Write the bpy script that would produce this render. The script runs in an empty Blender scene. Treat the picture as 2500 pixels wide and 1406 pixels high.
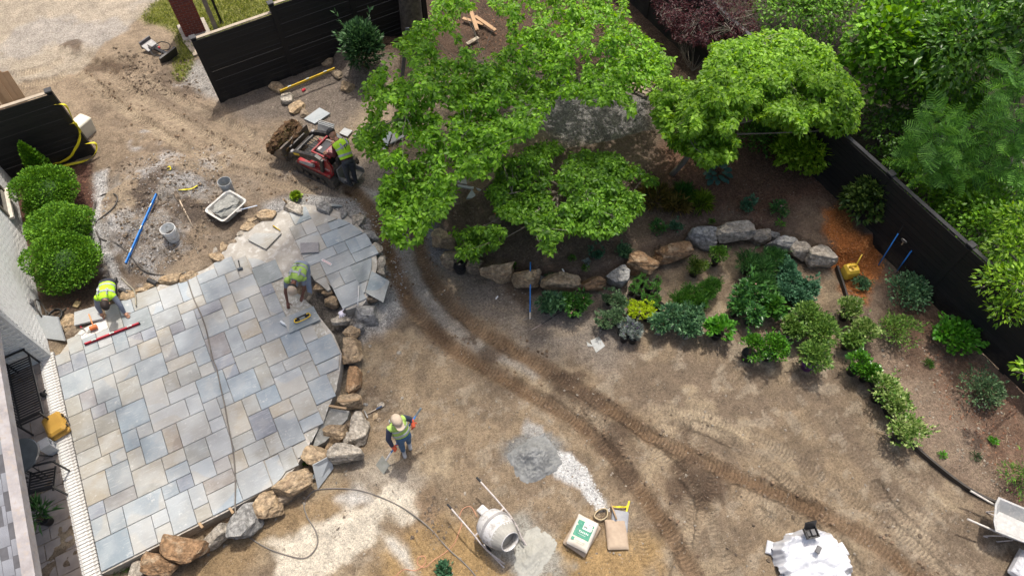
import bpy, math, random
import numpy as np
R = math.radians
random.seed(7)
RNG = np.random.default_rng(11)
SC = bpy.context.scene
COL = SC.collection
# ---------------------------------------------------------------- camera, sky, sun, exposure
TH = R(28.917)            # the house, patio and fences are square to the x/y axes; the drone looks across them
PITCH = R(57.643)
CAMZ = 14.1
FPX = 1667.0              # focal length in pixels of the 2500 px wide photograph
cam_d = bpy.data.cameras.new('camera')
cam_d.sensor_width = 36.0
cam_d.lens = 36.0 * FPX / 2500.0
cam_d.clip_start = 0.1
cam_d.clip_end = 2000.0
cam = bpy.data.objects.new('camera', cam_d)
COL.objects.link(cam)
cam.location = (0, 0, CAMZ)
cam.rotation_euler = (math.pi / 2 - PITCH, 0, -TH)
SC.camera = cam
SUN_EL, SUN_AZ = R(70), R(90 - 28.917 - 10)     # azimuth measured from +x; behind the scene, a little to the right
world = bpy.data.worlds.new('World')
SC.world = world
world.use_nodes = True
_n = world.node_tree
_bg = _n.nodes['Background']
_sky = _n.nodes.new('ShaderNodeTexSky')
_sky.sky_type = 'NISHITA'
_sky.sun_disc = False
_sky.sun_elevation = SUN_EL
_sky.sun_rotation = math.pi / 2 - SUN_AZ
_sky.air_density = 1.0
_sky.dust_density = 6.5
_sky.ozone_density = 0.6
_n.links.new(_sky.outputs[0], _bg.inputs[0])
_bg.inputs[1].default_value = 0.15
sun_d = bpy.data.lights.new('sun', 'SUN')
sun_d.energy = 3.0
sun_d.angle = R(1.5)
sun_d.color = (1.0, 0.95, 0.87)
sun = bpy.data.objects.new('sun', sun_d)
COL.objects.link(sun)
sun.rotation_euler = (0, math.pi / 2 - SUN_EL, SUN_AZ)
SC.view_settings.view_transform = 'Standard'
SC.view_settings.look = 'None'
SC.view_settings.exposure = 0.34
SC.view_settings.gamma = 1.0
try:
    SC.view_settings.use_curve_mapping = False
    SC.cycles.max_bounces = 6
    SC.cycles.transparent_max_bounces = 6
except Exception:
    pass

# ---------------------------------------------------------------- pixel -> place
CT, ST = math.cos(TH), math.sin(TH)
CP, SP = math.cos(PITCH), math.sin(PITCH)


def P(px, py, z=0.0):
    """where the photograph's pixel meets the level z"""
    x = (px - 1250) / FPX
    y = -(py - 703) / FPX
    dX, dY, dZ = x, CP + y * SP, -SP + y * CP
    t = (z - CAMZ) / dZ
    X, Y = dX * t, dY * t
    return np.array([X * CT + Y * ST, -X * ST + Y * CT, z])


def old(x, y):
    return x * CT - y * ST, x * ST + y * CT


# ---------------------------------------------------------------- materials
MATS = {}


def _new(name):
    m = bpy.data.materials.new(name)
    m.use_nodes = True
    nt = m.node_tree
    return m, nt, nt.nodes['Principled BSDF']


def nd(nt, kind, **kw):
    n = nt.nodes.new(kind)
    for k, v in kw.items():
        if k == 'inp':
            for i, val in v.items():
                n.inputs[i].default_value = val
        else:
            setattr(n, k, v)
    return n


def mixc(nt, a, b, fac, blend='MIX'):
    m = nd(nt, 'ShaderNodeMix', data_type='RGBA', blend_type=blend)
    for s, v in ((m.inputs[0], fac), (m.inputs[6], a), (m.inputs[7], b)):
        if hasattr(v, 'is_output'):
            nt.links.new(v, s)
        elif isinstance(v, (int, float)):
            s.default_value = v
        else:
            s.default_value = (*v[:3], 1)
    return m.outputs[2]


def noise(nt, scale, detail=3, rough=0.55, vec=None):
    n = nd(nt, 'ShaderNodeTexNoise', inp={'Scale': scale, 'Detail': detail, 'Roughness': rough})
    if vec is not None:
        nt.links.new(vec, n.inputs['Vector'])
    return n.outputs['Fac']


def ramp(nt, fac, stops):
    r = nd(nt, 'ShaderNodeValToRGB')
    el = r.color_ramp.elements
    while len(el) < len(stops):
        el.new(0.5)
    for e, (p, c) in zip(el, stops):
        e.position = p
        e.color = (*c[:3], 1) if not isinstance(c, (int, float)) else (c, c, c, 1)
    nt.links.new(fac, r.inputs[0])
    return r.outputs[0]


def bump(nt, h, bsdf, strength=0.4, dist=0.01):
    b = nd(nt, 'ShaderNodeBump', inp={'Strength': strength, 'Distance': dist})
    nt.links.new(h, b.inputs['Height'])
    nt.links.new(b.outputs[0], bsdf.inputs['Normal'])
    return b


def mat(name, col, rough=0.6, col2=None, scale=6.0, bmp=0.0, bscale=40.0, metal=0.0, spec=0.4, dirt=None):
    """plain procedural surface: two tones mixed by noise, fine relief, optional dirt"""
    if name in MATS:
        return MATS[name]
    m, nt, b = _new(name)
    tc = nd(nt, 'ShaderNodeTexCoord').outputs['Object']
    c2 = col2 or tuple(c * 0.72 for c in col)
    f = ramp(nt, noise(nt, scale, 5, 0.6, tc), [(0.35, 0.0), (0.68, 1.0)])
    c = mixc(nt, col, c2, f)
    if dirt:
        d = ramp(nt, noise(nt, scale * 2.3 + 1, 6, 0.7, tc), [(0.5, 0.0), (0.62, 1.0)])
        c = mixc(nt, c, dirt, d)
    nt.links.new(c, b.inputs['Base Color'])
    b.inputs['Roughness'].default_value = rough
    b.inputs['Metallic'].default_value = metal
    b.inputs['Specular IOR Level'].default_value = spec
    if bmp:
        bump(nt, noise(nt, bscale, 5, 0.65, tc), b, bmp, 0.01)
    MATS[name] = m
    return m


def mat_leaf(name, a, b_, trans=0.35, rough=0.42, spec=0.35):
    if name in MATS:
        return MATS[name]
    m, nt, b = _new(name)
    g = nd(nt, 'ShaderNodeNewGeometry')
    c = ramp(nt, g.outputs['Random Per Island'], [(0.0, tuple(v * .6 for v in a)), (.25, a), (0.75, b_), (1.0, tuple(min(1, v * 1.35) for v in b_))])
    nt.links.new(c, b.inputs['Base Color'])
    b.inputs['Roughness'].default_value = rough
    b.inputs['Specular IOR Level'].default_value = spec
    t = nd(nt, 'ShaderNodeBsdfTranslucent')
    hs = nd(nt, 'ShaderNodeHueSaturation', inp={'Hue': 0.485, 'Saturation': 1.1, 'Value': 1.25})
    nt.links.new(c, hs.inputs['Color'])
    nt.links.new(hs.outputs[0], t.inputs['Color'])
    mx = nd(nt, 'ShaderNodeMixShader', inp={0: trans})
    nt.links.new(b.outputs[0], mx.inputs[1])
    nt.links.new(t.outputs[0], mx.inputs[2])
    nt.links.new(mx.outputs[0], nt.nodes['Material Output'].inputs[0])
    MATS[name] = m
    return m


# ---------------------------------------------------------------- shapes: every maker returns (verts, faces)
def rot(rx=0, ry=0, rz=0):
    cx, sx, cy, sy, cz, sz = math.cos(rx), math.sin(rx), math.cos(ry), math.sin(ry), math.cos(rz), math.sin(rz)
    return (np.array([[cz, -sz, 0], [sz, cz, 0], [0, 0, 1]]) @ np.array([[cy, 0, sy], [0, 1, 0], [-sy, 0, cy]])
            @ np.array([[1, 0, 0], [0, cx, -sx], [0, sx, cx]]))


def xf(s, loc=(0, 0, 0), rx=0, ry=0, rz=0, sc=1.0):
    v, f = s
    v = np.asarray(v, float).reshape(-1, 3) * np.asarray(sc)
    return v @ rot(rx, ry, rz).T + np.asarray(loc, float), f


def join(*ss):
    V, F, n = [], [], 0
    for v, f in ss:
        v = np.asarray(v, float)
        V.append(v)
        F.extend([tuple(i + n for i in q) for q in f])
        n += len(v)
    return np.concatenate(V), F


def box(sx, sy, sz, c=(0, 0, 0), rx=0, ry=0, rz=0, bev=0.0):
    """box centred at c; bev chamfers the four upright edges and the top rim"""
    if bev <= 0:
        v = np.array([(x, y, z) for z in (-.5, .5) for y in (-.5, .5) for x in (-.5, .5)]) * (sx, sy, sz)
        f = [(0, 2, 3, 1), (4, 5, 7, 6), (0, 1, 5, 4), (2, 6, 7, 3), (0, 4, 6, 2), (1, 3, 7, 5)]
        return xf((v, f), c, rx, ry, rz)
    h = lambda a, b: [(-a + bev, -b), (a - bev, -b), (a, -b + bev), (a, b - bev), (a - bev, b), (-a + bev, b), (-a, b - bev), (-a, -b + bev)]
    o, i = h(sx / 2, sy / 2), h(sx / 2 - bev, sy / 2 - bev)
    rings = [[(x, y, -sz / 2) for x, y in i], [(x, y, -sz / 2 + bev) for x, y in o], [(x, y, sz / 2 - bev) for x, y in o], [(x, y, sz / 2) for x, y in i]]
    return xf(loft(rings), c, rx, ry, rz)


def loft(rings, close=True, cap=True):
    n = len(rings[0])
    V = np.array([p for r in rings for p in r], float)
    F = []
    for k in range(len(rings) - 1):
        for j in range(n if close else n - 1):
            a, b = k * n + j, k * n + (j + 1) % n
            F.append((a, b, b + n, a + n))
    if cap and close:
        F.append(tuple(reversed(range(n))))
        F.append(tuple(range((len(rings) - 1) * n, len(rings) * n)))
    return V, F


def prism(poly, z0, z1):
    """upright prism over an anticlockwise outline"""
    poly = [tuple(p[:2]) for p in poly]
    a = sum(poly[i][0] * poly[(i + 1) % len(poly)][1] - poly[(i + 1) % len(poly)][0] * poly[i][1] for i in range(len(poly)))
    if a < 0:
        poly = poly[::-1]
    return loft([[(x, y, z0) for x, y in poly], [(x, y, z1) for x, y in poly]])


def lathe(prof, n=20):
    return loft([[(r * math.cos(2 * math.pi * k / n), r * math.sin(2 * math.pi * k / n), z) for k in range(n)] for r, z in prof])


def smooth_path(pts, k=6):
    """Catmull-Rom through pts"""
    p = np.asarray(pts, float)
    if len(p) < 3:
        return p
    q = np.vstack([2 * p[0] - p[1], p, 2 * p[-1] - p[-2]])
    out = []
    for i in range(1, len(q) - 2):
        for t in np.linspace(0, 1, k, endpoint=False):
            a, b, c, d = q[i - 1:i + 3]
            out.append(.5 * (2 * b + (c - a) * t + (2 * a - 5 * b + 4 * c - d) * t * t + (3 * b - a - 3 * c + d) * t ** 3))
    out.append(p[-1])
    return np.array(out)


def tube(pts, rad, n=8, cap=True):
    p = np.asarray(pts, float)
    rad = np.broadcast_to(np.asarray(rad, float), (len(p),))
    t = np.gradient(p, axis=0)
    t /= np.linalg.norm(t, axis=1)[:, None] + 1e-9
    up = np.array([0, 0, 1.0]) if abs(t[0][2]) < .9 else np.array([1.0, 0, 0])
    rings = []
    for i in range(len(p)):
        s = np.cross(t[i], up)
        s /= np.linalg.norm(s) + 1e-9
        up = np.cross(s, t[i])
        up /= np.linalg.norm(up) + 1e-9
        rings.append([p[i] + rad[i] * (math.cos(a) * s + math.sin(a) * up) for a in np.linspace(0, 2 * math.pi, n, endpoint=False)])
    return loft(rings, cap=cap)


def cyl(r, h, n=16, c=(0, 0, 0), rx=0, ry=0, rz=0, r2=None):
    return xf(lathe([(r, -h / 2), (r if r2 is None else r2, h / 2)], n), c, rx, ry, rz)


def ball(rx, ry, rz, c=(0, 0, 0), n=12, m=8, r=(0, 0, 0)):
    rings = [[(rx * math.sin(a) * math.cos(b), ry * math.sin(a) * math.sin(b), -rz * math.cos(a)) for b in np.linspace(0, 2 * math.pi, n, endpoint=False)]
             for a in np.linspace(0.12, math.pi - .12, m)]
    return xf(loft(rings), c, *r)


# ---------------------------------------------------------------- objects
def mesh(name, s, m, smooth=False):
    v, f = s
    me = bpy.data.meshes.new(name)
    me.from_pydata(np.asarray(v, float).tolist(), [], [tuple(int(i) for i in q) for q in f])
    if m is not None:
        me.materials.append(m)
    if smooth:
        me.polygons.foreach_set('use_smooth', np.ones(len(me.polygons), bool))
    me.update()
    return me


def link(name, me, parent=None, loc=(0, 0, 0), rz=0.0, r=None, sc=None):
    o = bpy.data.objects.new(name, me)
    COL.objects.link(o)
    o.location = [float(c) for c in loc]
    o.rotation_euler = r if r is not None else (0, 0, rz)
    if sc is not None:
        o.scale = sc if hasattr(sc, '__len__') else (sc, sc, sc)
    if parent is not None:
        o.parent = parent
    return o


def obj(name, s, m, parent=None, loc=(0, 0, 0), rz=0.0, smooth=False, r=None):
    return link(name, mesh(name, s, m, smooth), parent, loc, rz, r)


def tag(o, label, cat, group=None):
    o['label'] = label
    o['category'] = cat
    if group:
        o['group'] = group
    return o


def thing(name, label, cat, loc=(0, 0, 0), rz=0.0, group=None, r=None):
    return tag(link(name, None, None, loc, rz, r), label, cat, group)


def struct(o):
    o['kind'] = 'structure'
    return o


def stuff(o):
    o['kind'] = 'stuff'
    return o


def text(name, body, size, m, parent, loc, r=(0, 0, 0), ex=0.001, align='CENTER'):
    c = bpy.data.curves.new(name, 'FONT')
    c.body = body
    c.size = size
    c.extrude = ex
    c.align_x = align
    c.align_y = 'CENTER'
    c.materials.append(m)
    tmp = bpy.data.objects.new(name, c)
    me = bpy.data.meshes.new_from_object(tmp)
    bpy.data.objects.remove(tmp)
    if not me.materials:
        me.materials.append(m)
    return link(name, me, parent, loc, 0, r)


# ---------------------------------------------------------------- noise on arrays
_LAT = RNG.random((8, 128, 128))


def vn(x, y, s, k=0):
    """value noise 0..1, feature size s metres"""
    x = np.asarray(x, float) / s + 17.3 * k + 50
    y = np.asarray(y, float) / s + 9.1 * k + 50
    xi, yi = np.floor(x).astype(int), np.floor(y).astype(int)
    fx, fy = x - xi, y - yi
    fx, fy = fx * fx * (3 - 2 * fx), fy * fy * (3 - 2 * fy)
    L = _LAT[k % 8]
    g = lambda a, b: L[a % 128, b % 128]
    return (g(xi, yi) * (1 - fx) + g(xi + 1, yi) * fx) * (1 - fy) + (g(xi, yi + 1) * (1 - fx) + g(xi + 1, yi + 1) * fx) * fy


def fbm(x, y, s, k=0, o=4):
    a, t, w = 0, 0, 1.0
    for i in range(o):
        a = a + w * vn(x, y, s / 2 ** i, k + i)
        t += w
        w *= .55
    return a / t


def sstep(a, b, x):
    t = np.clip((x - a) / (b - a), 0, 1)
    return t * t * (3 - 2 * t)
# ================================================================ the ground: one sheet, with heaps, ruts and soils
XS = np.concatenate([[-400, -150, -60, -35, -25], np.arange(-19, 19.001, .05), [25, 35, 60, 150, 400]])
YS = np.concatenate([[-400, -150, -50, -20, -8, -3], np.arange(.2, 23.001, .05), [26, 32, 45, 80, 160, 400]])
GX, GY = np.meshgrid(XS, YS)                    # camera-square coordinates
WX, WY = GX * CT + GY * ST, -GX * ST + GY * CT    # house-square coordinates
NV = GX.size


def opx(pts, z=0.0):
    out = []
    for p in pts:
        w = P(p[0], p[1], z)
        out.append(old(w[0], w[1]))
    return np.array(out)


def seg_dist(x, y, a, b):
    d = b - a
    t = np.clip(((x - a[0]) * d[0] + (y - a[1]) * d[1]) / (d @ d + 1e-12), 0, 1)
    return np.hypot(x - a[0] - t * d[0], y - a[1] - t * d[1]), t


def sdf(q, x, y):
    """distance to an outline, positive inside"""
    ins = np.zeros(x.shape, bool)
    dist = np.full(x.shape, 1e9)
    for i in range(len(q)):
        a, b = q[i], q[(i + 1) % len(q)]
        dist = np.minimum(dist, seg_dist(x, y, a, b)[0])
        cond = (a[1] > y) != (b[1] > y)
        xi = a[0] + (y - a[1]) * (b[0] - a[0]) / ((b[1] - a[1]) if abs(b[1] - a[1]) > 1e-9 else 1e-9)
        ins ^= cond & (x < xi)
    return np.where(ins, dist, -dist)


def pm(pts, soft=.25, z=0.0, warp=.4, ws=.7, k=0):
    q = opx(pts, z)
    m = soft + warp + .1
    lo, hi = q.min(0) - m, q.max(0) + m
    w = np.zeros(GX.shape)
    sel = (GX > lo[0]) & (GX < hi[0]) & (GY > lo[1]) & (GY < hi[1])
    x, y = GX[sel], GY[sel]
    d = sdf(q, x, y) + warp * (fbm(x, y, ws, k) - .5) * 2
    w[sel] = sstep(-soft, soft, d)
    return w


def blob(px, py, r, z=0.0, warp=.5, k=0, asp=1.0):
    c = opx([(px, py)], z)[0]
    w = np.zeros(GX.shape)
    sel = (abs(GX - c[0]) < r * 2.2) & (abs(GY - c[1]) < r * 2.2)
    x, y = GX[sel], GY[sel]
    d = np.hypot((x - c[0]) / asp, y - c[1]) + r * warp * (fbm(x, y, r * .7, k) - .5) * 2
    w[sel] = sstep(r, r * .35, d)
    return w


V_M = -WY / .1525                                # patio rows, counted towards the camera
HGT = .30 * sstep(-66, -76, V_M)
HGT = np.maximum(HGT, .30 * sstep(-5.45, -5.75, WX) * sstep(1.0, 3.0, WY))
ARC = [(1050, 590), (1120, 640), (1190, 668), (1250, 690), (1300, 712), (1370, 722), (1440, 722), (1510, 700), (1570, 668), (1640, 640), (1705, 606), (1790, 596), (1860, 605), (1915, 625), (1960, 645), (2040, 668)]
BED = ARC + [(2100, 640), (2140, 560), (2030, 430), (1930, 300), (1750, 260), (1600, 330), (1450, 370), (1250, 420), (1130, 520)]
BED = [(a, b - 38) if (a, b) in ARC else (a, b) for a, b in BED]
bed = pm(BED, .18, 0, .1)
HGT += .36 * pm(BED, .12, 0, .06)
HGT += .05 * pm([(2045, 665), (2075, 780), (2110, 900), (2160, 1010), (2235, 1095), (2330, 1170), (2500, 1255), (2700, 1250), (2700, 900), (2130, 560)], .15)
HGT = np.where(WX > 13.05, np.minimum(HGT, -.25 - .05 * np.minimum(WX - 13.05, 12)), HGT)
for (px, py, r, h, asp) in [(380, 530, 1.8, .46, 1.15), (300, 520, 1.0, .12, 1), (420, 430, 1.2, .22, 1.6), (500, 620, .9, .05, 1), (190, 120, .5, .16, 1.3), (330, 190, 1.1, .2, 1.5), (290, 130, .8, .14, 1.4), (850, 130, .9, .30, .8), (920, 140, 1.3, .28, 1),
                            (960, 1090, .4, .02, 1), (1080, 1300, .35, .06, 1.3), (800, 1265, .5, .05, 1.6), (1150, 1140, 2, .04, 1), (1850, 1150, 1.5, .05, 1.5), (1095, 520, .7, .12, 1), (700, 300, 1.1, .05, 1.4)]:
    HGT += h * blob(px, py, r, .3 if py < 640 else 0, .35, 1, asp)
dirt_rough = fbm(GX, GY, .9, 2) - .5
far = (abs(GX) < 20) & (GY > -1) & (GY < 24)
RUF = np.ones(GX.shape)
asph = pm([(-900, -500), (700, -500), (560, -200), (430, -20), (330, 55), (250, 120), (205, 165), (150, 185), (60, 200), (-40, 235), (-300, 330), (-900, 500)], .12, .3, .2)
mound = blob(380, 520, 2.4, .3, .3, 3, 1.2)
RUF = (1 - .9 * asph) * (.75 + 1.3 * mound + 1.1 * pm([(270, 100), (470, 150), (540, 260), (700, 300), (640, 420), (300, 420), (230, 250)], .4, .3))
HGT += np.where(far, .05 * dirt_rough * RUF + .05 * (fbm(GX, GY, .30, 4) - .5) * RUF + .03 * (vn(GX, GY, .11, 1) - .5) * RUF, 0)

PATIO_PX = [[(250, 1400), (141, 872), (195, 806), (290, 742), (335, 706), (425, 688), (505, 655), (545, 625), (720, 700), (834, 862), (803, 985), (752, 1092), (690, 1176), (560, 1245)], [(512, 645), (545, 608), (575, 576), (640, 536), (690, 510), (740, 497), (800, 502), (852, 526), (896, 570), (922, 620), (924, 650), (908, 700), (885, 745), (845, 757), (800, 700), (640, 690)]]
for q_ in PATIO_PX:
    w_ = pm(q_, .05, .3, .0)
    HGT = np.where(w_ > .5, np.minimum(HGT, .255), HGT * (1 - .0 * w_))
    w_ = pm(q_, .45, .3, .0)
    HGT = HGT - np.maximum(HGT - .29, 0) * w_
# tread tracks: world polylines; each leaves a shallow trough and a phase for the lug pattern
TRACKS = [
    ([(855, 470), (905, 515), (940, 580), (962, 650), (1000, 735), (1060, 805), (1130, 862), (1250, 930), (1390, 1010), (1480, 1085), (1560, 1185), (1640, 1295), (1700, 1406), (1720, 1470)], .31, .055, 1.0),
    ([(985, 470), (1010, 545), (1035, 640), (1080, 715), (1160, 790), (1260, 852), (1380, 922), (1480, 985), (1600, 1062), (1760, 1142), (1950, 1222), (2130, 1312), (2250, 1406), (2300, 1460)], .31, .055, 1.0),
    ([(235, 165), (330, 235), (450, 305), (560, 365), (640, 398), (720, 415)], .31, .07, 1.0),
    ([(195, 185), (290, 262), (400, 335), (520, 405), (640, 440), (760, 470), (850, 480)], .31, .07, 1.0),
    ([(300, 160), (400, 230), (520, 290), (620, 340)], .28, .05, .9),
    ([(150, 160), (120, 175), (60, 190), (-40, 205)], .3, .03, .8),
    ([(230, 150), (150, 200), (70, 215), (-40, 230)], .3, .03, .8),
    ([(1590, 1000), (1750, 1060), (1900, 1160), (2030, 1290), (2120, 1406)], .29, .03, .7),
    ([(1480, 985), (1620, 1100), (1700, 1200), (1760, 1320), (1790, 1430)], .3, .04, .9),
    ([(1560, 1060), (1660, 1040), (1720, 1100), (1740, 1190), (1700, 1290), (1640, 1406)], .28, .03, .8),
    ([(2030, 1010), (2110, 1130), (2230, 1240), (2350, 1340), (2440, 1420)], .28, .025, .6),
    ([(2120, 1060), (2230, 1180), (2360, 1290), (2480, 1380)], .28, .025, .6),
    ([(1800, 1190), (1960, 1270), (2080, 1380), (2110, 1440)], .28, .025, .7),
    ([(1400, 940), (1450, 1010), (1500, 1110), (1560, 1250), (1590, 1406)], .28, .03, .8),
    ([(1270, 765), (1330, 800), (1400, 800), (1460, 770)], .26, .015, .5),
    ([(1190, 735), (1270, 745), (1330, 740)], .26, .015, .5),
    ([(1700, 1030), (1850, 1110), (2000, 1250), (2110, 1400)], .28, .03, .9),
    ([(1580, 990), (1720, 1010), (1900, 1090), (2060, 1190), (2250, 1330), (2350, 1430)], .28, .03, .9),
    ([(1860, 1250), (1960, 1330), (2010, 1430)], .28, .025, .8),
    ([(2150, 1180), (2200, 1250), (2290, 1340), (2360, 1430)], .28, .025, .8),
    ([(1640, 1100), (1690, 1210), (1680, 1330), (1640, 1430)], .28, .03, .9),
    ([(1100, 760), (1200, 850), (1330, 930), (1450, 1030), (1540, 1140), (1620, 1290)], .26, .02, .6),
]
TU = np.zeros(GX.shape)
TW = np.zeros(GX.shape)
RUT = np.zeros(GX.shape)
for pts, wid, dep, wt in TRACKS:
    q = opx([(a, b) for a, b in pts], .15)
    q = smooth_path(np.c_[q, np.zeros(len(q))], 5)[:, :2]
    best = np.full(GX.shape, 9.0)
    ph = np.zeros(GX.shape)
    L = 0.0
    for i in range(len(q) - 1):
        a, b = q[i], q[i + 1]
        lo, hi = np.minimum(a, b) - .5, np.maximum(a, b) + .5
        sx = np.searchsorted(XS, [lo[0], hi[0]])
        sy = np.searchsorted(YS, [lo[1], hi[1]])
        sl = (slice(sy[0], sy[1]), slice(sx[0], sx[1]))
        d, t = seg_dist(GX[sl], GY[sl], a, b)
        ln = np.linalg.norm(b - a)
        up = d < best[sl]
        best[sl] = np.where(up, d, best[sl])
        ph[sl] = np.where(up, L + t * ln + .25 * d, ph[sl])
        L += ln
    wear = sstep(.22, .48, fbm(GX, GY, 1.1, 5))
    best = best + .05 * (fbm(GX, GY, .25, 1) - .5)
    prof = sstep(wid / 2 + .07, wid / 2 - .07, best)
    berm = np.exp(-((best - wid / 2 - .05) / .06) ** 2)
    HGT += -dep * prof * (.6 + .4 * wear) + .022 * berm * wt * (.2 + wear) * .8
    w = prof * wt * np.maximum(wear, .75 if dep > .045 else .35) * (.55 + .45 * sstep(.35, .6, fbm(GX, GY, .35, 3)))
    up = w > TW
    TU = np.where(up, ph, TU)
    TW = np.maximum(TW, w)
    if .052 < dep < .06:
        RUT = np.maximum(RUT, sstep(wid / 2 + .13, wid / 2 - .08, best + .12 * (fbm(GX, GY, .3, 6) - .5)))

# soils (linear reflectance)
col = np.empty(GX.shape + (3,))
col[:] = (.305, .230, .150)
GRAV = np.zeros(GX.shape)
WET = np.zeros(GX.shape)


def lay(w, c, grav=None, wet=None, amt=1.0):
    global col, GRAV, WET
    w = np.clip(w * amt, 0, 1)
    col = col * (1 - w[..., None]) + np.array(c) * w[..., None]
    if grav is not None:
        GRAV = GRAV * (1 - w) + grav * w
    if wet is not None:
        WET = WET * (1 - w) + wet * w


n1, n2, n3 = fbm(GX, GY, 2.2, 1), fbm(GX, GY, .8, 3), fbm(GX, GY, 1.3, 6)
lay(sstep(.48, .66, n1), (.205, .155, .108))
lay(sstep(.54, .66, n2), (.40, .315, .21), amt=.8)
lay(sstep(.57, .66, fbm(GX, GY, .45, 5)), (.19, .143, .10), amt=.5)
lay(sstep(.58, .70, fbm(GX, GY, 1.0, 0)), (.175, .132, .094), amt=.5)
lay(sstep(.60, .66, fbm(GX, GY, .28, 7)), (.40, .335, .25), amt=.5)
west = pm([(-400, -300), (900, -300), (1500, -100), (1300, 300), (900, 470), (840, 520), (640, 620), (150, 800), (-400, 900)], .4, .3)
lay(west, (.28, .215, .15))
lay(west * sstep(.49, .6, n3), (.18, .137, .10))
lay(west * sstep(.52, .68, n1), (.34, .27, .19), amt=.8)
sand = pm([(-50, 260), (60, 215), (180, 130), (300, 50), (430, -20), (470, 60), (420, 130), (330, 190), (420, 260), (600, 340), (720, 400), (700, 440), (560, 420), (380, 360), (240, 270), (120, 250), (-50, 330)], .5, .3)
lay(sand, (.36, .28, .195), amt=.7)
lay(asph, (.37, .335, .295), .15)
lay(asph * sstep(.50, .63, fbm(GX, GY, 1.6, 7) + .16 * pm([(-50, 280), (60, 150), (300, 30), (430, 0), (330, 80), (230, 150)], .5, .3)), (.42, .355, .27), amt=.8)
lay(mound * sstep(.47, .64, n2), (.30, .28, .255), .8, amt=.8)
lay(mound * sstep(.55, .66, fbm(GX, GY, .5, 2)), (.13, .1, .078), .2)
for px, py, r in [(410, 415, .55), (370, 455, .5), (520, 385, .5), (330, 560, .6), (270, 630, .55), (350, 660, .6), (420, 600, .55), (470, 470, .5), (340, 345, .5), (480, 180, .7)]:
    lay(blob(px, py, r, .35, .8, 5) * sstep(.4, .62, fbm(GX, GY, .25, 1)), (.47, .455, .44), 1.0, amt=.7)
lay(pm([(228, 425), (262, 415), (262, 470), (275, 540), (268, 600), (300, 680), (335, 720), (290, 715), (235, 590), (222, 500)], .1, .3, .1), (.55, .535, .52), 1.0)
lay(pm([(130, 385), (225, 395), (232, 470), (225, 590), (250, 700), (215, 740), (150, 785), (100, 740), (20, 480), (60, 400)], .15, .3, .25), (.115, .058, .042), .6)
lay(pm([(60, 690), (250, 690), (240, 760), (150, 790), (100, 760)], .15, .3, .2), (.12, .085, .06), .5)
lay(pm([(450, 165), (520, 150), (545, 250), (500, 240), (455, 200)], .2, .3, .2), (.33, .31, .28), .8)
lay(pm([(540, 250), (980, 80), (1000, 130), (900, 240), (820, 330), (700, 300), (600, 300)], .3, .3, .3), (.20, .165, .135), .5)
grass_w = pm([(335, 50), (430, -40), (900, -200), (900, -10), (760, 2), (645, 38), (540, 80), (470, 100), (462, 150), (440, 190), (425, 150), (432, 80), (400, 62)], .2, .3, .25)
lay(grass_w, (.20, .21, .055))
centre = pm([(1020, 480), (1110, 640), (1280, 715), (1450, 720), (1600, 660), (1560, 800), (1500, 900), (1300, 860), (1150, 760), (1060, 640)], .5, 0)
lay(centre, (.25, .21, .17), .4)  # grey-brown of the shady middle, shade put into the soil colour
lay(pm([(1040, 470), (1110, 480), (1110, 560), (1090, 640), (1040, 640), (1010, 560)], .25, .2, .25), (.30, .29, .28), .7)
lay(pm([(1300, 200), (1450, 190), (1600, 230), (1620, 330), (1500, 370), (1380, 340), (1250, 290)], .5, .3, .3), (.215, .205, .195), 1.0)
lay(pm([(700, 420), (860, 440), (930, 500), (1000, 560), (1000, 500), (950, 420), (860, 380)], .3, .3), (.27, .235, .2), .6)
ring = pm([(640, 500), (760, 470), (860, 475), (930, 530), (985, 640), (1010, 700), (985, 745), (930, 800), (880, 830), (800, 780), (760, 650), (640, 560)], .2, .3, .2)
lay(ring, (.37, .355, .335), 1.0)
lay(pm([(880, 455), (930, 470), (980, 530), (1000, 600), (975, 590), (940, 520)], .12, .3, .15), (.42, .41, .40), .6)
lay(pm([(900, 750), (960, 720), (975, 740), (930, 790)], .12, 0, .2), (.55, .53, .5), .5)
lay(pm([(740, 700), (800, 720), (870, 800), (880, 870), (830, 960), (800, 1000), (740, 900), (700, 780)], .15, .1, .15), (.16, .145, .125), .8)
lay(bed, (.15, .11, .08), .3)
lay(bed * sstep(.5, .64, n2), (.21, .155, .11), .3)
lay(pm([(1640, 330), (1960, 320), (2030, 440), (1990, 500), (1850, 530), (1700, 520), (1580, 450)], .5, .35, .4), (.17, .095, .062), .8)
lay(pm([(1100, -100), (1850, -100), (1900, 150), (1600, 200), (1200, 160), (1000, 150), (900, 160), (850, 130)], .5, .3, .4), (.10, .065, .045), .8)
rbed = pm([(2045, 665), (2075, 780), (2110, 900), (2160, 1010), (2235, 1095), (2330, 1170), (2500, 1255), (2900, 1300), (2900, 1000), (2500, 930), (2130, 560)], .12, 0, .12)
lay(rbed, (.26, .195, .142), .3)
lay(rbed * sstep(.45, .6, n3), (.20, .138, .098), .4)
lay(rbed * pm([(2150, 660), (2500, 950), (2700, 1250), (2480, 1250), (2330, 1000), (2200, 800)], .4, 0, .5), (.19, .11, .075), .8, amt=.55)
lay(pm([(2000, 512), (2055, 495), (2080, 560), (2150, 590), (2170, 640), (2150, 690), (2125, 725), (2090, 700), (2060, 670), (2035, 630), (2015, 580)], .16, .3, .3, .4), (.40, .145, .04), .7)
lay(pm([(1020, 1280), (1150, 1260), (1280, 1330), (1400, 1290), (1600, 1340), (1600, 1480), (900, 1480), (920, 1350)], .4, 0, .6), (.40, .265, .12), amt=.9)
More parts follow.
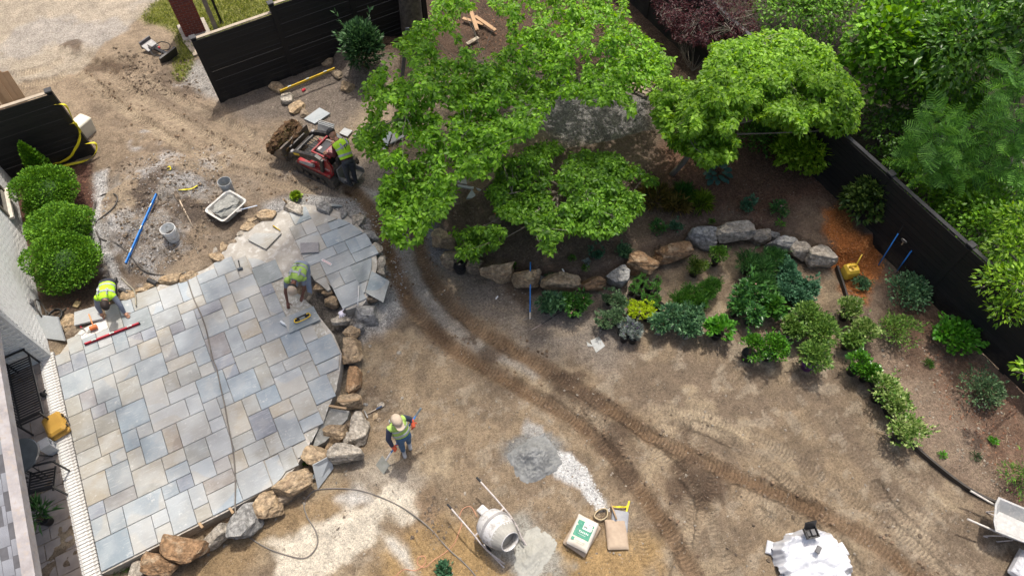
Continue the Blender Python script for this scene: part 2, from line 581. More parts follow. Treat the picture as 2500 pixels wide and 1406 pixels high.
lay(pm([(520, 1330), (700, 1240), (880, 1190), (900, 1210), (800, 1260), (650, 1330), (560, 1450), (400, 1450)], .3, 0, .3), (.34, .235, .125), amt=.8)
lay(pm([(620, 1320), (700, 1310), (760, 1285), (845, 1245), (900, 1200), (960, 1180), (1030, 1190), (1025, 1250), (985, 1280), (950, 1265), (925, 1300), (880, 1345), (800, 1390), (760, 1430), (660, 1430), (720, 1360)], .1, 0, .3, .5), (.60, .535, .43), 0, .45)
lay(pm([(830, 1215), (880, 1195), (900, 1215), (860, 1235)], .14, 0, .2), (.62, .59, .54))
lay(pm([(925, 1300), (960, 1310), (995, 1350), (1020, 1410), (1005, 1412), (980, 1360), (945, 1330)], .12, 0, .16), (.56, .52, .45), 0, .4)
lay(pm([(1000, 1200), (1060, 1190), (1070, 1290), (1020, 1320), (960, 1290)], .2, 0, .3) * sstep(.45, .6, n2), (.27, .19, .12))
lay(blob(1305, 1060, .35, 0, .6, 2), (.42, .40, .37))
lay(pm([(1345, 1095), (1395, 1110), (1440, 1150), (1460, 1190), (1480, 1225), (1490, 1250), (1460, 1255), (1430, 1215), (1395, 1180), (1350, 1165), (1330, 1130)], .06, 0, .16, .35), (.60, .595, .58), .9)
lay(blob(1300, 1345, .75, 0, .9, 3), (.37, .36, .32), amt=.9)
lay(blob(1306, 1118, .72, 0, .9, 2), (.24, .24, .23), amt=.95)
lay(pm([(855, 1135), (930, 1120), (1020, 1180), (900, 1190)], .3, 0, .4), (.45, .40, .33), amt=.6)
lay(pm([(955, 545), (1012, 545), (1050, 680), (1105, 760), (1200, 838), (1330, 905), (1300, 915), (1160, 850), (1070, 790), (1000, 700)], .12, .1, .12), (.36, .325, .28), .5, amt=.85)
lay(RUT, (.20, .13, .076), .1)
lay(RUT * sstep(.5, .64, n2), (.27, .19, .12), amt=.55)
lay(TW * (1 - RUT) * sstep(.38, .55, n3), (.43, .345, .24), amt=.75)
for px, py, r, asp in [(1210, 862, .28, 1.4), (1150, 825, .2, 1), (1430, 975, .55, 1), (1490, 1075, .6, .9), (1530, 1150, .45, 1), (1670, 1060, .35, .9), (1700, 1160, .6, 1.1), (1740, 1210, .5, 1), (1380, 940, .4, 1.2), (1650, 1190, .4, 1), (1300, 700, .5, 2), (180, 118, .35, 1.3), (250, 165, .4, 1.4), (300, 175, .5, 1.2)]:
    lay(blob(px, py, r, 0 if py > 600 else .3, .9, 4, asp), (.115, .078, .052), .1, amt=.8)
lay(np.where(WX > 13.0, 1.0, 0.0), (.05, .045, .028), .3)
col *= (.80 + .40 * fbm(GX, GY, .35, 2))[..., None] * (.86 + .28 * n1)[..., None]
col = np.clip(col, .01, .9)


def build_ground():
    nx, ny = len(XS), len(YS)
    me = bpy.data.meshes.new('ground')
    me.vertices.add(NV)
    me.vertices.foreach_set('co', np.stack([WX, WY, HGT], -1).astype(np.float32).ravel())
    i = np.arange(NV).reshape(ny, nx)
    q = np.stack([i[:-1, :-1], i[:-1, 1:], i[1:, 1:], i[1:, :-1]], -1).reshape(-1, 4)
    me.loops.add(q.size)
    me.loops.foreach_set('vertex_index', q.astype(np.int32).ravel())
    me.polygons.add(len(q))
    me.polygons.foreach_set('loop_start', (np.arange(len(q)) * 4).astype(np.int32))
    me.polygons.foreach_set('use_smooth', np.ones(len(q), bool))
    me.update(calc_edges=True)
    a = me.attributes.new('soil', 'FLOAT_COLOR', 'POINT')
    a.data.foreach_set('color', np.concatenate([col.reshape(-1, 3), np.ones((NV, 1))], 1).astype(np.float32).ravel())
    a = me.attributes.new('trk', 'FLOAT_VECTOR', 'POINT')
    a.data.foreach_set('vector', np.stack([TU, TW, GRAV], -1).astype(np.float32).ravel())
    a = me.attributes.new('wet', 'FLOAT', 'POINT')
    a.data.foreach_set('value', WET.astype(np.float32).ravel())
    m, nt, b = _new('ground')
    L = nt.links.new
    at = nd(nt, 'ShaderNodeAttribute', attribute_name='soil')
    tk = nd(nt, 'ShaderNodeAttribute', attribute_name='trk')
    wt = nd(nt, 'ShaderNodeAttribute', attribute_name='wet')
    geo = nd(nt, 'ShaderNodeNewGeometry').outputs['Position']
    sp = nd(nt, 'ShaderNodeSeparateXYZ')
    L(tk.outputs['Vector'], sp.inputs[0])
    mth = lambda op, x, y=None: _math(nt, op, x, y)
    fine = ramp(nt, noise(nt, 17, 9, .74, geo), [(.36, 0.0), (.64, 1.0)])
    mid = ramp(nt, noise(nt, 4.2, 6, .66, geo), [(.28, 0.0), (.72, 1.0)])
    grit = ramp(nt, noise(nt, 48, 4, .8, geo), [(.38, 0.0), (.62, 1.0)])
    c = mixc(nt, at.outputs['Color'], (1.0, .97, .92), 0.0)
    mul = mth('ADD', mth('MULTIPLY', fine, .62), mth('ADD', mth('MULTIPLY', grit, .55), mth('ADD', mth('MULTIPLY', mid, .45), .24)))
    v = nd(nt, 'ShaderNodeVectorMath', operation='SCALE')
    L(c, v.inputs[0])
    L(mul, v.inputs['Scale'])
    # stones and chips
    vo = nd(nt, 'ShaderNodeTexVoronoi', inp={'Scale': 34.0, 'Randomness': 1.0})
    L(geo, vo.inputs['Vector'])
    vc = ramp(nt, vo.outputs['Color'], [(0.0, .45), (1.0, 1.5)])
    stones = nd(nt, 'ShaderNodeVectorMath', operation='MULTIPLY')
    L(v.outputs[0], stones.inputs[0])
    L(vc, stones.inputs[1])
    c2 = mixc(nt, v.outputs[0], stones.outputs[0], sp.outputs[2])
    vo2 = nd(nt, 'ShaderNodeTexVoronoi', inp={'Scale': 16.0, 'Randomness': 1.0})
    L(geo, vo2.inputs['Vector'])
    chip = mth('MULTIPLY', mth('LESS_THAN', vo2.outputs['Distance'], .17), mth('GREATER_THAN', noise(nt, 3.1, 3, .6, geo), .56))
    c3 = mixc(nt, c2, (.52, .46, .38), mth('MULTIPLY', chip, .55))
    # lug pattern
    wave = mth('SINE', mth('ADD', mth('MULTIPLY', sp.outputs[0], 2 * math.pi / .078), mth('MULTIPLY', noise(nt, 4, 3, .6, geo), 3.0)))
    lug = mth('MULTIPLY', wave, sp.outputs[1])
    c4 = mixc(nt, c3, (0, 0, 0), mth('MULTIPLY', mth('MAXIMUM', mth('MULTIPLY', lug, -1), 0), .30))  # black mixed into the lug grooves, their shade painted into the colour
    L(c4, b.inputs['Base Color'])
    b.inputs['Specular IOR Level'].default_value = .25
    L(mth('SUBTRACT', .95, mth('MULTIPLY', wt.outputs['Fac'], .6)), b.inputs['Roughness'])
    hgt = mth('ADD', mth('MULTIPLY', lug, .45), mth('ADD', mth('ADD', mth('MULTIPLY', fine, .7), mth('MULTIPLY', grit, .45)), mth('MULTIPLY', mth('MULTIPLY', vo.outputs['Distance'], sp.outputs[2]), -.9)))
    hgt = mth('MULTIPLY', hgt, mth('SUBTRACT', 1.0, mth('MULTIPLY', wt.outputs['Fac'], .8)))
    bump(nt, hgt, b, .9, .035)
    me.materials.append(m)
    struct(link('ground', me))


def _math(nt, op, x, y=None):
    n = nd(nt, 'ShaderNodeMath', operation=op)
    for s, val in ((n.inputs[0], x), (n.inputs[1], y)):
        if val is None:
            continue
        if hasattr(val, 'is_output'):
            nt.links.new(val, s)
        else:
            s.default_value = val
    return n.outputs[0]


build_ground()


def gz(x, y):
    """height of the ground"""
    X, Y = old(x, y)
    i = min(max(np.searchsorted(XS, X) - 1, 0), len(XS) - 2)
    j = min(max(np.searchsorted(YS, Y) - 1, 0), len(YS) - 2)
    fx = min(max((X - XS[i]) / (XS[i + 1] - XS[i]), 0), 1)
    fy = min(max((Y - YS[j]) / (YS[j + 1] - YS[j]), 0), 1)
    return float((HGT[j, i] * (1 - fx) + HGT[j, i + 1] * fx) * (1 - fy) + (HGT[j + 1, i] * (1 - fx) + HGT[j + 1, i + 1] * fx) * fy)


def G(px, py, dz=0.0):
    """the point of the ground seen at a pixel, raised by dz"""
    z = .1
    for _ in range(14):
        p = P(px, py, z)
        z = .4 * z + .6 * gz(p[0], p[1])
    p = P(px, py, z)
    return np.array([p[0], p[1], gz(p[0], p[1]) + dz])


def heading(a, b, z=0.0):
    p, q = P(*a, z), P(*b, z)
    return math.atan2(q[1] - p[1], q[0] - p[0])
# ================================================================ patio: concrete base, laid stones, ledge
ZP = .35
TILES = """
-38,-73,2,2,b -38,-71,2,2,p -36,-75,2,3,t -36,-72,2,3,p -34,-74,2,3,d -32,-74,2,3,l -34,-71,4,2,b -30,-78,2,5,t -30,-73,2,4,b -28,-75,4,4,d 
-28,-71,2,2,p -26,-71,2,2,p -28,-78,2,3,l -26,-78,4,3,t -24,-75,2,2,l -22,-77,3,4,l -24,-73,4,3,b -20,-73,4,2,t -19,-77,3,4,l -16,-77,3,2,b 
-13,-78,3,3,b -16,-75,4,4,b -12,-75,2,2,t -10,-77,2,4,t -12,-73,4,4,b -8,-74,4,4,d -8,-70,2,2,p -8,-68,2,4,b -10,-69,2,5,b -12,-69,2,2,b 
-14,-71,2,4,t -18,-71,4,2,p -14,-67,4,2,b -18,-69,4,4,b -20,-71,2,3,l -10,-64,4,4,b -13,-65,3,3,t -15,-65,2,5,b -18,-65,3,4,p -13,-62,3,2,b 
-11,-60,3,4,t -8,-60,3,4,b -5,-60,2,3,l -5,-57,4,4,b -15,-60,4,3,t -18,-61,3,2,p -9,-56,4,2,b -11,-56,2,2,b -7,-54,2,3,t -13,-57,2,4,t -17,-59,2,2,p 
-17,-57,4,4,b -11,-54,4,4,l -20,-61,2,2,b -21,-59,4,4,b -21,-55,2,3,l -19,-55,2,2,b -19,-53,3,5,t -16,-53,2,3,t -14,-53,3,3,b -7,-51,3,4,b 
-10,-50,3,4,t -13,-50,3,2,t -16,-50,3,4,p -13,-48,3,5,b -10,-46,3,2,b -19,-48,3,2,t -21,-52,2,2,l -25,-54,4,4,l -22,-50,3,4,l -15,-46,2,3,t 
-18,-46,3,3,t -20,-46,2,3,t -22,-46,2,2,p -25,-47,3,3,l -25,-50,3,3,t -24,-44,4,2,n -20,-43,4,4,b -14,-43,2,3,t -26,-44,2,3,l -24,-42,4,3,b 
-26,-41,2,2,t -38,-69,4,4,b -34,-69,3,3,b -31,-69,4,3,l -27,-69,3,3,t -24,-70,2,3,t -22,-70,2,2,p -24,-67,2,3,n -22,-68,4,4,l -24,-64,4,2,t 
-20,-64,2,3,b -28,-66,4,4,b -31,-66,3,2,b -34,-66,3,4,b -31,-64,3,4,t -28,-62,3,5,l -25,-62,2,3,t -23,-62,3,3,t -25,-59,4,2,l -23,-57,2,3,l 
-28,-57,5,3,l -38,-65,2,3,t -36,-65,2,3,p -35,-62,2,2,p -33,-62,2,2,b -38,-62,3,4,t -35,-60,3,3,t -32,-60,4,4,b -30,-56,2,2,b -32,-56,2,3,b 
-30,-54,3,4,b -27,-54,2,4,n -35,-57,3,3,t -38,-58,3,2,t -38,-56,3,2,t -38,-54,4,2,t -34,-54,2,2,b -32,-53,2,3,t -38,-52,3,4,t -35,-52,3,4,b 
-32,-50,4,4,t -28,-50,3,2,t -28,-48,3,2,b -29,-46,2,2,b -27,-46,2,2,p -36,-48,4,2,n -38,-48,2,2,p -38,-46,2,3,b -36,-46,2,3,b -34,-46,5,3,b 
-31,-43,2,2,l -31,-41,2,2,t -34,-43,3,4,l -38,-43,4,4,b -29,-44,3,5,b 1,-82,3,3,d 0,-79,2,3,t 2,-79,2,3,l 4,-77,2,2,b 4,-75,3,3,b 0,-76,4,4,l 
7,-72,2,3,b 7,-69,4,2,b 5,-72,2,2,b 0,-72,5,2,b 2,-70,5,3,b 0,-70,2,3,t 4,-67,2,3,b 2,-67,2,3,b 2,-64,4,4,b
""".split()
TCOL = {'b': (.262, .292, .308), 'l': (.335, .36, .37), 't': (.30, .285, .245), 'p': (.222, .224, .24), 'n': (.225, .205, .185), 'd': (.205, .235, .242)}


def mat_bluestone():
    m, nt, b = _new('bluestone')
    L = nt.links.new
    oi = nd(nt, 'ShaderNodeObjectInfo')
    tc = nd(nt, 'ShaderNodeTexCoord').outputs['Object']
    off = nd(nt, 'ShaderNodeVectorMath', operation='ADD')
    sc = nd(nt, 'ShaderNodeVectorMath', operation='SCALE', inp={'Scale': 37.0})
    cmb = nd(nt, 'ShaderNodeCombineXYZ')
    for i in range(3):
        L(oi.outputs['Random'], cmb.inputs[i])
    L(cmb.outputs[0], sc.inputs[0])
    L(tc, off.inputs[0])
    L(sc.outputs[0], off.inputs[1])
    v = off.outputs[0]
    clouds = ramp(nt, noise(nt, 2.2, 3, .5, v), [(.42, 0.0), (.62, 1.0)])
    # some stones carry a second tone with a sharp border
    split = ramp(nt, noise(nt, 1.1, 1, .4, v), [(.515, 0.0), (.535, 1.0)])
    c = mixc(nt, oi.outputs['Color'], (.385, .35, .285), _math(nt, 'MULTIPLY', split, _math(nt, 'MULTIPLY', _math(nt, 'GREATER_THAN', oi.outputs['Random'], .62), .5)))
    c = mixc(nt, c, (.43, .46, .475), _math(nt, 'MULTIPLY', clouds, .35))
    st = nd(nt, 'ShaderNodeMapping', inp={'Scale': (2.0, 14.0, 4.0)})
    L(v, st.inputs[0])
    streak = noise(nt, 2.4, 5, .65, st.outputs[0])
    c = mixc(nt, c, (.62, .63, .62), ramp(nt, streak, [(.56, 0.0), (.78, .55)]))
    f = noise(nt, 45, 5, .7, v)
    k = nd(nt, 'ShaderNodeVectorMath', operation='SCALE')
    L(c, k.inputs[0])
    L(_math(nt, 'ADD', _math(nt, 'MULTIPLY', f, .35), .83), k.inputs['Scale'])
    c = mixc(nt, k.outputs[0], (.70, .69, .65), ramp(nt, noise(nt, 7, 6, .75, v), [(.60, 0.0), (.74, .55)]))
    wp = nd(nt, 'ShaderNodeNewGeometry').outputs['Position']
    dust = ramp(nt, noise(nt, 1.3, 6, .68, wp), [(.50, 0.0), (.70, .45)])
    c = mixc(nt, c, (.42, .405, .37), dust)
    smear = ramp(nt, noise(nt, 3.7, 5, .75, wp), [(.635, 0.0), (.70, .6)])
    c = mixc(nt, c, (.60, .59, .56), smear)
    L(c, b.inputs['Base Color'])
    b.inputs['Roughness'].default_value = .62
    b.inputs['Specular IOR Level'].default_value = .35
    bump(nt, _math(nt, 'ADD', f, _math(nt, 'MULTIPLY', streak, 1.5)), b, .25, .006)
    MATS['bluestone'] = m
    return m


STONE = mat_bluestone()
CONC = mat('concrete_base', (.42, .39, .34), .9, (.30, .275, .235), 2.5, .6, 30, dirt=(.50, .48, .44))
SLAB = [(250, 1400), (141, 872), (160, 845), (195, 806), (255, 775), (290, 742), (335, 706), (425, 688), (505, 655), (525, 640), (545, 612), (575, 580), (640, 540), (690, 514), (740, 500), (800, 505),
        (850, 528), (893, 570), (918, 620), (921, 650), (908, 700), (893, 735), (885, 745), (845, 757), (824, 715), (800, 690), (770, 670), (700, 690), (720, 718), (760, 745), (785, 780), (815, 818),
        (834, 862), (830, 905), (822, 945), (803, 985), (785, 1030), (765, 1060), (752, 1092), (722, 1140), (690, 1176), (655, 1192), (560, 1245), (400, 1325)]
patio = struct(obj('patio', prism([P(a, b, .31) for a, b in SLAB], -.06, .31), CONC))


def shade(c, a=.10):
    k = 1 + random.uniform(-a, a)
    h = random.uniform(-.02, .02)
    return (c[0] * k + h, c[1] * k, c[2] * k - h, 1)


tile_mesh = {}
for t in TILES:
    k, j, w, h, c = t.split(',')
    k, j, w, h = int(k), int(j), int(w), int(h)
    if (w, h) not in tile_mesh:
        tile_mesh[(w, h)] = mesh('paver', box(w * .1525 - .011, h * .1525 - .011, .042, bev=.004), STONE)
    o = link('paver', tile_mesh[(w, h)], patio, ((k + w / 2) * .1525 + .155, -((j + h / 2) * .1525 + .118), ZP - .021 + random.uniform(-.0015, .0015)))
    o.color = shade(TCOL[c])


def flat(name, pts, z0, z1, m, parent=None, c=None):
    """a cut stone over an outline given in photograph pixels, lying between two levels"""
    q = np.array([P(a, b, z1) for a, b in pts])
    ctr = q.mean(0)
    s = prism([(p[0] - ctr[0], p[1] - ctr[1]) for p in q], 0, z1 - z0)
    o = obj(name, s, m, parent, (ctr[0], ctr[1], z0))
    if c:
        o.color = shade(c, .05)
    return o


def cr(o, sc, *pts):
    return [(o[0] + x / sc, o[1] + y / sc) for x, y in pts]


CB, CC, CG, CI, CJ = (420, 600), (480, 740), (440, 1060), (580, 490), (620, 600)
for pts, c in [
    (cr(CB, 6.944, (1280, 208), (1400, 210), (1500, 240), (1590, 288), (1365, 375)), 'l'),
    (cr(CC, 6.944, (2026, 1058), (2412, 882), (2405, 1098), (2098, 1230)), 'b'),
    (cr(CG, 6.944, (1432, 447), (1658, 338), (1780, 640), (1710, 740), (1580, 862)), 'b'),
    (cr(CG, 6.944, (1906, 212), (2126, 106), (2186, 205), (2050, 376), (1990, 405)), 't'),
    (cr(CI, 6.579, (1145, 200), (1300, 204), (1470, 238), (1600, 287), (1254, 418)), 't'),
    (cr(CI, 6.579, (1442, 362), (1630, 290), (1730, 322), (1805, 360), (1494, 480)), 'b'),
    (cr(CI, 6.579, (1602, 462), (1815, 366), (1920, 432), (2010, 515), (1694, 648)), 'b'),
    (cr(CI, 6.579, (1888, 582), (2050, 520), (2120, 617), (2160, 708), (1988, 778)), 'l'),
    (cr(CI, 6.579, (1793, 1057), (2150, 912), (2153, 1050), (2138, 1120), (2105, 1264), (1934, 1332)), 'd'),
    (cr(CJ, 7.03, (1046, 600), (1215, 528), (1322, 745), (1265, 775), (1150, 670)), 't'),
    (cr(CJ, 7.03, (1796, 664), (1955, 592), (1905, 795), (1868, 815)), 'b'),
]:
    flat('paver', pts, .308, ZP, STONE, patio, TCOL[c])
WHITE_MORTAR = mat('white_mortar', (.78, .77, .74), .9, (.62, .60, .55), 8, .5, 60, dirt=(.42, .40, .35))
flat('mortar_bed', [(166, 842), (198, 806), (243, 783), (258, 778), (264, 800), (230, 815), (200, 830), (192, 815), (170, 828)], .3105, .326, WHITE_MORTAR, patio)
flat('mortar_bed', [(668, 690), (700, 696), (735, 722), (765, 752), (700, 782), (696, 772)], .3105, .318, mat('mortar_grey', (.40, .385, .33), .9, (.27, .255, .22), 5, .8, 35, dirt=(.55, .54, .5)), patio)
for pts in ([(762, 795), (782, 786), (808, 830), (778, 838)], [(800, 918), (826, 905), (822, 948), (818, 960)], [(776, 990), (812, 972), (800, 1000), (790, 1030)], [(745, 1060), (778, 1045), (760, 1080)]):
    flat('mortar_bed', pts, .3105, .322, MATS['mortar_grey'], patio)

# painted brick ledge between the porch and the patio: each brick its own piece
BRW = mat('painted_brick', (.70, .69, .66), .75, (.58, .57, .54), 9, .35, 50, dirt=(.36, .33, .29))
ledge = struct(obj('porch_ledge', box(.27, 8.6, .42, (-5.795, 6.88, .10)), mat('ledge_core', (.30, .28, .25), .9, None, 4, .5)))
bm = mesh('brick', box(.31, .062, .07, bev=.006), BRW)
for k in range(118):
    y = 2.65 + k * .0722
    link('brick', bm, ledge, (-5.805 + random.uniform(-.004, .004), y, .325 + random.uniform(-.002, .003)), random.uniform(-.012, .012))

# loose stones: things of their own
SLABG = 'bluestone pieces not yet laid'


def slab4(label, q, th=.042, c='b', name='flagstone', cat='flagstone', group=SLABG):
    """a stone given by the world positions of its upper corners"""
    q = np.array(q, float)
    n = np.cross(q[1] - q[0], q[-1] - q[0])
    n /= np.linalg.norm(n)
    if n[2] < 0:
        n = -n
    ctr = q.mean(0)
    V = np.concatenate([q - ctr, q - ctr - n * th])
    k = len(q)
    F = [tuple(range(k)), tuple(range(2 * k - 1, k - 1, -1))] + [(i, i + k, (i + 1) % k + k, (i + 1) % k) for i in range(k)]
    o = obj(name, (V, F), STONE, None, ctr)
    o.color = shade(TCOL[c], .05)
    return tag(o, label, cat, group)


def px4(pts, zs):
    return [P(a, b, z) for (a, b), z in zip(pts, zs if hasattr(zs, '__len__') else [zs] * len(pts))]


slab4('grey slab leaning on the white house wall by the mulch', px4([(85, 768), (140, 774), (158, 832), (97, 824)], [.66, .66, .36, .36]), c='l')
slab4('ribbed grey slab behind the orange mallet beside the kneeling worker', px4([(181, 762), (237, 746), (250, 777), (181, 794)], [.42, .42, .41, .41]), .06, 'l')
slab4('tilted two-tone slab lying on the bare concrete circle', px4([(605, 585), (620, 569), (687, 569), (649, 608)], .375), c='t')
slab4('small dark ribbed slab lying across the laid circle stones', px4([(733, 593), (778, 591), (778, 615), (734, 618)], .405), c='p')
slab4('dark slab under the yellow suction lifter', px4([(690, 776), (765, 747), (782, 780), (706, 813)], .40), .045, 'd')
slab4('dark green-grey slab leaning on rocks at the circle edge', px4([(907, 661), (951, 686), (936, 738), (892, 714)], [.47, .42, .34, .40]), c='d')
slab4('cut slab propped upright on the boulders below the patio', px4([(763, 1136), (808, 1112), (814, 1143), (776, 1194)], [.42, .42, .07, .04]), c='l')
slab4('thin slab sliver behind the propped slab below the patio', px4([(750, 1170), (766, 1157), (768, 1166), (752, 1176)], [.08, .2, .14, .05]), .03, 'b')
slab4('square bluestone slab lying alone on the dirt above the loader', px4([(742, 290), (780, 263), (806, 277), (768, 302)], .40), .05, 'b')
for i in range(3):
    slab4(['front', 'middle', 'back'][i] + ' slab of the upright row standing just behind the loader', px4([(776 + i, 301 - 4 * i), (813 + i, 313 - 4 * i), (812 + i, 336 - 4 * i), (775 + i, 326 - 4 * i)], [.62, .62, .36, .36]), .035, 'l')
slab4('pale slab on the ground to the right of the operator\'s head', px4([(828, 325), (841, 312), (861, 319), (848, 333)], .37), c='l')
slab4('slab stack half under leaves right of the operator', px4([(862, 331), (882, 319), (902, 328), (877, 347)], .48), .14, 'b')
slab4('long pale cut triangle among scraps under the dogwood', px4([(931, 326), (958, 321), (945, 358), (936, 381)], .42), c='l')
slab4('broad pale triangle scrap pointing right under the dogwood', px4([(960, 323), (990, 332), (952, 351)], .40), c='l')
slab4('triangular scrap at the top of the scrap group by the ruts', px4([(1112, 444), (1138, 436), (1140, 450)], .40), c='l')
slab4('narrow strip scrap lying between two triangle scraps', px4([(1117, 450), (1157, 456), (1155, 462), (1118, 455)], .40), c='l')
slab4('triangular scrap at the bottom of the scrap group by the ruts', px4([(1152, 462), (1165, 483), (1138, 485)], .40), c='l')
slab4('slim strip scrap pointing right of the triangle scraps', px4([(1162, 458), (1190, 468), (1188, 473), (1166, 464)], .40), .03, 'l')
slab4('dark thin slab edge on gravel above the circle', px4([(788, 494), (834, 500), (836, 504), (797, 503)], .37), .03, 'd')
for i, (a, b) in enumerate([((1440, 830), (1475, 860)), ((1410, 845), (1440, 866))]):
    slab4(['larger', 'smaller'][i] + ' sandy flagstone half sunk in the dirt below the lavender pots', [G(*p, .02) for p in ([(1441, 832), (1462, 822), (1477, 845), (1455, 862)] if i == 0 else [(1432, 834), (1440, 840), (1454, 846), (1434, 846)])], .03, 't')
# ================================================================ house corner, porch, fences, column
WALLP = mat('painted_wall', (.76, .76, .73), .8, (.70, .70, .67), 5, .3, 60, dirt=(.62, .61, .58))
house = thing('house', 'grey-white painted brick house corner beside the round bushes', 'house', (0, 0, 0))
obj('wall', box(.12, 16, 5.6, (-5.80, 19.12, 2.75)), mat('mortar_wall', (.71, .71, .68), .9), house)
obj('wall', box(3.6, .12, 5.6, (-7.50, 11.10, 2.75)), MATS['mortar_wall'], house)
bm = mesh('brick', box(.025, .205, .058, bev=.004), WALLP)
bm2 = mesh('brick', box(.205, .025, .058, bev=.004), WALLP)
cnt = 0
rest = []
for r in range(70):
    z = .34 + r * .069
    for k in range(30):
        y = 11.12 + (k + .5 * (r % 2)) * .216
        if r < 10 and k < 22:
            link('brick', bm, house, (-5.735 + random.uniform(-.002, .002), y + .11, z))
        else:
            rest.append(box(.025, .205, .058, (-5.735, y + .11, z)))
    for k in range(9):
        x = -5.85 - (k + .5 * (r % 2)) * .216
        if r < 9:
            link('brick', bm2, house, (x - .02, 11.035 + random.uniform(-.002, .002), z))
        else:
            rest.append(box(.205, .025, .058, (x - .02, 11.035, z)))
stuff(obj('brickwork', join(*rest), WALLP, house))
w = obj('window', box(.04, .9, 1.1, (-5.715, 15.45, 1.55)), mat('dark_glass', (.03, .035, .04), .08, spec=.8), house)
obj('sill', box(.14, 1.05, .07, (-5.68, 15.45, .97)), mat('sill_stone', (.62, .57, .48), .8), w)
obj('frame', join(box(.05, .06, 1.14, (-5.70, 14.99, 1.56)), box(.05, .06, 1.14, (-5.70, 15.91, 1.56)), box(.05, .98, .06, (-5.70, 15.45, 2.12))), mat('window_frame', (.20, .17, .13), .6), w)
box_m = mat('meter_grey', (.22, .22, .22), .6)
o = obj('outlet_box', join(box(.07, .12, .16, (-5.69, 12.35, .75), bev=.01), box(.02, .2, .02, (-5.66, 12.4, .9))), box_m, house)
# porch roof: board edge and single shingles
roof = obj('roof', join(box(3.8, 12, .06, (-7.27, 5.6, 3.78), ry=R(22))), mat('roof_deck', (.10, .10, .11), .9), house)
SHI = mat('shingle', (.23, .24, .265), .95, (.17, .175, .195), 2, .8, 90)
c22, s22 = math.cos(R(22)), math.sin(R(22))
sm = [mesh('shingle', box(.175, w, .012), SHI) for w in (.20, .27, .34)]
n = 0
for r in range(11):
    y = .9 + .11 * (r % 3)
    while y < 10.5:
        k = random.randrange(3)
        w = (.20, .27, .34)[k]
        d = .08 + r * .145
        o = link('shingle', sm[k], roof, (-5.50 - d * c22, y + w / 2, 3.052 + .036 + d * s22 + .006 * (n % 2)), 0, (0, R(18.5), 0))
        o.color = shade((.25, .26, .29), .2)
        y += w + .006
        n += 1
obj('fascia', box(.05, 12, .20, (-5.41, 5.6, 3.02)), mat('weathered_board', (.36, .34, .34), .8, (.24, .22, .22), 4, .5, 25, dirt=(.33, .29, .26)), roof)
obj('trim_board', box(.16, 12, .025, (-5.46, 5.6, 3.135), ry=R(22)), MATS['weathered_board'], roof)
# porch floor of cast stones
porch = struct(obj('porch_floor', box(3.4, 8.4, .3, (-7.66, 6.8, .135)), mat('porch_joint', (.16, .14, .12), .9)))
PS = mat('porch_stone', (.33, .285, .245), .85, (.24, .205, .18), 3.5, .5, 30)
pmz = {}
y = 2.7
row = 0
while y < 10.9:
    h = (.28, .42, .35)[row % 3]
    x = -5.965
    while x > -7.6:
        w = random.choice((.28, .42, .56))
        if (w, h) not in pmz:
            pmz[(w, h)] = mesh('floor_stone', box(w - .012, h - .012, .03, bev=.006), PS)
        link('floor_stone', pmz[(w, h)], porch, (x - w / 2, y + h / 2, .296 + random.uniform(-.002, .002)))
        x -= w
    y += h
    row += 1
obj('cedar_step', box(1.5, .10, .32, (0, 0, .16)), mat('cedar', (.34, .15, .06), .6, (.25, .10, .04), 3, .3), None, (-6.62, 5.72, .311))
tag(bpy.data.objects['cedar_step'], 'orange-brown cedar board on edge at the foot of the porch', 'board')

# ---- fences: posts, boards and caps are separate pieces
BLK, _nt, _b = _new('black_stain')
_geo = nd(_nt, 'ShaderNodeNewGeometry').outputs['Position']
_oi = nd(_nt, 'ShaderNodeObjectInfo').outputs['Random']
_sz = nd(_nt, 'ShaderNodeSeparateXYZ')
_nt.links.new(_geo, _sz.inputs[0])
_st = nd(_nt, 'ShaderNodeMapping', inp={'Scale': (1.2, 1.2, 14.0)})
_nt.links.new(_geo, _st.inputs[0])
_gr = noise(_nt, 3.0, 6, .7, _st.outputs[0])
_c = mixc(_nt, (.007, .0072, .008), (.019, .0185, .0185), _gr)
_c = mixc(_nt, _c, (.026, .025, .024), _math(_nt, 'MULTIPLY', _oi, .35))
_mud = _math(_nt, 'MULTIPLY', ramp(_nt, noise(_nt, 2.5, 6, .7, _geo), [(.42, 0.0), (.68, 1.0)]), ramp(_nt, _sz.outputs[2], [(.18, 1.0), (.75, 0.0)]))
_c = mixc(_nt, _c, (.10, .08, .06), _math(_nt, 'MULTIPLY', _mud, .6))
_nt.links.new(_c, _b.inputs['Base Color'])
_b.inputs['Roughness'].default_value = .6
_b.inputs['Specular IOR Level'].default_value = .3
bump(_nt, _gr, _b, .5, .01)
MATS['black_stain'] = BLK
CAPM = mat('cap_dark', (.05, .05, .052), .5)
RAW = mat('raw_board', (.40, .34, .26), .8, (.30, .25, .19), 4, .3)


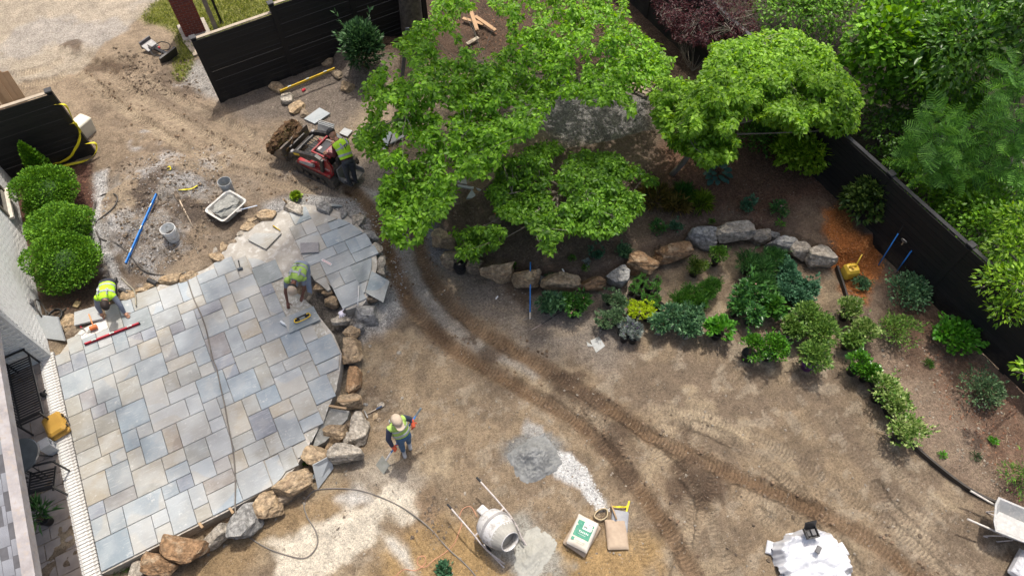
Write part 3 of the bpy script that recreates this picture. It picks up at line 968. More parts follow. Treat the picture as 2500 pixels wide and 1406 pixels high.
def fence(label, a, b, z0, tops, gapy=0, side=1, bh=.138, post_at=None, name='board_fence'):
    """horizontal board fence from a to b (xy); tops lists the top level of each bay; the board face looks to `side`"""
    a, b = np.array(a, float), np.array(b, float)
    d = (b - a) / np.linalg.norm(b - a)
    nrm = np.array([-d[1], d[0]]) * side
    L = np.linalg.norm(b - a)
    t = thing(name, label, 'fence', (a[0], a[1], z0), math.atan2(d[1], d[0]), 'black stained board fences')
    n = len(tops)
    w = L / n
    ys = side
    pmesh = {}
    for i in range(n + 1):
        h = max(tops[max(i - 1, 0)], tops[min(i, n - 1)]) - z0 + .05
        o = obj('post', box(.13, .13, h, (0, 0, h / 2)), BLK, t, (i * w, 0, 0))
        obj('cap', box(.17, .17, .035, (0, 0, h + .018), bev=.008), CAPM, o)
        obj('batten', box(.14, .022, h - .08, (0, 0, (h - .08) / 2)), BLK, t, (i * w, ys * .094, .02))
    for i in range(n):
        h = tops[i] - z0
        k = int((h - .06) / (bh + .006))
        step = (h - .06) / k
        me = mesh('board', box(w - .02, .02, step - .007), BLK)
        for j in range(k):
            dz = random.choice((0, 0, 0, -.004)) if gapy else 0
            link('board', me, t, ((i + .5) * w, ys * .072, .05 + (j + .5) * step + dz), random.uniform(-.0015, .0015), sc=(1, 1, 1 - (.035 * random.random() if gapy else .01)))
        obj('top_cap', box(w - .135, .10, .022, (0, 0, 0)), RAW if gapy else CAPM, t, ((i + .5) * w, 0, h + .012))
    return t


fence('black board fence with yellow tape at the house end of the gateway', (-3.68, 17.05), (-8.6, 17.05), .24, [2.40, 2.40], 1, 1)
fence('black board fence stepping up towards the big oak trunk', (-.02, 17.34), (6.6, 17.60), .24, [2.40, 2.62, 2.62], 1, -1)
fence('long black board fence in front of the green thicket', (12.98, -4.2), (12.98, 19.2), .02, [2.0] * 4 + [2.0, 2.05, 2.35, 2.4, 2.4, 2.4], 0, 1)
plate = obj('grey_plank', box(.10, .03, 2.6), mat('blue_grey_steel', (.10, .115, .14), .5), None, P(985, 160, 1.2), 0, r=(R(8), R(10), 0))
tag(plate, 'blue-grey steel strip standing beside the oak trunk', 'strip')

# ---- red brick column with its stone base
colm = thing('brick_column', 'red brick column beside the lawn at the driveway edge', 'column', (.12, 20.85, .26))
obj('core', box(.62, .62, 3.4, (0, 0, 1.75)), mat('column_mortar', (.34, .29, .25), .9), colm)
RB = mat('red_brick', (.25, .065, .04), .85, (.14, .035, .025), 7, .4, 50)
RB2 = mat('dark_brick', (.13, .04, .032), .85, (.22, .06, .04), 7, .4, 50)
bs, bl = [mesh('brick', box(.20, .02, .058, bev=.003), m_) for m_ in (RB, RB2)], [mesh('brick', box(.02, .20, .058, bev=.003), m_) for m_ in (RB, RB2)]
for r in range(44):
    z = .16 + r * .0735
    for k in range(4):
        x0, x1 = ([-.315, -.105, .105, .315, .315] if r % 2 else [-.315, -.21, 0, .21, .315])[k:k + 2]
        if x1 - x0 < .05:
            continue
        w = x1 - x0 - .011
        o = link('brick', random.choice(bs), colm, ((x0 + x1) / 2, -.315, z), sc=(w / .20, 1, 1))
        o = link('brick', random.choice(bl), colm, (-.315, (x0 + x1) / 2, z), sc=(1, w / .20, 1))
obj('plinth', box(.86, .86, .12, (0, 0, .06), bev=.02), mat('plinth_stone', (.38, .34, .29), .85), colm)
p = P(528, 72, .3)
tag(obj('timber_post', box(.13, .13, 3.2, (0, 0, 1.6), rx=R(0)), mat('grey_timber', (.27, .24, .20), .85, (.18, .155, .13), 4, .4), None, (p[0], p[1], .2)), 'weathered grey timber post next to the brick column', 'post')
p = P(541, 56, .3)
tag(obj('black_post', join(box(.07, .07, 3.2, (0, 0, 1.6)), box(.12, .12, .03, (0, 0, .1))), BLK, None, (p[0], p[1], .2)), 'slim black post standing in the grass behind the column', 'post')
for i, (a, b) in enumerate([((452, 100), (480, 138)), ((463, 97), (489, 132))]):
    p, q = G(*a), G(*b)
    tag(obj('deck_board', box(np.linalg.norm(q - p), .14, .035, (0, 0, .03)), RAW, None, (p + q) / 2, math.atan2(q[1] - p[1], q[0] - p[0])), ['left', 'right'][i] + ' pale board of the pair lying at the fence end', 'board', 'boards by the fence end')
# planks leaning behind the fence by the house
PLK = mat('new_plank', (.42, .27, .15), .75, (.33, .20, .11), 3, .3, 30)
for i in range(6):
    p = P(30, 262, 1.25)
    tag(obj('lumber_plank', box(.135, .035, 2.3, (0, 0, 0), rx=R(-22), rz=R(random.uniform(-3, 3))), PLK, None, (-4.45 - i * .142, 17.62 + .02 * (i % 2), 1.55 + .04 * (i % 3))),
        'brown lumber plank number %s from the left leaning behind the house-side fence' % ['one', 'two', 'three', 'four', 'five', 'six'][i], 'plank', 'planks leaning behind the fence')
# ================================================================ leaves
LEAF = {
    'ovate': ([(0, 0, 0), (.28, .27, .06), (.62, .23, .03), (1, 0, -.14), (.62, -.23, .03), (.28, -.27, .06)], [(0, 3, 2, 1), (0, 5, 4, 3)]),
    'lance': ([(0, 0, 0), (.42, .14, .03), (1, 0, -.10), (.42, -.14, .03)], [(0, 2, 1), (0, 3, 2)]),
    'small': ([(0, 0, 0), (.5, .30, .05), (1, 0, -.06), (.5, -.30, .05)], [(0, 2, 1), (0, 3, 2)]),
    'round': ([(0, 0, 0), (.2, .33, .05), (.7, .38, .03), (1, 0, -.06), (.7, -.38, .03), (.2, -.33, .05)], [(0, 3, 2, 1), (0, 5, 4, 3)]),
    'blade': ([(0, 0, 0), (.5, .035, .12), (1, 0, -.05), (.5, -.035, .12)], [(0, 2, 1), (0, 3, 2)]),
    'needle': ([(0, .03, 0), (1, 0, 0), (0, -.03, 0)], [(0, 1, 2)]),
    'spray': ([(0, 0, 0), (.35, .22, 0), (.62, .34, .02), (.72, .12, .02), (1, 0, 0), (.72, -.12, .02), (.62, -.34, .02), (.35, -.22, 0)], [(0, 3, 2, 1), (0, 5, 4, 3), (0, 7, 6, 5)]),
}
_v, _f = [], []
for k in range(9):
    x = .12 + k * .098
    l = .34 * math.sin(.5 + k * .27)
    for s in (-1, 1):
        n = len(_v)
        _v += [(x - .018, 0, 0), (x + .02, 0, 0), (x + .12 + .02, s * l, -.03), (x + .09, s * l, -.05)]
        _f.append((n, n + 1, n + 2, n + 3))
n = len(_v)
_v += [(0, .008, 0), (1, .002, -.06), (1, -.002, -.06), (0, -.008, 0)]
_f.append((n, n + 1, n + 2, n + 3))
LEAF['frond'] = (_v, _f)


def leaves(pos, dirs, size, kind, m, name='foliage', parent=None, loc=(0, 0, 0), wid=1.0, roll=.5, rng=None):
    """one mesh of many leaves; pos, dirs (N,3), size (N,)"""
    rng = rng or RNG
    tv, tf = LEAF[kind]
    tv = np.array(tv) * (1, wid, 1)
    N, K = len(pos), len(tv)
    d = dirs / (np.linalg.norm(dirs, axis=1)[:, None] + 1e-9)
    up = np.tile([0, 0, 1.0], (N, 1)) + rng.normal(0, roll, (N, 3))
    s = np.cross(up, d)
    s /= np.linalg.norm(s, axis=1)[:, None] + 1e-9
    u = np.cross(d, s)
    V = pos[:, None, :] + size[:, None, None] * (tv[None, :, 0:1] * d[:, None] + tv[None, :, 1:2] * s[:, None] + tv[None, :, 2:3] * u[:, None])
    me = bpy.data.meshes.new(name)
    me.vertices.add(N * K)
    me.vertices.foreach_set('co', V.astype(np.float32).ravel())
    cnt = [len(f) for f in tf]
    base = np.concatenate([np.array(f) for f in tf])
    idx = (np.arange(N)[:, None] * K + base[None]).ravel()
    me.loops.add(len(idx))
    me.loops.foreach_set('vertex_index', idx.astype(np.int32))
    me.polygons.add(N * len(tf))
    st = np.concatenate([[0], np.cumsum(cnt)[:-1]])
    me.polygons.foreach_set('loop_start', (np.arange(N)[:, None] * len(base) + st[None]).astype(np.int32).ravel())
    me.update(calc_edges=True)
    me.validate()
    me.materials.append(m)
    return link(name, me, parent, loc)


def rand_dirs(n, rng=None):
    v = (rng or RNG).normal(size=(n, 3))
    return v / np.linalg.norm(v, axis=1)[:, None]


def in_poly(q, x, y):
    ins = np.zeros(x.shape, bool)
    for i in range(len(q)):
        a, b = q[i], q[(i + 1) % len(q)]
        c = (a[1] > y) != (b[1] > y)
        ins ^= c & (x < a[0] + (y - a[1]) * (b[0] - a[0]) / ((b[1] - a[1]) or 1e-9))
    return ins


BARK = mat('bark_grey', (.20, .165, .13), .9, (.11, .09, .07), 6, .8, 25)
OAKB = mat('bark_oak', (.13, .11, .09), .95, (.055, .047, .04), 9, 1.0, 14)
TWIG = mat('twig', (.30, .26, .22), .85, (.18, .15, .12), 6)


def Pv(px, py, z):
    """many pixels at many levels at once"""
    x = (px - 1250) / FPX
    y = -(py - 703) / FPX
    dX, dY, dZ = x, CP + y * SP, -SP + y * CP
    t = (z - CAMZ) / dZ
    X, Y = dX * t, dY * t
    return np.stack([X * CT + Y * ST, -X * ST + Y * CT, z], -1)


def crown_tree(name, label, polys, holes, zc, dome, n, lsize, m, base, kind='ovate', trunk_r=.10, per=6, gap=.42, seed=0, cat='tree', group=None, limbs=14, droop=.45, under=.35, thick=.7, trunk_m=None, lump=1.0):
    """a broad tree whose spread follows an outline; leaf rosettes on twigs, limbs from one trunk"""
    rng = np.random.default_rng(seed + 100)
    pts = []
    for poly in polys:
        q = np.array(poly, float)
        lo, hi = q.min(0), q.max(0)
        k = int(n * (hi - lo).prod() / sum((np.array(p).max(0) - np.array(p).min(0)).prod() for p in polys) * 1.9)
        xy = rng.uniform(lo, hi, (k, 2))
        keep = in_poly(q, xy[:, 0], xy[:, 1])
        for h in holes:
            keep &= ~in_poly(np.array(h, float), xy[:, 0], xy[:, 1])
        edge = sdf(q, xy[:, 0], xy[:, 1])
        keep &= edge > 34 * (fbm(xy[:, 0], xy[:, 1], 30, seed + 2, 2) - .25)
        keep &= (fbm(xy[:, 0], xy[:, 1], 46, seed, 3) + .25 * (rng.random(k) - .5)) > gap
        pts.append(xy[keep])
    xy = np.concatenate(pts)
    c = xy.mean(0)
    rad = np.abs(xy - c).max(0)
    e = np.clip((((xy - c) / rad) ** 2).sum(1), 0, 1.3)
    # layered sprays: level steps with a soft scatter
    lay_ = np.round(fbm(xy[:, 0], xy[:, 1], 130, seed + 3, 2) * 7) / 7
    z = zc + dome * (1 - e) + (lay_ - .5) * thick * 2 + (fbm(xy[:, 0], xy[:, 1], 38, seed + 5, 2) - .5) * lump + rng.normal(0, .09, len(xy))
    z = np.maximum(z, .75)
    u = rng.random(len(xy)) < under
    z = np.where(u, np.maximum(z - rng.uniform(.2, 1.1, len(xy)), .7), z)
    W = Pv(xy[:, 0], xy[:, 1], z)
    t = thing(name, label, cat, (base[0], base[1], gz(base[0], base[1]) - .05), 0, group)
    org = np.array(t.location)
    W = W - org
    k = per
    ang = rng.uniform(0, 2 * math.pi, (len(W), 1)) + np.arange(k)[None] * 2 * math.pi / k + rng.normal(0, .25, (len(W), k))
    dirs = np.stack([np.cos(ang), np.sin(ang), -droop + rng.normal(0, .38, ang.shape)], -1).reshape(-1, 3)
    pos = np.repeat(W, k, 0) + dirs * .02 + rng.normal(0, .02, (len(W) * k, 3))
    leaves(pos, dirs, rng.uniform(.55, 1.25, len(pos)) * lsize, kind, m, 'crown', t, rng=rng, roll=.45)
    # trunk, limbs, twigs
    top = W.mean(0)
    tz = max(.7, top[2] * .45)
    fork = np.array([top[0] * .25, top[1] * .25, tz])
    s = [tube(smooth_path([(0, 0, 0), fork * .5 + (.05, -.04, 0), fork], 4), np.linspace(trunk_r, trunk_r * .75, 9)[:9], 9)]
    sel = W[rng.choice(len(W), limbs, replace=False)]
    obj('trunk', s[0], trunk_m or BARK, t, smooth=True)
    L = []
    nodes = []
    for p in sel:
        mid = fork * .5 + p * .5 + (0, 0, .12)
        path = smooth_path([fork, fork * .75 + p * .25 + (0, 0, .12), mid + rng.normal(0, .08, 3), p - (0, 0, .08)], 4)
        L.append(tube(path, np.linspace(trunk_r * .45, .010, len(path)), 6))
        nodes += [path[i] for i in range(4, len(path))]
    nodes = np.array(nodes)
    for p in W[rng.choice(len(W), min(len(W), limbs * 14), replace=False)]:
        a = nodes[np.argmin(np.linalg.norm(nodes - p, axis=1))]
        L.append(tube([a, (a + p) / 2 + (0, 0, .05) + rng.normal(0, .04, 3), p], [.008, .006, .003], 3, False))
    obj('limbs', join(*L), TWIG, t)
    return t


DOG = mat_leaf('dogwood_leaf', (.12, .28, .02), (.25, .48, .04), .45)
DOG2 = mat_leaf('dogwood_leaf_deep', (.09, .22, .02), (.19, .38, .035), .42)
DOG3 = mat_leaf('dogwood_leaf_wide', (.14, .30, .02), (.30, .52, .055), .45)
T1 = [[(985, 70), (1050, 35), (1070, -40), (1510, -60), (1540, 40), (1600, 85), (1650, 150), (1640, 185), (1590, 200), (1570, 260), (1540, 290), (1500, 250), (1440, 255), (1380, 245), (1340, 290), (1310, 335), (1240, 365),
       (1220, 400), (1190, 440), (1120, 470), (1090, 530), (1030, 590), (985, 610), (935, 575), (915, 500), (940, 420), (880, 385), (860, 340), (885, 280), (870, 215), (920, 160), (960, 110)]]
dx = [(1120, 30), (1180, 10), (1240, 40), (1245, 110), (1200, 125), (1120, 115)]
w = P(1225, 225, .3)
crown_tree('dogwood_tree', 'wide light green dogwood spreading over the middle of the yard', T1, [dx, [(940, 320), (1000, 325), (975, 360), (940, 390)], [(1110, 430), (1200, 430), (1190, 500), (1120, 500)]], 2.5, .9, 8200, .12, DOG, w, seed=1, gap=.37, under=.3)
T2 = [[(1225, 380), (1330, 340), (1410, 345), (1490, 375), (1560, 400), (1605, 440), (1590, 490), (1570, 530), (1520, 565), (1440, 595), (1400, 570), (1350, 600), (1300, 560), (1230, 530), (1190, 470)],
      [(1100, 560), (1140, 540), (1240, 545), (1245, 590), (1200, 620), (1160, 645), (1120, 635), (1100, 600)], [(1290, 540), (1350, 560), (1355, 620), (1315, 615)], [(1190, 470), (1260, 480), (1250, 540), (1200, 540)]]
w = P(1380, 490, .5)
crown_tree('dogwood_tree', 'lower darker green dogwood in front of the gravel clearing', T2, [], 1.6, .55, 4200, .108, DOG2, w, seed=2, gap=.415, trunk_r=.07)
T3 = [[(1690, 190), (1740, 110), (1830, 70), (1940, 60), (2020, 110), (2080, 180), (2105, 250), (2090, 320), (2040, 330), (1980, 310), (1960, 335), (1900, 310), (1850, 290), (1800, 300), (1800, 370), (1765, 410), (1700, 400), (1640, 370), (1595, 300), (1580, 240), (1600, 180)]]
w = G(1640, 425)
crown_tree('dogwood_tree', 'dense bright dogwood with large leaves by the fence corner', T3, [], 2.6, 1.1, 8200, .118, DOG3, w, seed=3, gap=.30, per=6, under=.45, trunk_r=.08, thick=.8, lump=1.6)
MAP = mat_leaf('maple_leaf', (.035, .008, .010), (.075, .016, .018), .3)
crown_tree('maple_tree', 'dark red Japanese maple at the top edge behind the dogwoods', [[(1600, -60), (1850, -60), (1865, 60), (1840, 120), (1760, 140), (1690, 110), (1620, 90), (1580, 20)]], [], 1.7, .5, 1100, .10, MAP, P(1720, 60, .3), seed=4, gap=.33, trunk_r=.06, kind='lance', per=7)
# bare twigs of a small dead shrub by the maple
tw = []
rng = np.random.default_rng(5)
b0 = G(1690, 175)
for k in range(14):
    a = rng.uniform(0, 6.28)
    p1 = np.array([math.cos(a) * .3, math.sin(a) * .3, rng.uniform(.3, .6)])
    p2 = p1 * 2 + rng.normal(0, .12, 3)
    tw.append(tube([(0, 0, 0), p1, p2], [.009, .006, .003], 4))
    for _ in range(3):
        tw.append(tube([p1, (p1 + p2) / 2 + rng.normal(0, .08, 3), p2 + rng.normal(0, .2, 3)], [.005, .004, .002], 3))
tag(obj('bare_shrub', join(*tw), TWIG, None, b0), 'leafless grey twiggy shrub between the two dogwoods', 'shrub')


def ell_tree(name, label, blobs, n, lsize, kind, m, base, seed, trunk_r=.12, cat='tree', group=None, tilt=.35, wid=1.0, inner=.25, hi=1.0):
    """tree or thicket bush: leaf clumps over the skins of several lumps, given as world (x, y, z, rx, ry, rz)"""
    rng = np.random.default_rng(seed)
    t = thing(name, label, cat, (base[0], base[1], gz(base[0], base[1]) - .05), 0, group)
    org = np.array(t.location)
    A = np.array([b[3] * b[4] + b[4] * b[5] for b in blobs])
    pos, dirs = [], []
    for b, w in zip(blobs, A / A.sum()):
        k = int(n * w)
        d = rand_dirs(k, rng)
        d[:, 2] = np.where(d[:, 2] < -.35, -d[:, 2], d[:, 2])
        lump = .78 + .35 * (np.sin(d[:, 0] * 5 + seed) * np.cos(d[:, 1] * 6 + 2 * seed) * .5 + .5) + rng.normal(0, .05, k)
        r = np.where(rng.random(k) < inner, rng.uniform(.45, 1, k), 1) * lump
        pos.append(np.array(b[:3]) - org + d * r[:, None] * np.array(b[3:6]))
        dd = d + rng.normal(0, .5, (k, 3))
        dd[:, 2] -= tilt
        dirs.append(dd)
    pos, dirs = np.concatenate(pos), np.concatenate(dirs)
    leaves(pos, dirs, rng.uniform(.7, 1.25, len(pos)) * lsize, kind, m, 'crown', t, rng=rng, wid=wid)
    c = np.array(blobs[0][:3]) - org
    obj('trunk', tube(smooth_path([(0, 0, 0), (c[0] * .3, c[1] * .3, c[2] * .4), (c[0] * .8, c[1] * .8, c[2] * .9)], 4), np.linspace(trunk_r, trunk_r * .5, 9), 8), BARK, t, smooth=True)
    L = []
    for b in blobs:
        e = np.array(b[:3]) - org
        for _ in range(4):
            q = e + rand_dirs(1, rng)[0] * np.array(b[3:6]) * .8
            L.append(tube(smooth_path([c * .5, (c * .5 + q) / 2 + (0, 0, .1), q], 3), np.linspace(trunk_r * .35, .01, 7), 5))
    obj('limbs', join(*L), TWIG, t)
    return t


# ---- thicket beyond the fence
IVY = mat_leaf('thicket_pale', (.09, .22, .025), (.20, .40, .05), .4)
GRN = mat_leaf('thicket_green', (.09, .22, .02), (.21, .42, .035), .4)
DRK = mat_leaf('thicket_dark', (.055, .15, .02), (.14, .30, .035), .36, .35, .5)
YEL = mat_leaf('thicket_yellow', (.10, .23, .015), (.25, .43, .03), .4)
MIM = mat_leaf('mimosa_leaf', (.09, .24, .04), (.19, .41, .07), .42)


def B(px, py, z, rx, ry, rz):
    p = P(px, py, z)
    return (p[0], p[1], z, rx, ry, rz)


TG = 'thicket beyond the long fence'
ell_tree('privet_bush', 'pale leafed climbing bush at the top beyond the fence corner', [B(1960, 20, 1.0, 1.5, 1.2, 1.0), B(2060, 40, 1.0, 1.3, 1.0, 1.0), B(2010, -40, 1.2, 1.6, 1.2, 1.0), B(1900, -20, .8, 1.0, 1.0, .7)], 7000, .12, 'small', IVY, P(1990, 40, -.3), 21, .08, 'bush', TG)
ell_tree('round_leaf_tree', 'round-leafed bright green tree beyond the fence next to the dogwood', [B(2160, 110, 2.2, 1.0, .9, 1.0), B(2190, 50, 2.4, .9, .8, .8), B(2120, 180, 1.4, .8, .8, .8), B(2230, 130, 1.6, .7, .7, .8)], 3600, .155, 'round', GRN, P(2170, 190, -.4), 22, .09, 'tree', TG)
ell_tree('laurel_tree', 'glossy dark long-leafed tree in the upper right thicket', [B(2340, 130, 2.6, 1.2, 1.1, 1.0), B(2290, 90, 2.4, .9, .9, .8), B(2400, 60, 2.6, 1.2, 1.0, .9), B(2360, 190, 2.0, .9, .9, .8)], 4200, .19, 'lance', DRK, P(2350, 220, -.5), 23, .10, 'tree', TG, wid=1.5)
ell_tree('holly_tree', 'dark thicket tree in the very top right corner', [B(2460, 20, 3.0, 1.4, 1.2, 1.2), B(2540, 90, 3.0, 1.2, 1.2, 1.3), B(2400, -40, 2.4, 1.4, 1.1, 1.0), B(2280, -30, 2.0, 1.3, 1.1, .9)], 5200, .16, 'ovate', DRK, P(2480, 120, -.6), 24, .12, 'tree', TG)
ell_tree('mimosa_tree', 'feathery mimosa with fern-like fronds standing apart behind the fence', [B(2285, 345, 2.7, .42, .4, .45), B(2255, 400, 2.1, .42, .4, .35), B(2325, 405, 2.1, .45, .4, .35), B(2290, 290, 3.1, .2, .2, .25)], 230, .45, 'frond', MIM, P(2290, 420, -.3), 25, .06, 'tree', TG, tilt=.55, inner=.35)
ell_tree('mimosa_tree', 'taller feathery mimosa at the right edge of the thicket', [B(2480, 270, 3.4, .5, .5, .6), B(2465, 340, 2.9, .45, .45, .5), B(2500, 400, 2.6, .5, .5, .45), B(2480, 200, 3.6, .4, .4, .4)], 260, .46, 'frond', MIM, P(2480, 430, -.4), 26, .08, 'tree', TG, tilt=.55, inner=.35)
ell_tree('privet_bush', 'dense dark undergrowth bush right behind the fence posts', [B(2190, 260, .3, 1.0, .9, .7), B(2260, 240, .5, 1.0, .9, .7), B(2170, 330, .3, .7, .7, .6), B(2330, 300, .2, 1.0, .9, .6), B(2200, 390, .2, .5, .6, .5)], 5200, .11, 'ovate', DRK, P(2230, 300, -.4), 27, .06, 'bush', TG)
ell_tree('privet_bush', 'green hedge-like bush spilling over the fence top at centre right', [B(2370, 520, 1.4, .7, .6, .6), B(2320, 470, 1.1, .5, .5, .5), B(2430, 560, 1.7, .7, .6, .6), B(2290, 430, .5, .45, .5, .5), B(2470, 500, 1.5, .7, .7, .7)], 4200, .10, 'small', GRN, P(2400, 570, -.3), 28, .06, 'bush', TG)
ell_tree('privet_bush', 'yellow-green bush hanging over the fence at the right edge', [B(2470, 620, 2.1, .5, .45, .5), B(2440, 690, 2.0, .45, .4, .4), B(2490, 700, 2.2, .5, .5, .5), B(2450, 760, 1.8, .3, .3, .3), B(2500, 560, 2.2, .6, .6, .6)], 2300, .125, 'lance', YEL, P(2530, 690, -.3), 29, .06, 'bush', TG, wid=1.5)
ell_tree('privet_bush', 'small sprig of yellow leaves poking in at the right edge', [B(2500, 905, 2.0, .16, .16, .15)], 60, .13, 'ovate', YEL, P(2560, 950, 0), 30, .02, 'bush', TG)
ell_tree('privet_bush', 'shaded bush filling the gap between mimosa and fence', [B(2400, 430, .4, 1.0, .9, .6), B(2480, 470, .6, 1.0, .9, .6), B(2340, 380, .0, .8, .8, .5)], 3200, .11, 'ovate', DRK, P(2410, 470, -.4), 31, .05, 'bush', TG)
ell_tree('privet_bush', 'bright leafy bush between the round-leafed tree and the mimosa', [B(2230, 200, 1.6, .6, .6, .6), B(2280, 180, 1.8, .6, .6, .6), B(2330, 240, 1.6, .6, .6, .6), B(2390, 300, 1.4, .6, .6, .6)], 3000, .12, 'ovate', GRN, P(2290, 250, -.4), 33, .06, 'bush', TG)
ell_tree('privet_bush', 'light green bush along the back of the fence below the mimosa', [B(2230, 420, .5, .4, .5, .5), B(2270, 470, .7, .4, .5, .5), B(2330, 500, .9, .4, .5, .5), B(2360, 460, .8, .5, .6, .5)], 2600, .11, 'ovate', GRN, P(2300, 480, -.3), 34, .05, 'bush', TG)
ell_tree('privet_bush', 'dense green bush behind the lower end of the long fence', [(14.3, 1.5, .5, 1.0, 1.3, .9), (14.5, -.8, .4, 1.0, 1.2, .8), (14.6, 3.4, .5, .9, 1.0, .8), (16.2, .6, .4, 1.2, 1.6, .9)], 3600, .13, 'ovate', GRN, (14.6, 1.0), 35, .07, 'bush', TG)
# ---- tall trees whose crowns stand above the picture and shade the yard
OAKL = mat_leaf('oak_leaf', (.04, .10, .015), (.09, .19, .03), .3)


def O2W(X, Y, z):
    return (X * CT + Y * ST, -X * ST + Y * CT, z)


def tall_tree(name, label, base, crowns, seed, r, lsize=.26):
    rng = np.random.default_rng(seed)
    t = thing(name, label, 'tree', (base[0], base[1], gz(base[0], base[1]) - .1))
    org = np.array(t.location)
    pos = []
    L = []
    top = np.mean([c[:3] for c in crowns], 0) - org
    fork = np.array([top[0] * .2, top[1] * .2, 9.0])
    obj('trunk', tube(smooth_path([(0, 0, 0), (0.02, .02, 1.2), fork * .5, fork], 5), np.concatenate([[r * 1.25], np.linspace(r, r * .7, 15)]), 14), OAKB, t, smooth=True)
    for (x, y, z, rx, ry, rz, n, k) in crowns:
        c = np.array([x, y, z]) - org
        for _ in range(n):
            d = rand_dirs(1, rng)[0] * rng.random() ** .4
            q = c + d * (rx, ry, rz)
            pos.append(q + rng.normal(0, 1, (k, 3)) * (.42, .42, .25))
            path = smooth_path([fork + (0, 0, rng.uniform(-1, 2)), (fork + q) / 2 + (0, 0, 1.0), q], 3)
            L.append(tube(path, np.linspace(.09, .015, len(path)), 5))
    pos = np.concatenate(pos)
    d = rand_dirs(len(pos), rng)
    d[:, 2] = -abs(d[:, 2]) * .5
    leaves(pos, d, rng.uniform(.7, 1.3, len(pos)) * lsize, 'ovate', OAKL, 'crown', t, rng=rng, roll=.8, wid=1.2)
    obj('limbs', join(*L), OAKB, t)


tall_tree('oak_tree', 'massive grey-barked oak trunk at the end of the black fence', P(1013, 108, .3),
          [(*O2W(3.0, 14.9, 16), 4.6, 2.0, 1.5, 38, 28), (*O2W(-4.5, 12.8, 17), 3.8, 2.8, 1.2, 66, 26), (*O2W(-1.2, 17.2, 15), 2.5, 1.6, 1.4, 24, 30)], 41, .36)
tall_tree('poplar_tree', 'tall tree in the thicket whose crown shades the long fence', O2W(16.0, 17.5, 0), [(*O2W(9.6, 15.2, 15), 2.6, 2.6, 1.5, 42, 32)], 42, .28)
# ================================================================ shrubs, potted plants, lawn
POT = mat('nursery_pot', (.018, .018, .019), .45, (.03, .03, .031), 5)
POTW = mat('white_pot', (.62, .64, .64), .45, (.5, .52, .52), 5)
POTP = mat('purple_pot', (.14, .035, .22), .45)
SOILM = mat('potting_soil', (.055, .038, .028), .95, (.09, .06, .04), 20, .6)
STEM = mat('stem', (.12, .09, .05), .9)


def pot_mesh(r, h, m):
    return mesh('pot', lathe([(r * .74, 0), (r * .95, h * .9), (r * 1.04, h * .9), (r * 1.04, h), (r * .93, h), (r * .90, h * .86)], 16), m, True)


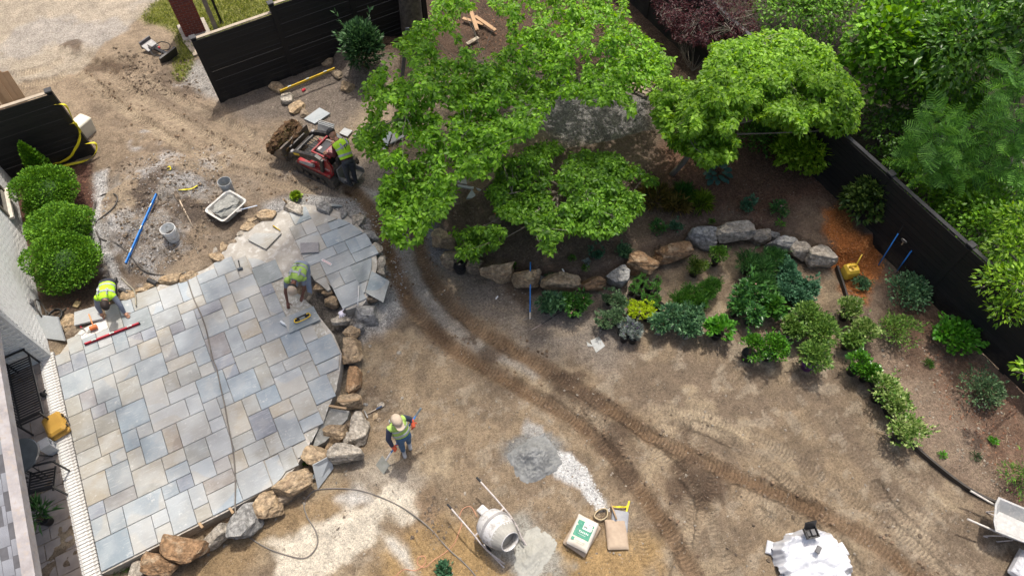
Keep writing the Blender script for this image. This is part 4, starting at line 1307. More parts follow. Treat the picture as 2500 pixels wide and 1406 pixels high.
def plant(name, label, px, py, r, h, kind, lsize, n, m, pot=None, seed=None, cat='shrub', group=None, lumps=5, up=.35, flowers=None, wid=1.0, z=None, roll=.5, cone=0.0, asp=1.0, core=1.0, lobes=0):
    """leafy plant standing on the ground; px, py is the middle of its foliage in the photograph"""
    seed = seed if seed is not None else int(px * 7 + py * 13)
    rng = np.random.default_rng(seed)
    if pot or r < .3:
        r *= .74
        h *= .84
    g = G(px, py)
    ph = .24 if pot else 0.0
    zz = g[2] + ph + h * .5
    b = P(px, py, zz)
    base = (b[0], b[1], gz(b[0], b[1]) if z is None else z)
    t = thing(name, label, cat, base, rng.uniform(-.4, .4) * 0, group)
    if pot:
        pr = max(.10, min(.17, r * .55))
        o = link('pot', pot_mesh(pr, .24, {'b': POT, 'w': POTW, 'p': POTP}[pot]), t)
        obj('soil', lathe([(pr * .9, .17), (pr * .9, .20)], 12), SOILM, o)
    pos, dirs = [], []
    C = [(0, 0, .5, core)] + [(.62 * math.cos(q), .62 * math.sin(q), z_, rng.uniform(.36, .52)) for q, z_ in [(k_ * 2.4 + seed, .30 + .6 * ((k_ * .37) % 1)) for k_ in range(lobes)]] + [(*(rand_dirs(1, rng)[0][:2] * .5), rng.uniform(.3, .75), rng.uniform(.35, .7)) for _ in range(lumps)]
    W = np.array([c[3] ** 2 for c in C])
    for c, w in zip(C, W / W.sum()):
        k = max(6, int(n * w))
        d = rand_dirs(k, rng)
        d[:, 2] = np.where(d[:, 2] < -.45, -d[:, 2], d[:, 2])
        rr = np.where(rng.random(k) < .3, rng.uniform(.3, 1, k), 1) * rng.uniform(.85, 1.08, k)
        p = np.array(c[:3]) * (1, 1, 0) + d * rr[:, None] * c[3] * (1, 1, .5)
        p[:, 2] += c[2]
        taper = 1 - cone * np.clip(p[:, 2:3], 0, 1)
        p = np.concatenate([p[:, :2] * taper, p[:, 2:3]], 1)
        pos.append(p * (r * asp, r, h) + (0, 0, ph))
        dd = d * (1, 1, .8) + rng.normal(0, .35, (k, 3))
        dd[:, 2] += up
        dirs.append(dd)
    for _ in range(9 if n > 200 and not cone and not lobes else 0):          # stray shoots
        a_ = rng.uniform(0, 6.28)
        e_ = np.array([math.cos(a_), math.sin(a_), rng.uniform(.2, 1.1)])
        tt = rng.uniform(.55, 1.32, 14)[:, None]
        pos.append(np.array([0, 0, h * .35 + ph]) + e_ * tt * (r, r, h * .62) + rng.normal(0, .012, (14, 3)))
        dirs.append(e_ + rng.normal(0, .6, (14, 3)))
    pos, dirs = np.concatenate(pos), np.concatenate(dirs)
    if not lobes and kind != 'blade' and r < .45:
        kp = vn(pos[:, 0] + seed, pos[:, 1] + pos[:, 2] * .8, r * .55 + .02, seed % 5) > .27
        pos, dirs = pos[kp], dirs[kp]
    pos[:, 2] = np.maximum(pos[:, 2], .02)
    leaves(pos, dirs, rng.uniform(.7, 1.25, len(pos)) * lsize, kind, m, 'foliage', t, rng=rng, wid=wid, roll=roll)
    S = []
    for _ in range(7):
        q = pos[rng.integers(len(pos))]
        S.append(tube([(0, 0, .0 + ph * .7), (q[0] * .4, q[1] * .4, ph + q[2] * .4), q * .92], [.012, .008, .004], 4))
    obj('stem', join(*S), STEM, t)
    if flowers:
        fm, fn, fs = flowers
        i = rng.choice(len(pos), fn)
        q = pos[i]
        obj('blossoms', join(*[ball(fs, fs, fs * .7, p + (0, 0, fs * .6), 6, 4) for p in q]), fm, t)
    return t


L = mat_leaf
CYP = L('cypress_leaf', (.06, .17, .015), (.15, .31, .025), .2, .6, .2)
BOX = L('box_leaf', (.05, .13, .018), (.12, .26, .03), .25)
BOX2 = L('box_leaf_olive', (.05, .10, .012), (.11, .18, .022), .25)
BLU = L('juniper_leaf', (.04, .12, .06), (.09, .20, .105), .2)
JUN = L('grass_green', (.05, .15, .045), (.11, .26, .07), .25)
FER = L('fern_leaf', (.04, .14, .02), (.10, .25, .04), .3)
HOL = L('holly_leaf', (.03, .12, .012), (.10, .27, .02), .25, .28, .6)
BRI = L('bright_leaf', (.06, .22, .02), (.13, .36, .035), .35)
ABE = L('abelia_leaf', (.08, .18, .03), (.19, .31, .065), .35)
VAR = L('variegated_leaf', (.10, .22, .03), (.36, .46, .16), .35)
SIL = L('silver_leaf', (.15, .19, .17), (.27, .31, .28), .2)
LIM = L('lime_leaf', (.30, .42, .02), (.48, .60, .03), .4)
GRY = L('grey_green_leaf', (.055, .115, .05), (.115, .19, .085), .22)
RHO = L('rhodo_leaf', (.03, .11, .03), (.08, .21, .04), .25, .35, .5)
DKS = L('salvia_leaf', (.05, .13, .06), (.115, .23, .10), .22)
PIE = L('pieris_leaf', (.17, .33, .02), (.38, .55, .06), .4)
LAU = L('laurel_leaf', (.045, .095, .02), (.12, .19, .04), .25, .35, .5)
UPR = L('upright_leaf', (.03, .08, .03), (.08, .17, .06), .25)
TGR = L('tan_grass', (.16, .15, .03), (.33, .25, .07), .3)
YGR = L('yellow_grass', (.14, .25, .02), (.30, .42, .05), .35)
HST = L('hosta_leaf', (.03, .09, .075), (.06, .14, .11), .2, .4)
PINK = mat('pink_petal', (.62, .30, .30), .6)
PURP = mat('purple_petal', (.30, .16, .48), .6)
WHITEF = mat('white_petal', (.75, .72, .62), .6)

# three clipped mounds and a pointed one along the house wall
CYP_CORE = mat('cypress_core', (.03, .075, .012), .9)
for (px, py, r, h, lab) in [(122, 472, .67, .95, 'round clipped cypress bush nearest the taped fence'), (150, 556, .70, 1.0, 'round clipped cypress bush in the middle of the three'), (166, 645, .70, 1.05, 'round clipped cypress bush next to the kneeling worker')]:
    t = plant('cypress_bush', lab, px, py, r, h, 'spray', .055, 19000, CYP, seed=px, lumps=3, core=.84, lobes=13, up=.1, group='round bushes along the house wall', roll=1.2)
    obj('dark_core', ball(r * .72, r * .72, h * .38, (0, 0, h * .5), 16, 10), CYP_CORE, t, smooth=True)  # dark filler ball added inside to block the view through the leaves
t = plant('cypress_bush', 'small pointed cypress bush at the foot of the taped fence', 88, 398, .36, 1.25, 'spray', .085, 3200, CYP, seed=9, lumps=5, up=.9, cone=.75, group='round bushes along the house wall')
plant('fringe_shrub', 'upright dark green shrub in front of the stepped fence', 882, 100, .50, 1.5, 'lance', .15, 2800, UPR, lumps=9, up=.5, wid=1.5)

PG = 'plants waiting below the boulder wall'
plant('box_ball', 'olive green ball shrub just below the boulder wall', 1702, 646, .30, .5, 'small', .045, 1600, BOX2, 'b', group=PG, up=.3)
plant('box_ball', 'darker green ball shrub closest to the grey boulders', 1754, 620, .27, .5, 'small', .045, 1400, BOX, 'b', group=PG, up=.3)
for i, (px, py, r, lab) in enumerate([(1828, 642, .30, 'wispy green grass clump at the left of the juniper group'), (1866, 652, .30, 'wispy green clump in the middle of the juniper group'), (1888, 630, .26, 'tallest wispy clump nearest the boulders above the junipers'), (1864, 690, .28, 'fluffy grass clump behind the rhododendrons')]):
    plant('feather_grass', lab, px, py, r * 1.1, .40, 'blade', .13, 800, JUN, 'b', group='fine leafed clumps by the boulders', up=.7, wid=1.2)
for i, (px, py, r, lab) in enumerate([(1920, 655, .26, 'blue-green juniper in a pot next to the wispy clumps'), (1930, 690, .34, 'spreading blue juniper at the middle of its group'), (1972, 700, .34, 'spreading blue juniper at the right of its group'), (1955, 728, .30, 'spreading blue juniper at the lower end of its group'), (1912, 712, .26, 'spreading blue juniper at the left of its group')]):
    plant('juniper', lab, px, py, r, .32, 'spray', .075, 1500, BLU, 'b', group='blue junipers set out together', up=.25)
ORDS = 'first second third fourth fifth sixth seventh eighth ninth tenth eleventh'.split()
n = 0
for px, py in sorted([(1545, 702), (1556, 688), (1571, 679), (1562, 712), (1585, 697), (1601, 706), (1577, 727), (1603, 727), (1605, 686), (1592, 740), (1613, 742)]):
    n += 1
    plant('groundcover_pot', 'round ground cover pot, %s from the left in the huddle above the lime plants' % ORDS[n - 1], px, py, .13, .09, 'small', .03, 420, FER, 'b', group='ground cover pots', lumps=2, cat='potted plant')
for px, py, r, lab in [(1490, 722, .24, 'grey-green sprawling plant at the top of its group'), (1512, 738, .22, 'grey-green sprawling plant at the right of its group'), (1478, 780, .28, 'grey-green sprawling plant at the lower left of its group'), (1508, 772, .26, 'grey-green sprawling plant beside the lime plants')]:
    plant('catmint', lab, px, py, r, .28, 'small', .05, 900, GRY, 'b', group='grey-green perennials', cat='potted plant')
for px, py, lab in [(1545, 745, 'upper left lime yellow plant of the bright clump'), (1578, 748, 'upper right lime yellow plant of the bright clump'), (1552, 766, 'lower left lime yellow plant of the bright clump'), (1582, 764, 'lower right lime yellow plant of the bright clump')]:
    plant('lime_sedum', lab, px, py, .17, .16, 'small', .055, 420, LIM, 'b', group='lime yellow plants', cat='potted plant')
for px, py, lab in [(1520, 797, 'silvery lavender at the left rear of the pot huddle'), (1541, 792, 'silvery lavender at the rear of the pot huddle'), (1558, 802, 'silvery lavender at the right of the pot huddle'), (1527, 814, 'silvery lavender pot at the front left of the huddle'), (1549, 818, 'silvery lavender pot at the front right of the huddle')]:
    plant('lavender', lab, px, py, .13, .24, 'lance', .07, 260, SIL, 'b', group='lavender pots', cat='potted plant', up=.8, flowers=(PURP, 7, .014))
for px, py, r, lab in [(1660, 738, .30, 'ferny green plant above the white pots'), (1685, 722, .30, 'ferny green plant in the middle of the fern row'), (1722, 712, .26, 'ferny green plant towards the right of the fern row'), (1738, 698, .22, 'ferny green plant at the right end of the fern row'), (1706, 738, .24, 'ferny green plant at the lower right of the fern row')]:
    plant('coreopsis', lab, px, py, r, .32, 'blade', .10, 900, FER, 'b', group='fern-like green plants', cat='potted plant', up=.6, wid=1.6)
for px, py, r, h, lab in [(1642, 772, .36, .45, 'large dark leafy plant in the left white pot'), (1690, 772, .32, .4, 'dark leafy plant behind the right white pot'), (1614, 792, .26, .35, 'low dark leafy plant at the left of the white pots'), (1682, 802, .28, .35, 'dark leafy plant in the right white pot')]:
    plant('salvia', lab, px, py, r, h, 'lance', .105, 620, DKS, 'w', group='dark plants in white pots', cat='potted plant', wid=1.4)
plant('hydrangea', 'fresh bright green plant standing alone between two groups', 1757, 802, .33, .42, 'ovate', .13, 420, BRI, 'b', group=PG, up=.3)
for px, py, r, lab in [(1835, 690, .26, 'bright tipped rhododendron at the top of its group'), (1816, 720, .28, 'rhododendron at the left of its group'), (1850, 728, .28, 'rhododendron in the middle of its group'), (1802, 748, .24, 'rhododendron in a black pot at the lower left'), (1838, 768, .26, 'rhododendron in a black pot at the lower end')]:
    plant('rhododendron', lab, px, py, r, .42, 'lance', .13, 300, RHO, 'b', group='potted rhododendrons', up=.25, wid=1.5, flowers=(PINK, 3, .022))
plant('hydrangea', 'broad-leafed green hydrangea at the right of the rhododendrons', 1885, 748, .34, .32, 'round', .12, 430, FER, 'b', group=PG, wid=1.0)
plant('holly_shrub', 'glossy green holly block, left half of the pair', 1838, 850, .40, .62, 'small', .065, 1500, HOL, 'b', group='holly shrubs', up=.3)
plant('holly_shrub', 'glossy green holly block, right half of the pair', 1890, 848, .40, .66, 'small', .065, 1500, HOL, 'b', group='holly shrubs', up=.3)
for px, py, r, h, pt, lab in [(1972, 775, .46, .75, 'p', 'airy yellow-green nandina at the upper left of its group'), (2010, 815, .44, .75, 'b', 'airy yellow-green nandina in the middle of its group'), (1990, 870, .42, .7, 'p', 'airy yellow-green nandina in a purple pot at the lower end'), (1938, 800, .32, .55, 'p', 'airy nandina leaning towards the holly block')]:
    plant('nandina', lab, px, py, r, h, 'lance', .085, 1500, ABE, pt, group='airy potted shrubs', up=.35, wid=1.6, lumps=8)
for px, py, r, h, m, lab in [(2078, 752, .36, .5, VAR, 'variegated cream-green shrub at the top of the edging row'), (2112, 805, .34, .45, VAR, 'variegated shrub leaning right across the edging'), (2080, 828, .26, .4, ABE, 'half shaded variegated shrub beside the edging'), (2098, 888, .34, .5, HOL, 'deep green gardenia at the middle of the edging row'), (2128, 905, .26, .42, HOL, 'deep green gardenia overlapping its larger neighbour'),
                             (2165, 950, .40, .55, VAR, 'variegated shrub in a black pot below the gardenias'), (2195, 985, .34, .5, VAR, 'variegated shrub spreading right in the edging row'), (2218, 1050, .46, .6, VAR, 'last variegated shrub at the lower end of the edging row')]:
    plant('gardenia' if m is HOL else 'variegated_shrub', lab, px, py, r, h, 'small', .075, 1000, m, 'b', group='row of shrubs along the edging', up=.35, lumps=8, flowers=(WHITEF, 14, .012) if m is VAR else None)
RB_ = 'shrubs planted in the bed along the long fence'
for px, py, r, h, kind, ls, m, nn, lab in [(2216, 712, .46, .6, 'small', .07, DKS, 1500, 'large planted shrub just below the tools on the fence'), (2200, 812, .42, .55, 'small', .06, ABE, 1300, 'airy green planted shrub in the middle of the fence bed'), (2332, 822, .42, .6, 'round', .10, BRI, 560, 'round-leafed bright shrub next to the long fence'),
                                           (2394, 948, .42, .6, 'small', .06, GRY, 1500, 'blue-green planted shrub near the lower fence'), (2500, 1165, .42, .6, 'lance', .07, BOX, 1000, 'shrub with red mulch at the right picture edge'), (2104, 692, .24, .25, 'small', .05, DKS, 700, 'low spreading shrub beside the yellow can'),
                                           (2265, 888, .10, .12, 'blade', .1, FER, 120, 'tiny tuft between the fence shrubs'), (2300, 1108, .10, .12, 'small', .05, BRI, 90, 'tiny green seedling near the black edging'), (2424, 1078, .12, .14, 'small', .05, BRI, 120, 'small green seedling in the lower fence bed'), (2382, 1115, .10, .10, 'blade', .1, GRY, 90, 'tiny grey tuft in the lower fence bed')]:
    plant('planted_shrub', lab, px, py, r, h, kind, ls, nn, m, group=RB_, lumps=7)
plant('laurel_shrub', 'leaning dark laurel standing in orange mulch by the fence', 2096, 525, .62, 1.3, 'lance', .15, 3400, LAU, lumps=8, up=.4, wid=1.9, cone=.3)
BG = 'small plants in the raised bed'
plant('pieris_shrub', 'tall yellow-green pieris shrub beneath the bright dogwood', 1945, 398, .70, 1.1, 'lance', .15, 3400, PIE, lumps=9, up=.3, wid=1.9)
plant('shade_shrub', 'dark shrub half hidden under the bright dogwood', 1855, 335, .5, .8, 'small', .09, 1100, BOX, lumps=7)
for px, py, r, h, kind, ls, m, nn, fl, lab in [(1828, 500, .24, .35, 'small', .055, BLU, 700, None, 'compact dark evergreen in the middle of the raised bed'), (1903, 508, .26, .3, 'lance', .10, RHO, 260, PINK, 'pink-budded azalea in the raised bed'), (1905, 545, .12, .15, 'lance', .08, BRI, 90, None, 'small bright seedling above the grey boulders'),
                                              (1607, 556, .22, .3, 'lance', .10, RHO, 220, PINK, 'azalea with one pink bloom near the left boulders'), (1650, 552, .20, .28, 'small', .05, BLU, 520, None, 'dark blue-green shrub beside the blooming azalea'), (1738, 537, .10, .12, 'small', .04, BOX, 140, None, 'tiny green plant above the big grey boulder'),
                                              (1458, 613, .22, .22, 'small', .055, BLU, 600, None, 'blue-green low shrub above the small boulder'), (1524, 611, .22, .25, 'small', .055, DKS, 600, None, 'round blue-green shrub above the grey boulder'), (1432, 640, .12, .14, 'small', .05, SIL, 120, None, 'silvery plantlet above the small boulder'),
                                              (1430, 653, .11, .12, 'small', .04, BOX, 160, None, 'green plantlet right behind the small boulder'), (1396, 630, .11, .12, 'small', .04, BOX, 160, None, 'green plantlet in the left of the raised bed'), (1256, 643, .12, .14, 'small', .045, BOX, 200, None, 'green plantlet behind the leftmost large boulder'),
                                              (1342, 668, .14, .12, 'small', .045, GRY, 200, None, 'grey-green plantlet between two large boulders')]:
    plant('bed_plant', lab, px, py, r, h, kind, ls, nn, m, group=BG, lumps=3, flowers=(fl, 3, .025) if fl else None, cat='plant')
for px, py, lab in [(1335, 742, 'dark salvia with grey leaves left of the rake group'), (1356, 738, 'dark salvia closest to the blue rake')]:
    plant('salvia', lab, px, py, .25, .35, 'lance', .12, 420, DKS, 'b', group='salvias in front of the boulders', cat='potted plant', wid=1.3)
for px, py, lab in [(1385, 735, 'pink-tipped plant at the left of the flowering row'), (1402, 752, 'pink-tipped plant at the front of the flowering row'), (1420, 738, 'pink-tipped plant at the right of the flowering row')]:
    plant('penstemon', lab, px, py, .22, .3, 'lance', .10, 320, FER, 'b', group='flowering plants before the boulders', cat='potted plant', wid=1.4, flowers=(PINK, 5, .02))
for px, py, r, m, lab in [(1603, 482, .30, TGR, 'bronze grass clump nearest the dark dogwood'), (1652, 503, .26, TGR, 'bronze grass clump in front of the green one'), (1672, 480, .26, FER, 'green-gold grass clump between bronze clumps'), (1712, 496, .20, YGR, 'small bright yellow-green grass tuft')]:
    plant('grass_clump', lab, px, py, r, .26, 'blade', .26, 260, m, group='grass clumps in the raised bed', cat='grass clump', up=.8, lumps=1, wid=.8)
for px, py, r, m, lab in [(296, 1380, .20, FER, 'low thyme-like weed on the boulders by the porch ledge'), (745, 1120, .10, BOX, 'small weed clump beside the propped slab'), (697, 1161, .11, FER, 'spiky weed tuft at the slab edge'), (1088, 1390, .20, BLU, 'blue-green plant at the bottom edge beside the cord'), (722, 480, .14, YGR, 'yellowed grass tuft by the wooden stake'), (150, 420, .15, BOX, 'low green weed beside the pointed cypress')]:
    plant('weed_clump', lab, px, py, r, .14, 'blade' if m is FER else 'small', .09, 200, m, group='odd weeds and tufts', cat='weed', up=.6, lumps=2, wid=1.3, z=None)
t = plant('spider_grass', 'arching green grass in a pot on the shaded porch', 94, 1262, .28, .34, 'blade', .32, 120, JUN, 'b', cat='potted plant', up=.6, z=.312, wid=.7)
# hosta: every leaf a piece of its own
hb = G(1750, 432)
ho = thing('hosta', 'blue-green hosta with broad cupped leaves under the dogwood', 'plant', hb)
hb2 = G(1672, 408)
rng = np.random.default_rng(77)


def hosta_leaf():
    v, f = [], []
    for i in range(6):
        t_ = i / 5
        w = .5 * math.sin(math.pi * min(1, t_ * .93 + .05)) ** .8
        for j in range(5):
            s = j / 2 - 1
            v.append((t_, s * w * .8, .25 * t_ - .35 * t_ * t_ + .12 * s * s * w))
    for i in range(5):
        for j in range(4):
            a = i * 5 + j
            f.append((a, a + 1, a + 6, a + 5))
    return np.array(v), f


hl = mesh('leaf', hosta_leaf(), HST, True)
for root, cnt, k in ((ho, 26, 1.0),):
    for i in range(cnt):
        a = i * 2.4
        r = .05 + .19 * math.sqrt(i / cnt)
        s = (.16 + .05 * rng.random()) * k
        link('leaf', hl, root, (r * math.cos(a), r * math.sin(a), .30 - .22 * (i / cnt)), 0, (rng.normal(0, .1), -.35 + .7 * (i / cnt), a), (s, s, s))
# lawn
gm = mat_leaf('lawn_blade', (.12, .19, .02), (.30, .33, .06), .3)
sel = np.argwhere((grass_w > .35) & (GY < 23) & (abs(GX) < 19))
i = sel[RNG.integers(len(sel), size=16000)]
pos = np.stack([WX[i[:, 0], i[:, 1]], WY[i[:, 0], i[:, 1]], HGT[i[:, 0], i[:, 1]]], -1) + RNG.uniform(-.03, .03, (len(i), 3)) * (1, 1, 0)
d = RNG.normal(0, .6, (len(i), 3))
d[:, 2] = 1
stuff(leaves(pos, d, RNG.uniform(.05, .13, len(i)), 'blade', gm, 'lawn_grass', wid=2.0))
tag(bpy.data.objects['lawn_grass'], 'sunlit yellow-green lawn behind the stepped fence', 'grass')
# ================================================================ boulders, stones, clods
import bmesh
_bm = bmesh.new()
bmesh.ops.create_icosphere(_bm, subdivisions=4, radius=1.0)
ICO = (np.array([v.co[:] for v in _bm.verts]), [tuple(v.index for v in f.verts) for f in _bm.faces])
_bm.free()
_bm = bmesh.new()
bmesh.ops.create_icosphere(_bm, subdivisions=1, radius=1.0)
ICO1 = (np.array([v.co[:] for v in _bm.verts]), [tuple(v.index for v in f.verts) for f in _bm.faces])
_bm.free()
_bm = bmesh.new()
bmesh.ops.create_icosphere(_bm, subdivisions=2, radius=1.0)
ICO2 = (np.array([v.co[:] for v in _bm.verts]), [tuple(v.index for v in f.verts) for f in _bm.faces])
_bm.free()


ICO0 = (np.array([(1, 0, -.7), (-.5, .87, -.7), (-.5, -.87, -.7), (0, 0, 1.0)]), [(0, 2, 1), (0, 1, 3), (1, 2, 3), (2, 0, 3)])


def rock(sx, sy, sz, seed, ico=None, cuts=13, rough=.035):
    """quarried stone: a ball cut by random planes, broken and roughened"""
    rng = np.random.default_rng(seed)
    v = (ico or ICO)[0].copy()
    v = np.sign(v) * np.abs(v) ** .62
    n = rand_dirs(cuts, rng)
    n[0] = (0, 0, 1)
    n[:, 2] *= .8
    n /= np.linalg.norm(n, axis=1)[:, None]
    for k in range(cuts):
        d = rng.uniform(.60, .92)
        e = np.maximum(v @ n[k] - d, 0)
        v = v - e[:, None] * n[k]
    r = np.stack([vn(v[:, 0] + 3 * i, v[:, 1] + v[:, 2] * 1.7 + seed, .35, i) - .5 for i in range(3)], -1)
    r2 = np.stack([vn(v[:, 0] + v[:, 2] + 3 * i, v[:, 1] * 1.3 + seed, .12, i + 3) - .5 for i in range(3)], -1)
    v = v + r * rough * 4 + r2 * rough * 1.6
    lo, hi = v.min(0), v.max(0)
    v = (v - (lo + hi) / 2) / (hi - lo)
    return v * (sx, sy, sz), (ico or ICO)[1]


def mat_rock(name, a, b_, c):
    m, nt, bs = _new(name)
    tc = nd(nt, 'ShaderNodeTexCoord').outputs['Object']
    mp = nd(nt, 'ShaderNodeMapping', inp={'Scale': (1.4, 1.4, 5.0), 'Rotation': (.3, .25, 0)})
    nt.links.new(tc, mp.inputs[0])
    base = ramp(nt, noise(nt, 2.4, 6, .62, mp.outputs[0]), [(.34, a), (.5, b_), (.66, c)])
    sp = ramp(nt, noise(nt, 12, 6, .7, tc), [(.40, .55), (.62, 1.25)])
    v = nd(nt, 'ShaderNodeVectorMath', operation='MULTIPLY')
    nt.links.new(base, v.inputs[0])
    nt.links.new(sp, v.inputs[1])
    nt.links.new(v.outputs[0], bs.inputs['Base Color'])
    bs.inputs['Roughness'].default_value = .85
    bs.inputs['Specular IOR Level'].default_value = .25
    h = _math(nt, 'ADD', noise(nt, 9, 7, .68, mp.outputs[0]), _math(nt, 'MULTIPLY', noise(nt, 40, 4, .6, tc), .35))
    bump(nt, h, bs, 1.0, .06)
    MATS[name] = m
    return m


ROCKM = {'t': mat_rock('rock_tan', (.42, .295, .17), (.50, .38, .245), (.30, .21, .13)), 'g': mat_rock('rock_grey', (.40, .395, .375), (.29, .285, .27), (.47, .46, .43)),
         'r': mat_rock('rock_rust', (.39, .245, .135), (.32, .195, .105), (.45, .34, .225)), 'w': mat_rock('rock_pale', (.53, .485, .41), (.44, .39, .32), (.36, .32, .26)),
         'd': mat_rock('rock_dark', (.25, .195, .14), (.33, .26, .185), (.19, .15, .11))}
CNAME = {'t': 'tan', 'g': 'grey', 'r': 'rusty brown', 'w': 'pale', 'd': 'dark brown'}
ORD = 'first second third fourth fifth sixth seventh eighth ninth tenth eleventh twelfth thirteenth fourteenth fifteenth sixteenth seventeenth eighteenth nineteenth twentieth'.split()


def boulder(rect, c, label, group, seed, zb=0.0, hk=.75, tilt=0.0, name='boulder', cat='boulder', sink=.06, dmin=.5):
    x0, y0, x1, y1 = rect
    px, py = (x0 + x1) / 2, (y0 + y1) / 2
    p = P(px, py, zb + .2)
    dist = math.sqrt(p[0] ** 2 + p[1] ** 2 + (CAMZ - .2) ** 2)
    q = math.asin((CAMZ - .2) / dist)
    W = (x1 - x0) * dist / FPX * 1.12
    Hv = (y1 - y0) * dist / FPX * 1.14
    H = min(hk * W, .75 * Hv / math.cos(q), .62)
    D = max((Hv - H * math.cos(q)) / math.sin(q), dmin * W)
    p = P(px, py, zb + H / 2)
    return tag(obj(name, rock(W, D, H + sink, seed), ROCKM[c], None, (p[0], p[1], zb + H / 2 - sink / 2), -TH + tilt), label, cat, group)


BW = [(1057, 564, 1117, 601, 't'), (1080, 603, 1128, 658, 'd'), (1137, 628, 1181, 671, 'd'), (1175, 632, 1253, 693, 't'), (1252, 654, 1319, 713, 't'), (1313, 671, 1340, 699, 'g'), (1324, 659, 1411, 719, 't'), (1414, 671, 1475, 716, 'r'),
      (1478, 648, 1535, 708, 'g'), (1531, 607, 1603, 682, 'r'), (1599, 586, 1685, 650, 'r'), (1682, 553, 1746, 611, 'g'), (1748, 548, 1830, 591, 'w'), (1830, 553, 1879, 600, 'w'), (1868, 564, 1903, 588, 'g'), (1880, 576, 1939, 620, 'g'), (1929, 587, 1984, 640, 'w'), (1975, 602, 2036, 658, 'w')]
for i, (a, b, c, d, k) in enumerate(BW):
    boulder((a, b, c, d), k, '%s boulder, %s from the left in the curved wall below the raised bed' % (CNAME[k], ORD[i]), 'boulders of the raised bed wall', 300 + i, 0.0 if i > 1 else .12, .72, (-.1 if i < 7 else .35 if i < 11 else -.3) * (i % 3) * .3)
PW = [(836, 822, 888, 893, 't'), (849, 893, 881, 962, 'r'), (829, 955, 881, 1003, 't'), (836, 1024, 864, 1052, 'd'), (857, 1007, 898, 1085, 'w'), (836, 1052, 879, 1087, 'w'), (795, 1037, 847, 1082, 't'), (808, 1085, 883, 1132, 'w'), (795, 1080, 821, 1104, 't'), (745, 1087, 806, 1145, 't'), (732, 1143, 760, 1169, 't'), (679, 1149, 760, 1214, 't'),
      (674, 1199, 715, 1233, 'd'), (627, 1197, 685, 1266, 't'), (560, 1233, 631, 1311, 'g'), (492, 1286, 556, 1336, 'w'), (404, 1308, 497, 1380, 'r'), (352, 1348, 425, 1412, 'r'), (324, 1368, 353, 1412, 'w')]
for i, (a, b, c, d, k) in enumerate(PW):
    boulder((a, b, c, d), k, '%s boulder, %s counting down the outer patio wall from the circle' % (CNAME[k], ORD[i]), 'boulders of the patio wall', 400 + i, 0, .7, .5 if 10 < i < 16 else 0)
CW = [(865, 738, 921, 792, 'g', 'big grey boulder below the dark leaning slab'), (891, 719, 920, 741, 'd', 'brown stone tucked under the dark leaning slab'), (811, 772, 853, 799, 'w', 'flat pale stone below the white gloves'), (862, 789, 889, 810, 'g', 'small grey stone beneath the big grey boulder'), (841, 796, 877, 830, 't', 'tan stone above the patio wall boulders'),
      (792, 722, 824, 751, 't', 'rounded tan stone beside the bending worker\'s boot'), (766, 687, 793, 714, 't', 'tan stone under the cut edge of the circle'), (787, 709, 812, 724, 't', 'narrow tan stone along the circle joint')]
for i, (a, b, c, d, k, lab) in enumerate(CW):
    boulder((a, b, c, d), k, lab, 'stones between the circle and the patio', 450 + i, .1 if i else 0, .6)
RW = [(920, 622, 940, 656, 'w'), (923, 653, 940, 673, 'w'), (906, 591, 930, 620, 'w'), (896, 557, 916, 591, 'g'), (858, 523, 894, 553, 'w'), (821, 512, 855, 528, 'g'), (763, 497, 814, 516, 'g'), (691, 500, 745, 518, 'w'), (626, 512, 671, 540, 't'), (602, 529, 627, 544, 't'), (590, 542, 618, 565, 't'), (574, 560, 600, 578, 'w'), (534, 594, 560, 612, 't'), (510, 604, 535, 619, 'w'), (512, 615, 552, 640, 't'), (559, 583, 578, 599, 'd'), (640, 530, 662, 542, 'w')]
for i, (a, b, c, d, k) in enumerate(RW):
    boulder((a, b, c, d), k, '%s rim stone, %s going round the circle from its lower right' % (CNAME[k], ORD[i]), 'rim stones round the circle', 480 + i, .26, .28, i * .4, 'rim_stone', 'stone')
for i, (a, b, c, d, k, lab) in enumerate([(331, 702, 358, 717, 't', 'tan edging stone next to the black pipe end'), (355, 690, 386, 704, 't', 'tan edging stone between the two pipe ends'), (392, 673, 440, 693, 't', 'long tan edging stone above the patio corner'), (436, 668, 480, 686, 't', 'tan edging stone where the hose crosses'), (287, 714, 328, 733, 't', 'tan edging stone at the kneeling worker\'s elbow'), (148, 768, 182, 804, 't', 'tan stone beside the ribbed slab')]):
    boulder((a, b, c, d), k, lab, 'stones along the upper patio edge', 500 + i, .26, .3, .3, 'edging_stone', 'stone')
for i, (a, b, c, d, k, lab) in enumerate([(787, 125, 812, 159, 't', 'tan block at the corner of the stepped fence bed'), (812, 167, 833, 195, 'd', 'brown block at the right end of the yellow level'), (831, 195, 860, 224, 't', 'tan flat stone below the right end of the yellow level'), (664, 198, 688, 229, 't', 'tan stone at the left end of the yellow level'), (686, 227, 717, 254, 'w', 'pale stone second from the left end of the yellow level'), (710, 246, 741, 280, 't', 'long tan stone in the row above the loader'), (730, 268, 754, 290, 'd', 'brown stone touching the square slab'), (1193, 525, 1225, 547, 'd', 'brown stone under the lower dogwood twigs'), (790, 118, 830, 145, 'd', 'dark rock behind the fence corner block')]):
    boulder((a, b, c, d), k, lab, 'stones of the small upper bed', 520 + i, .30, .45, .4 * i, 'bed_stone', 'stone')
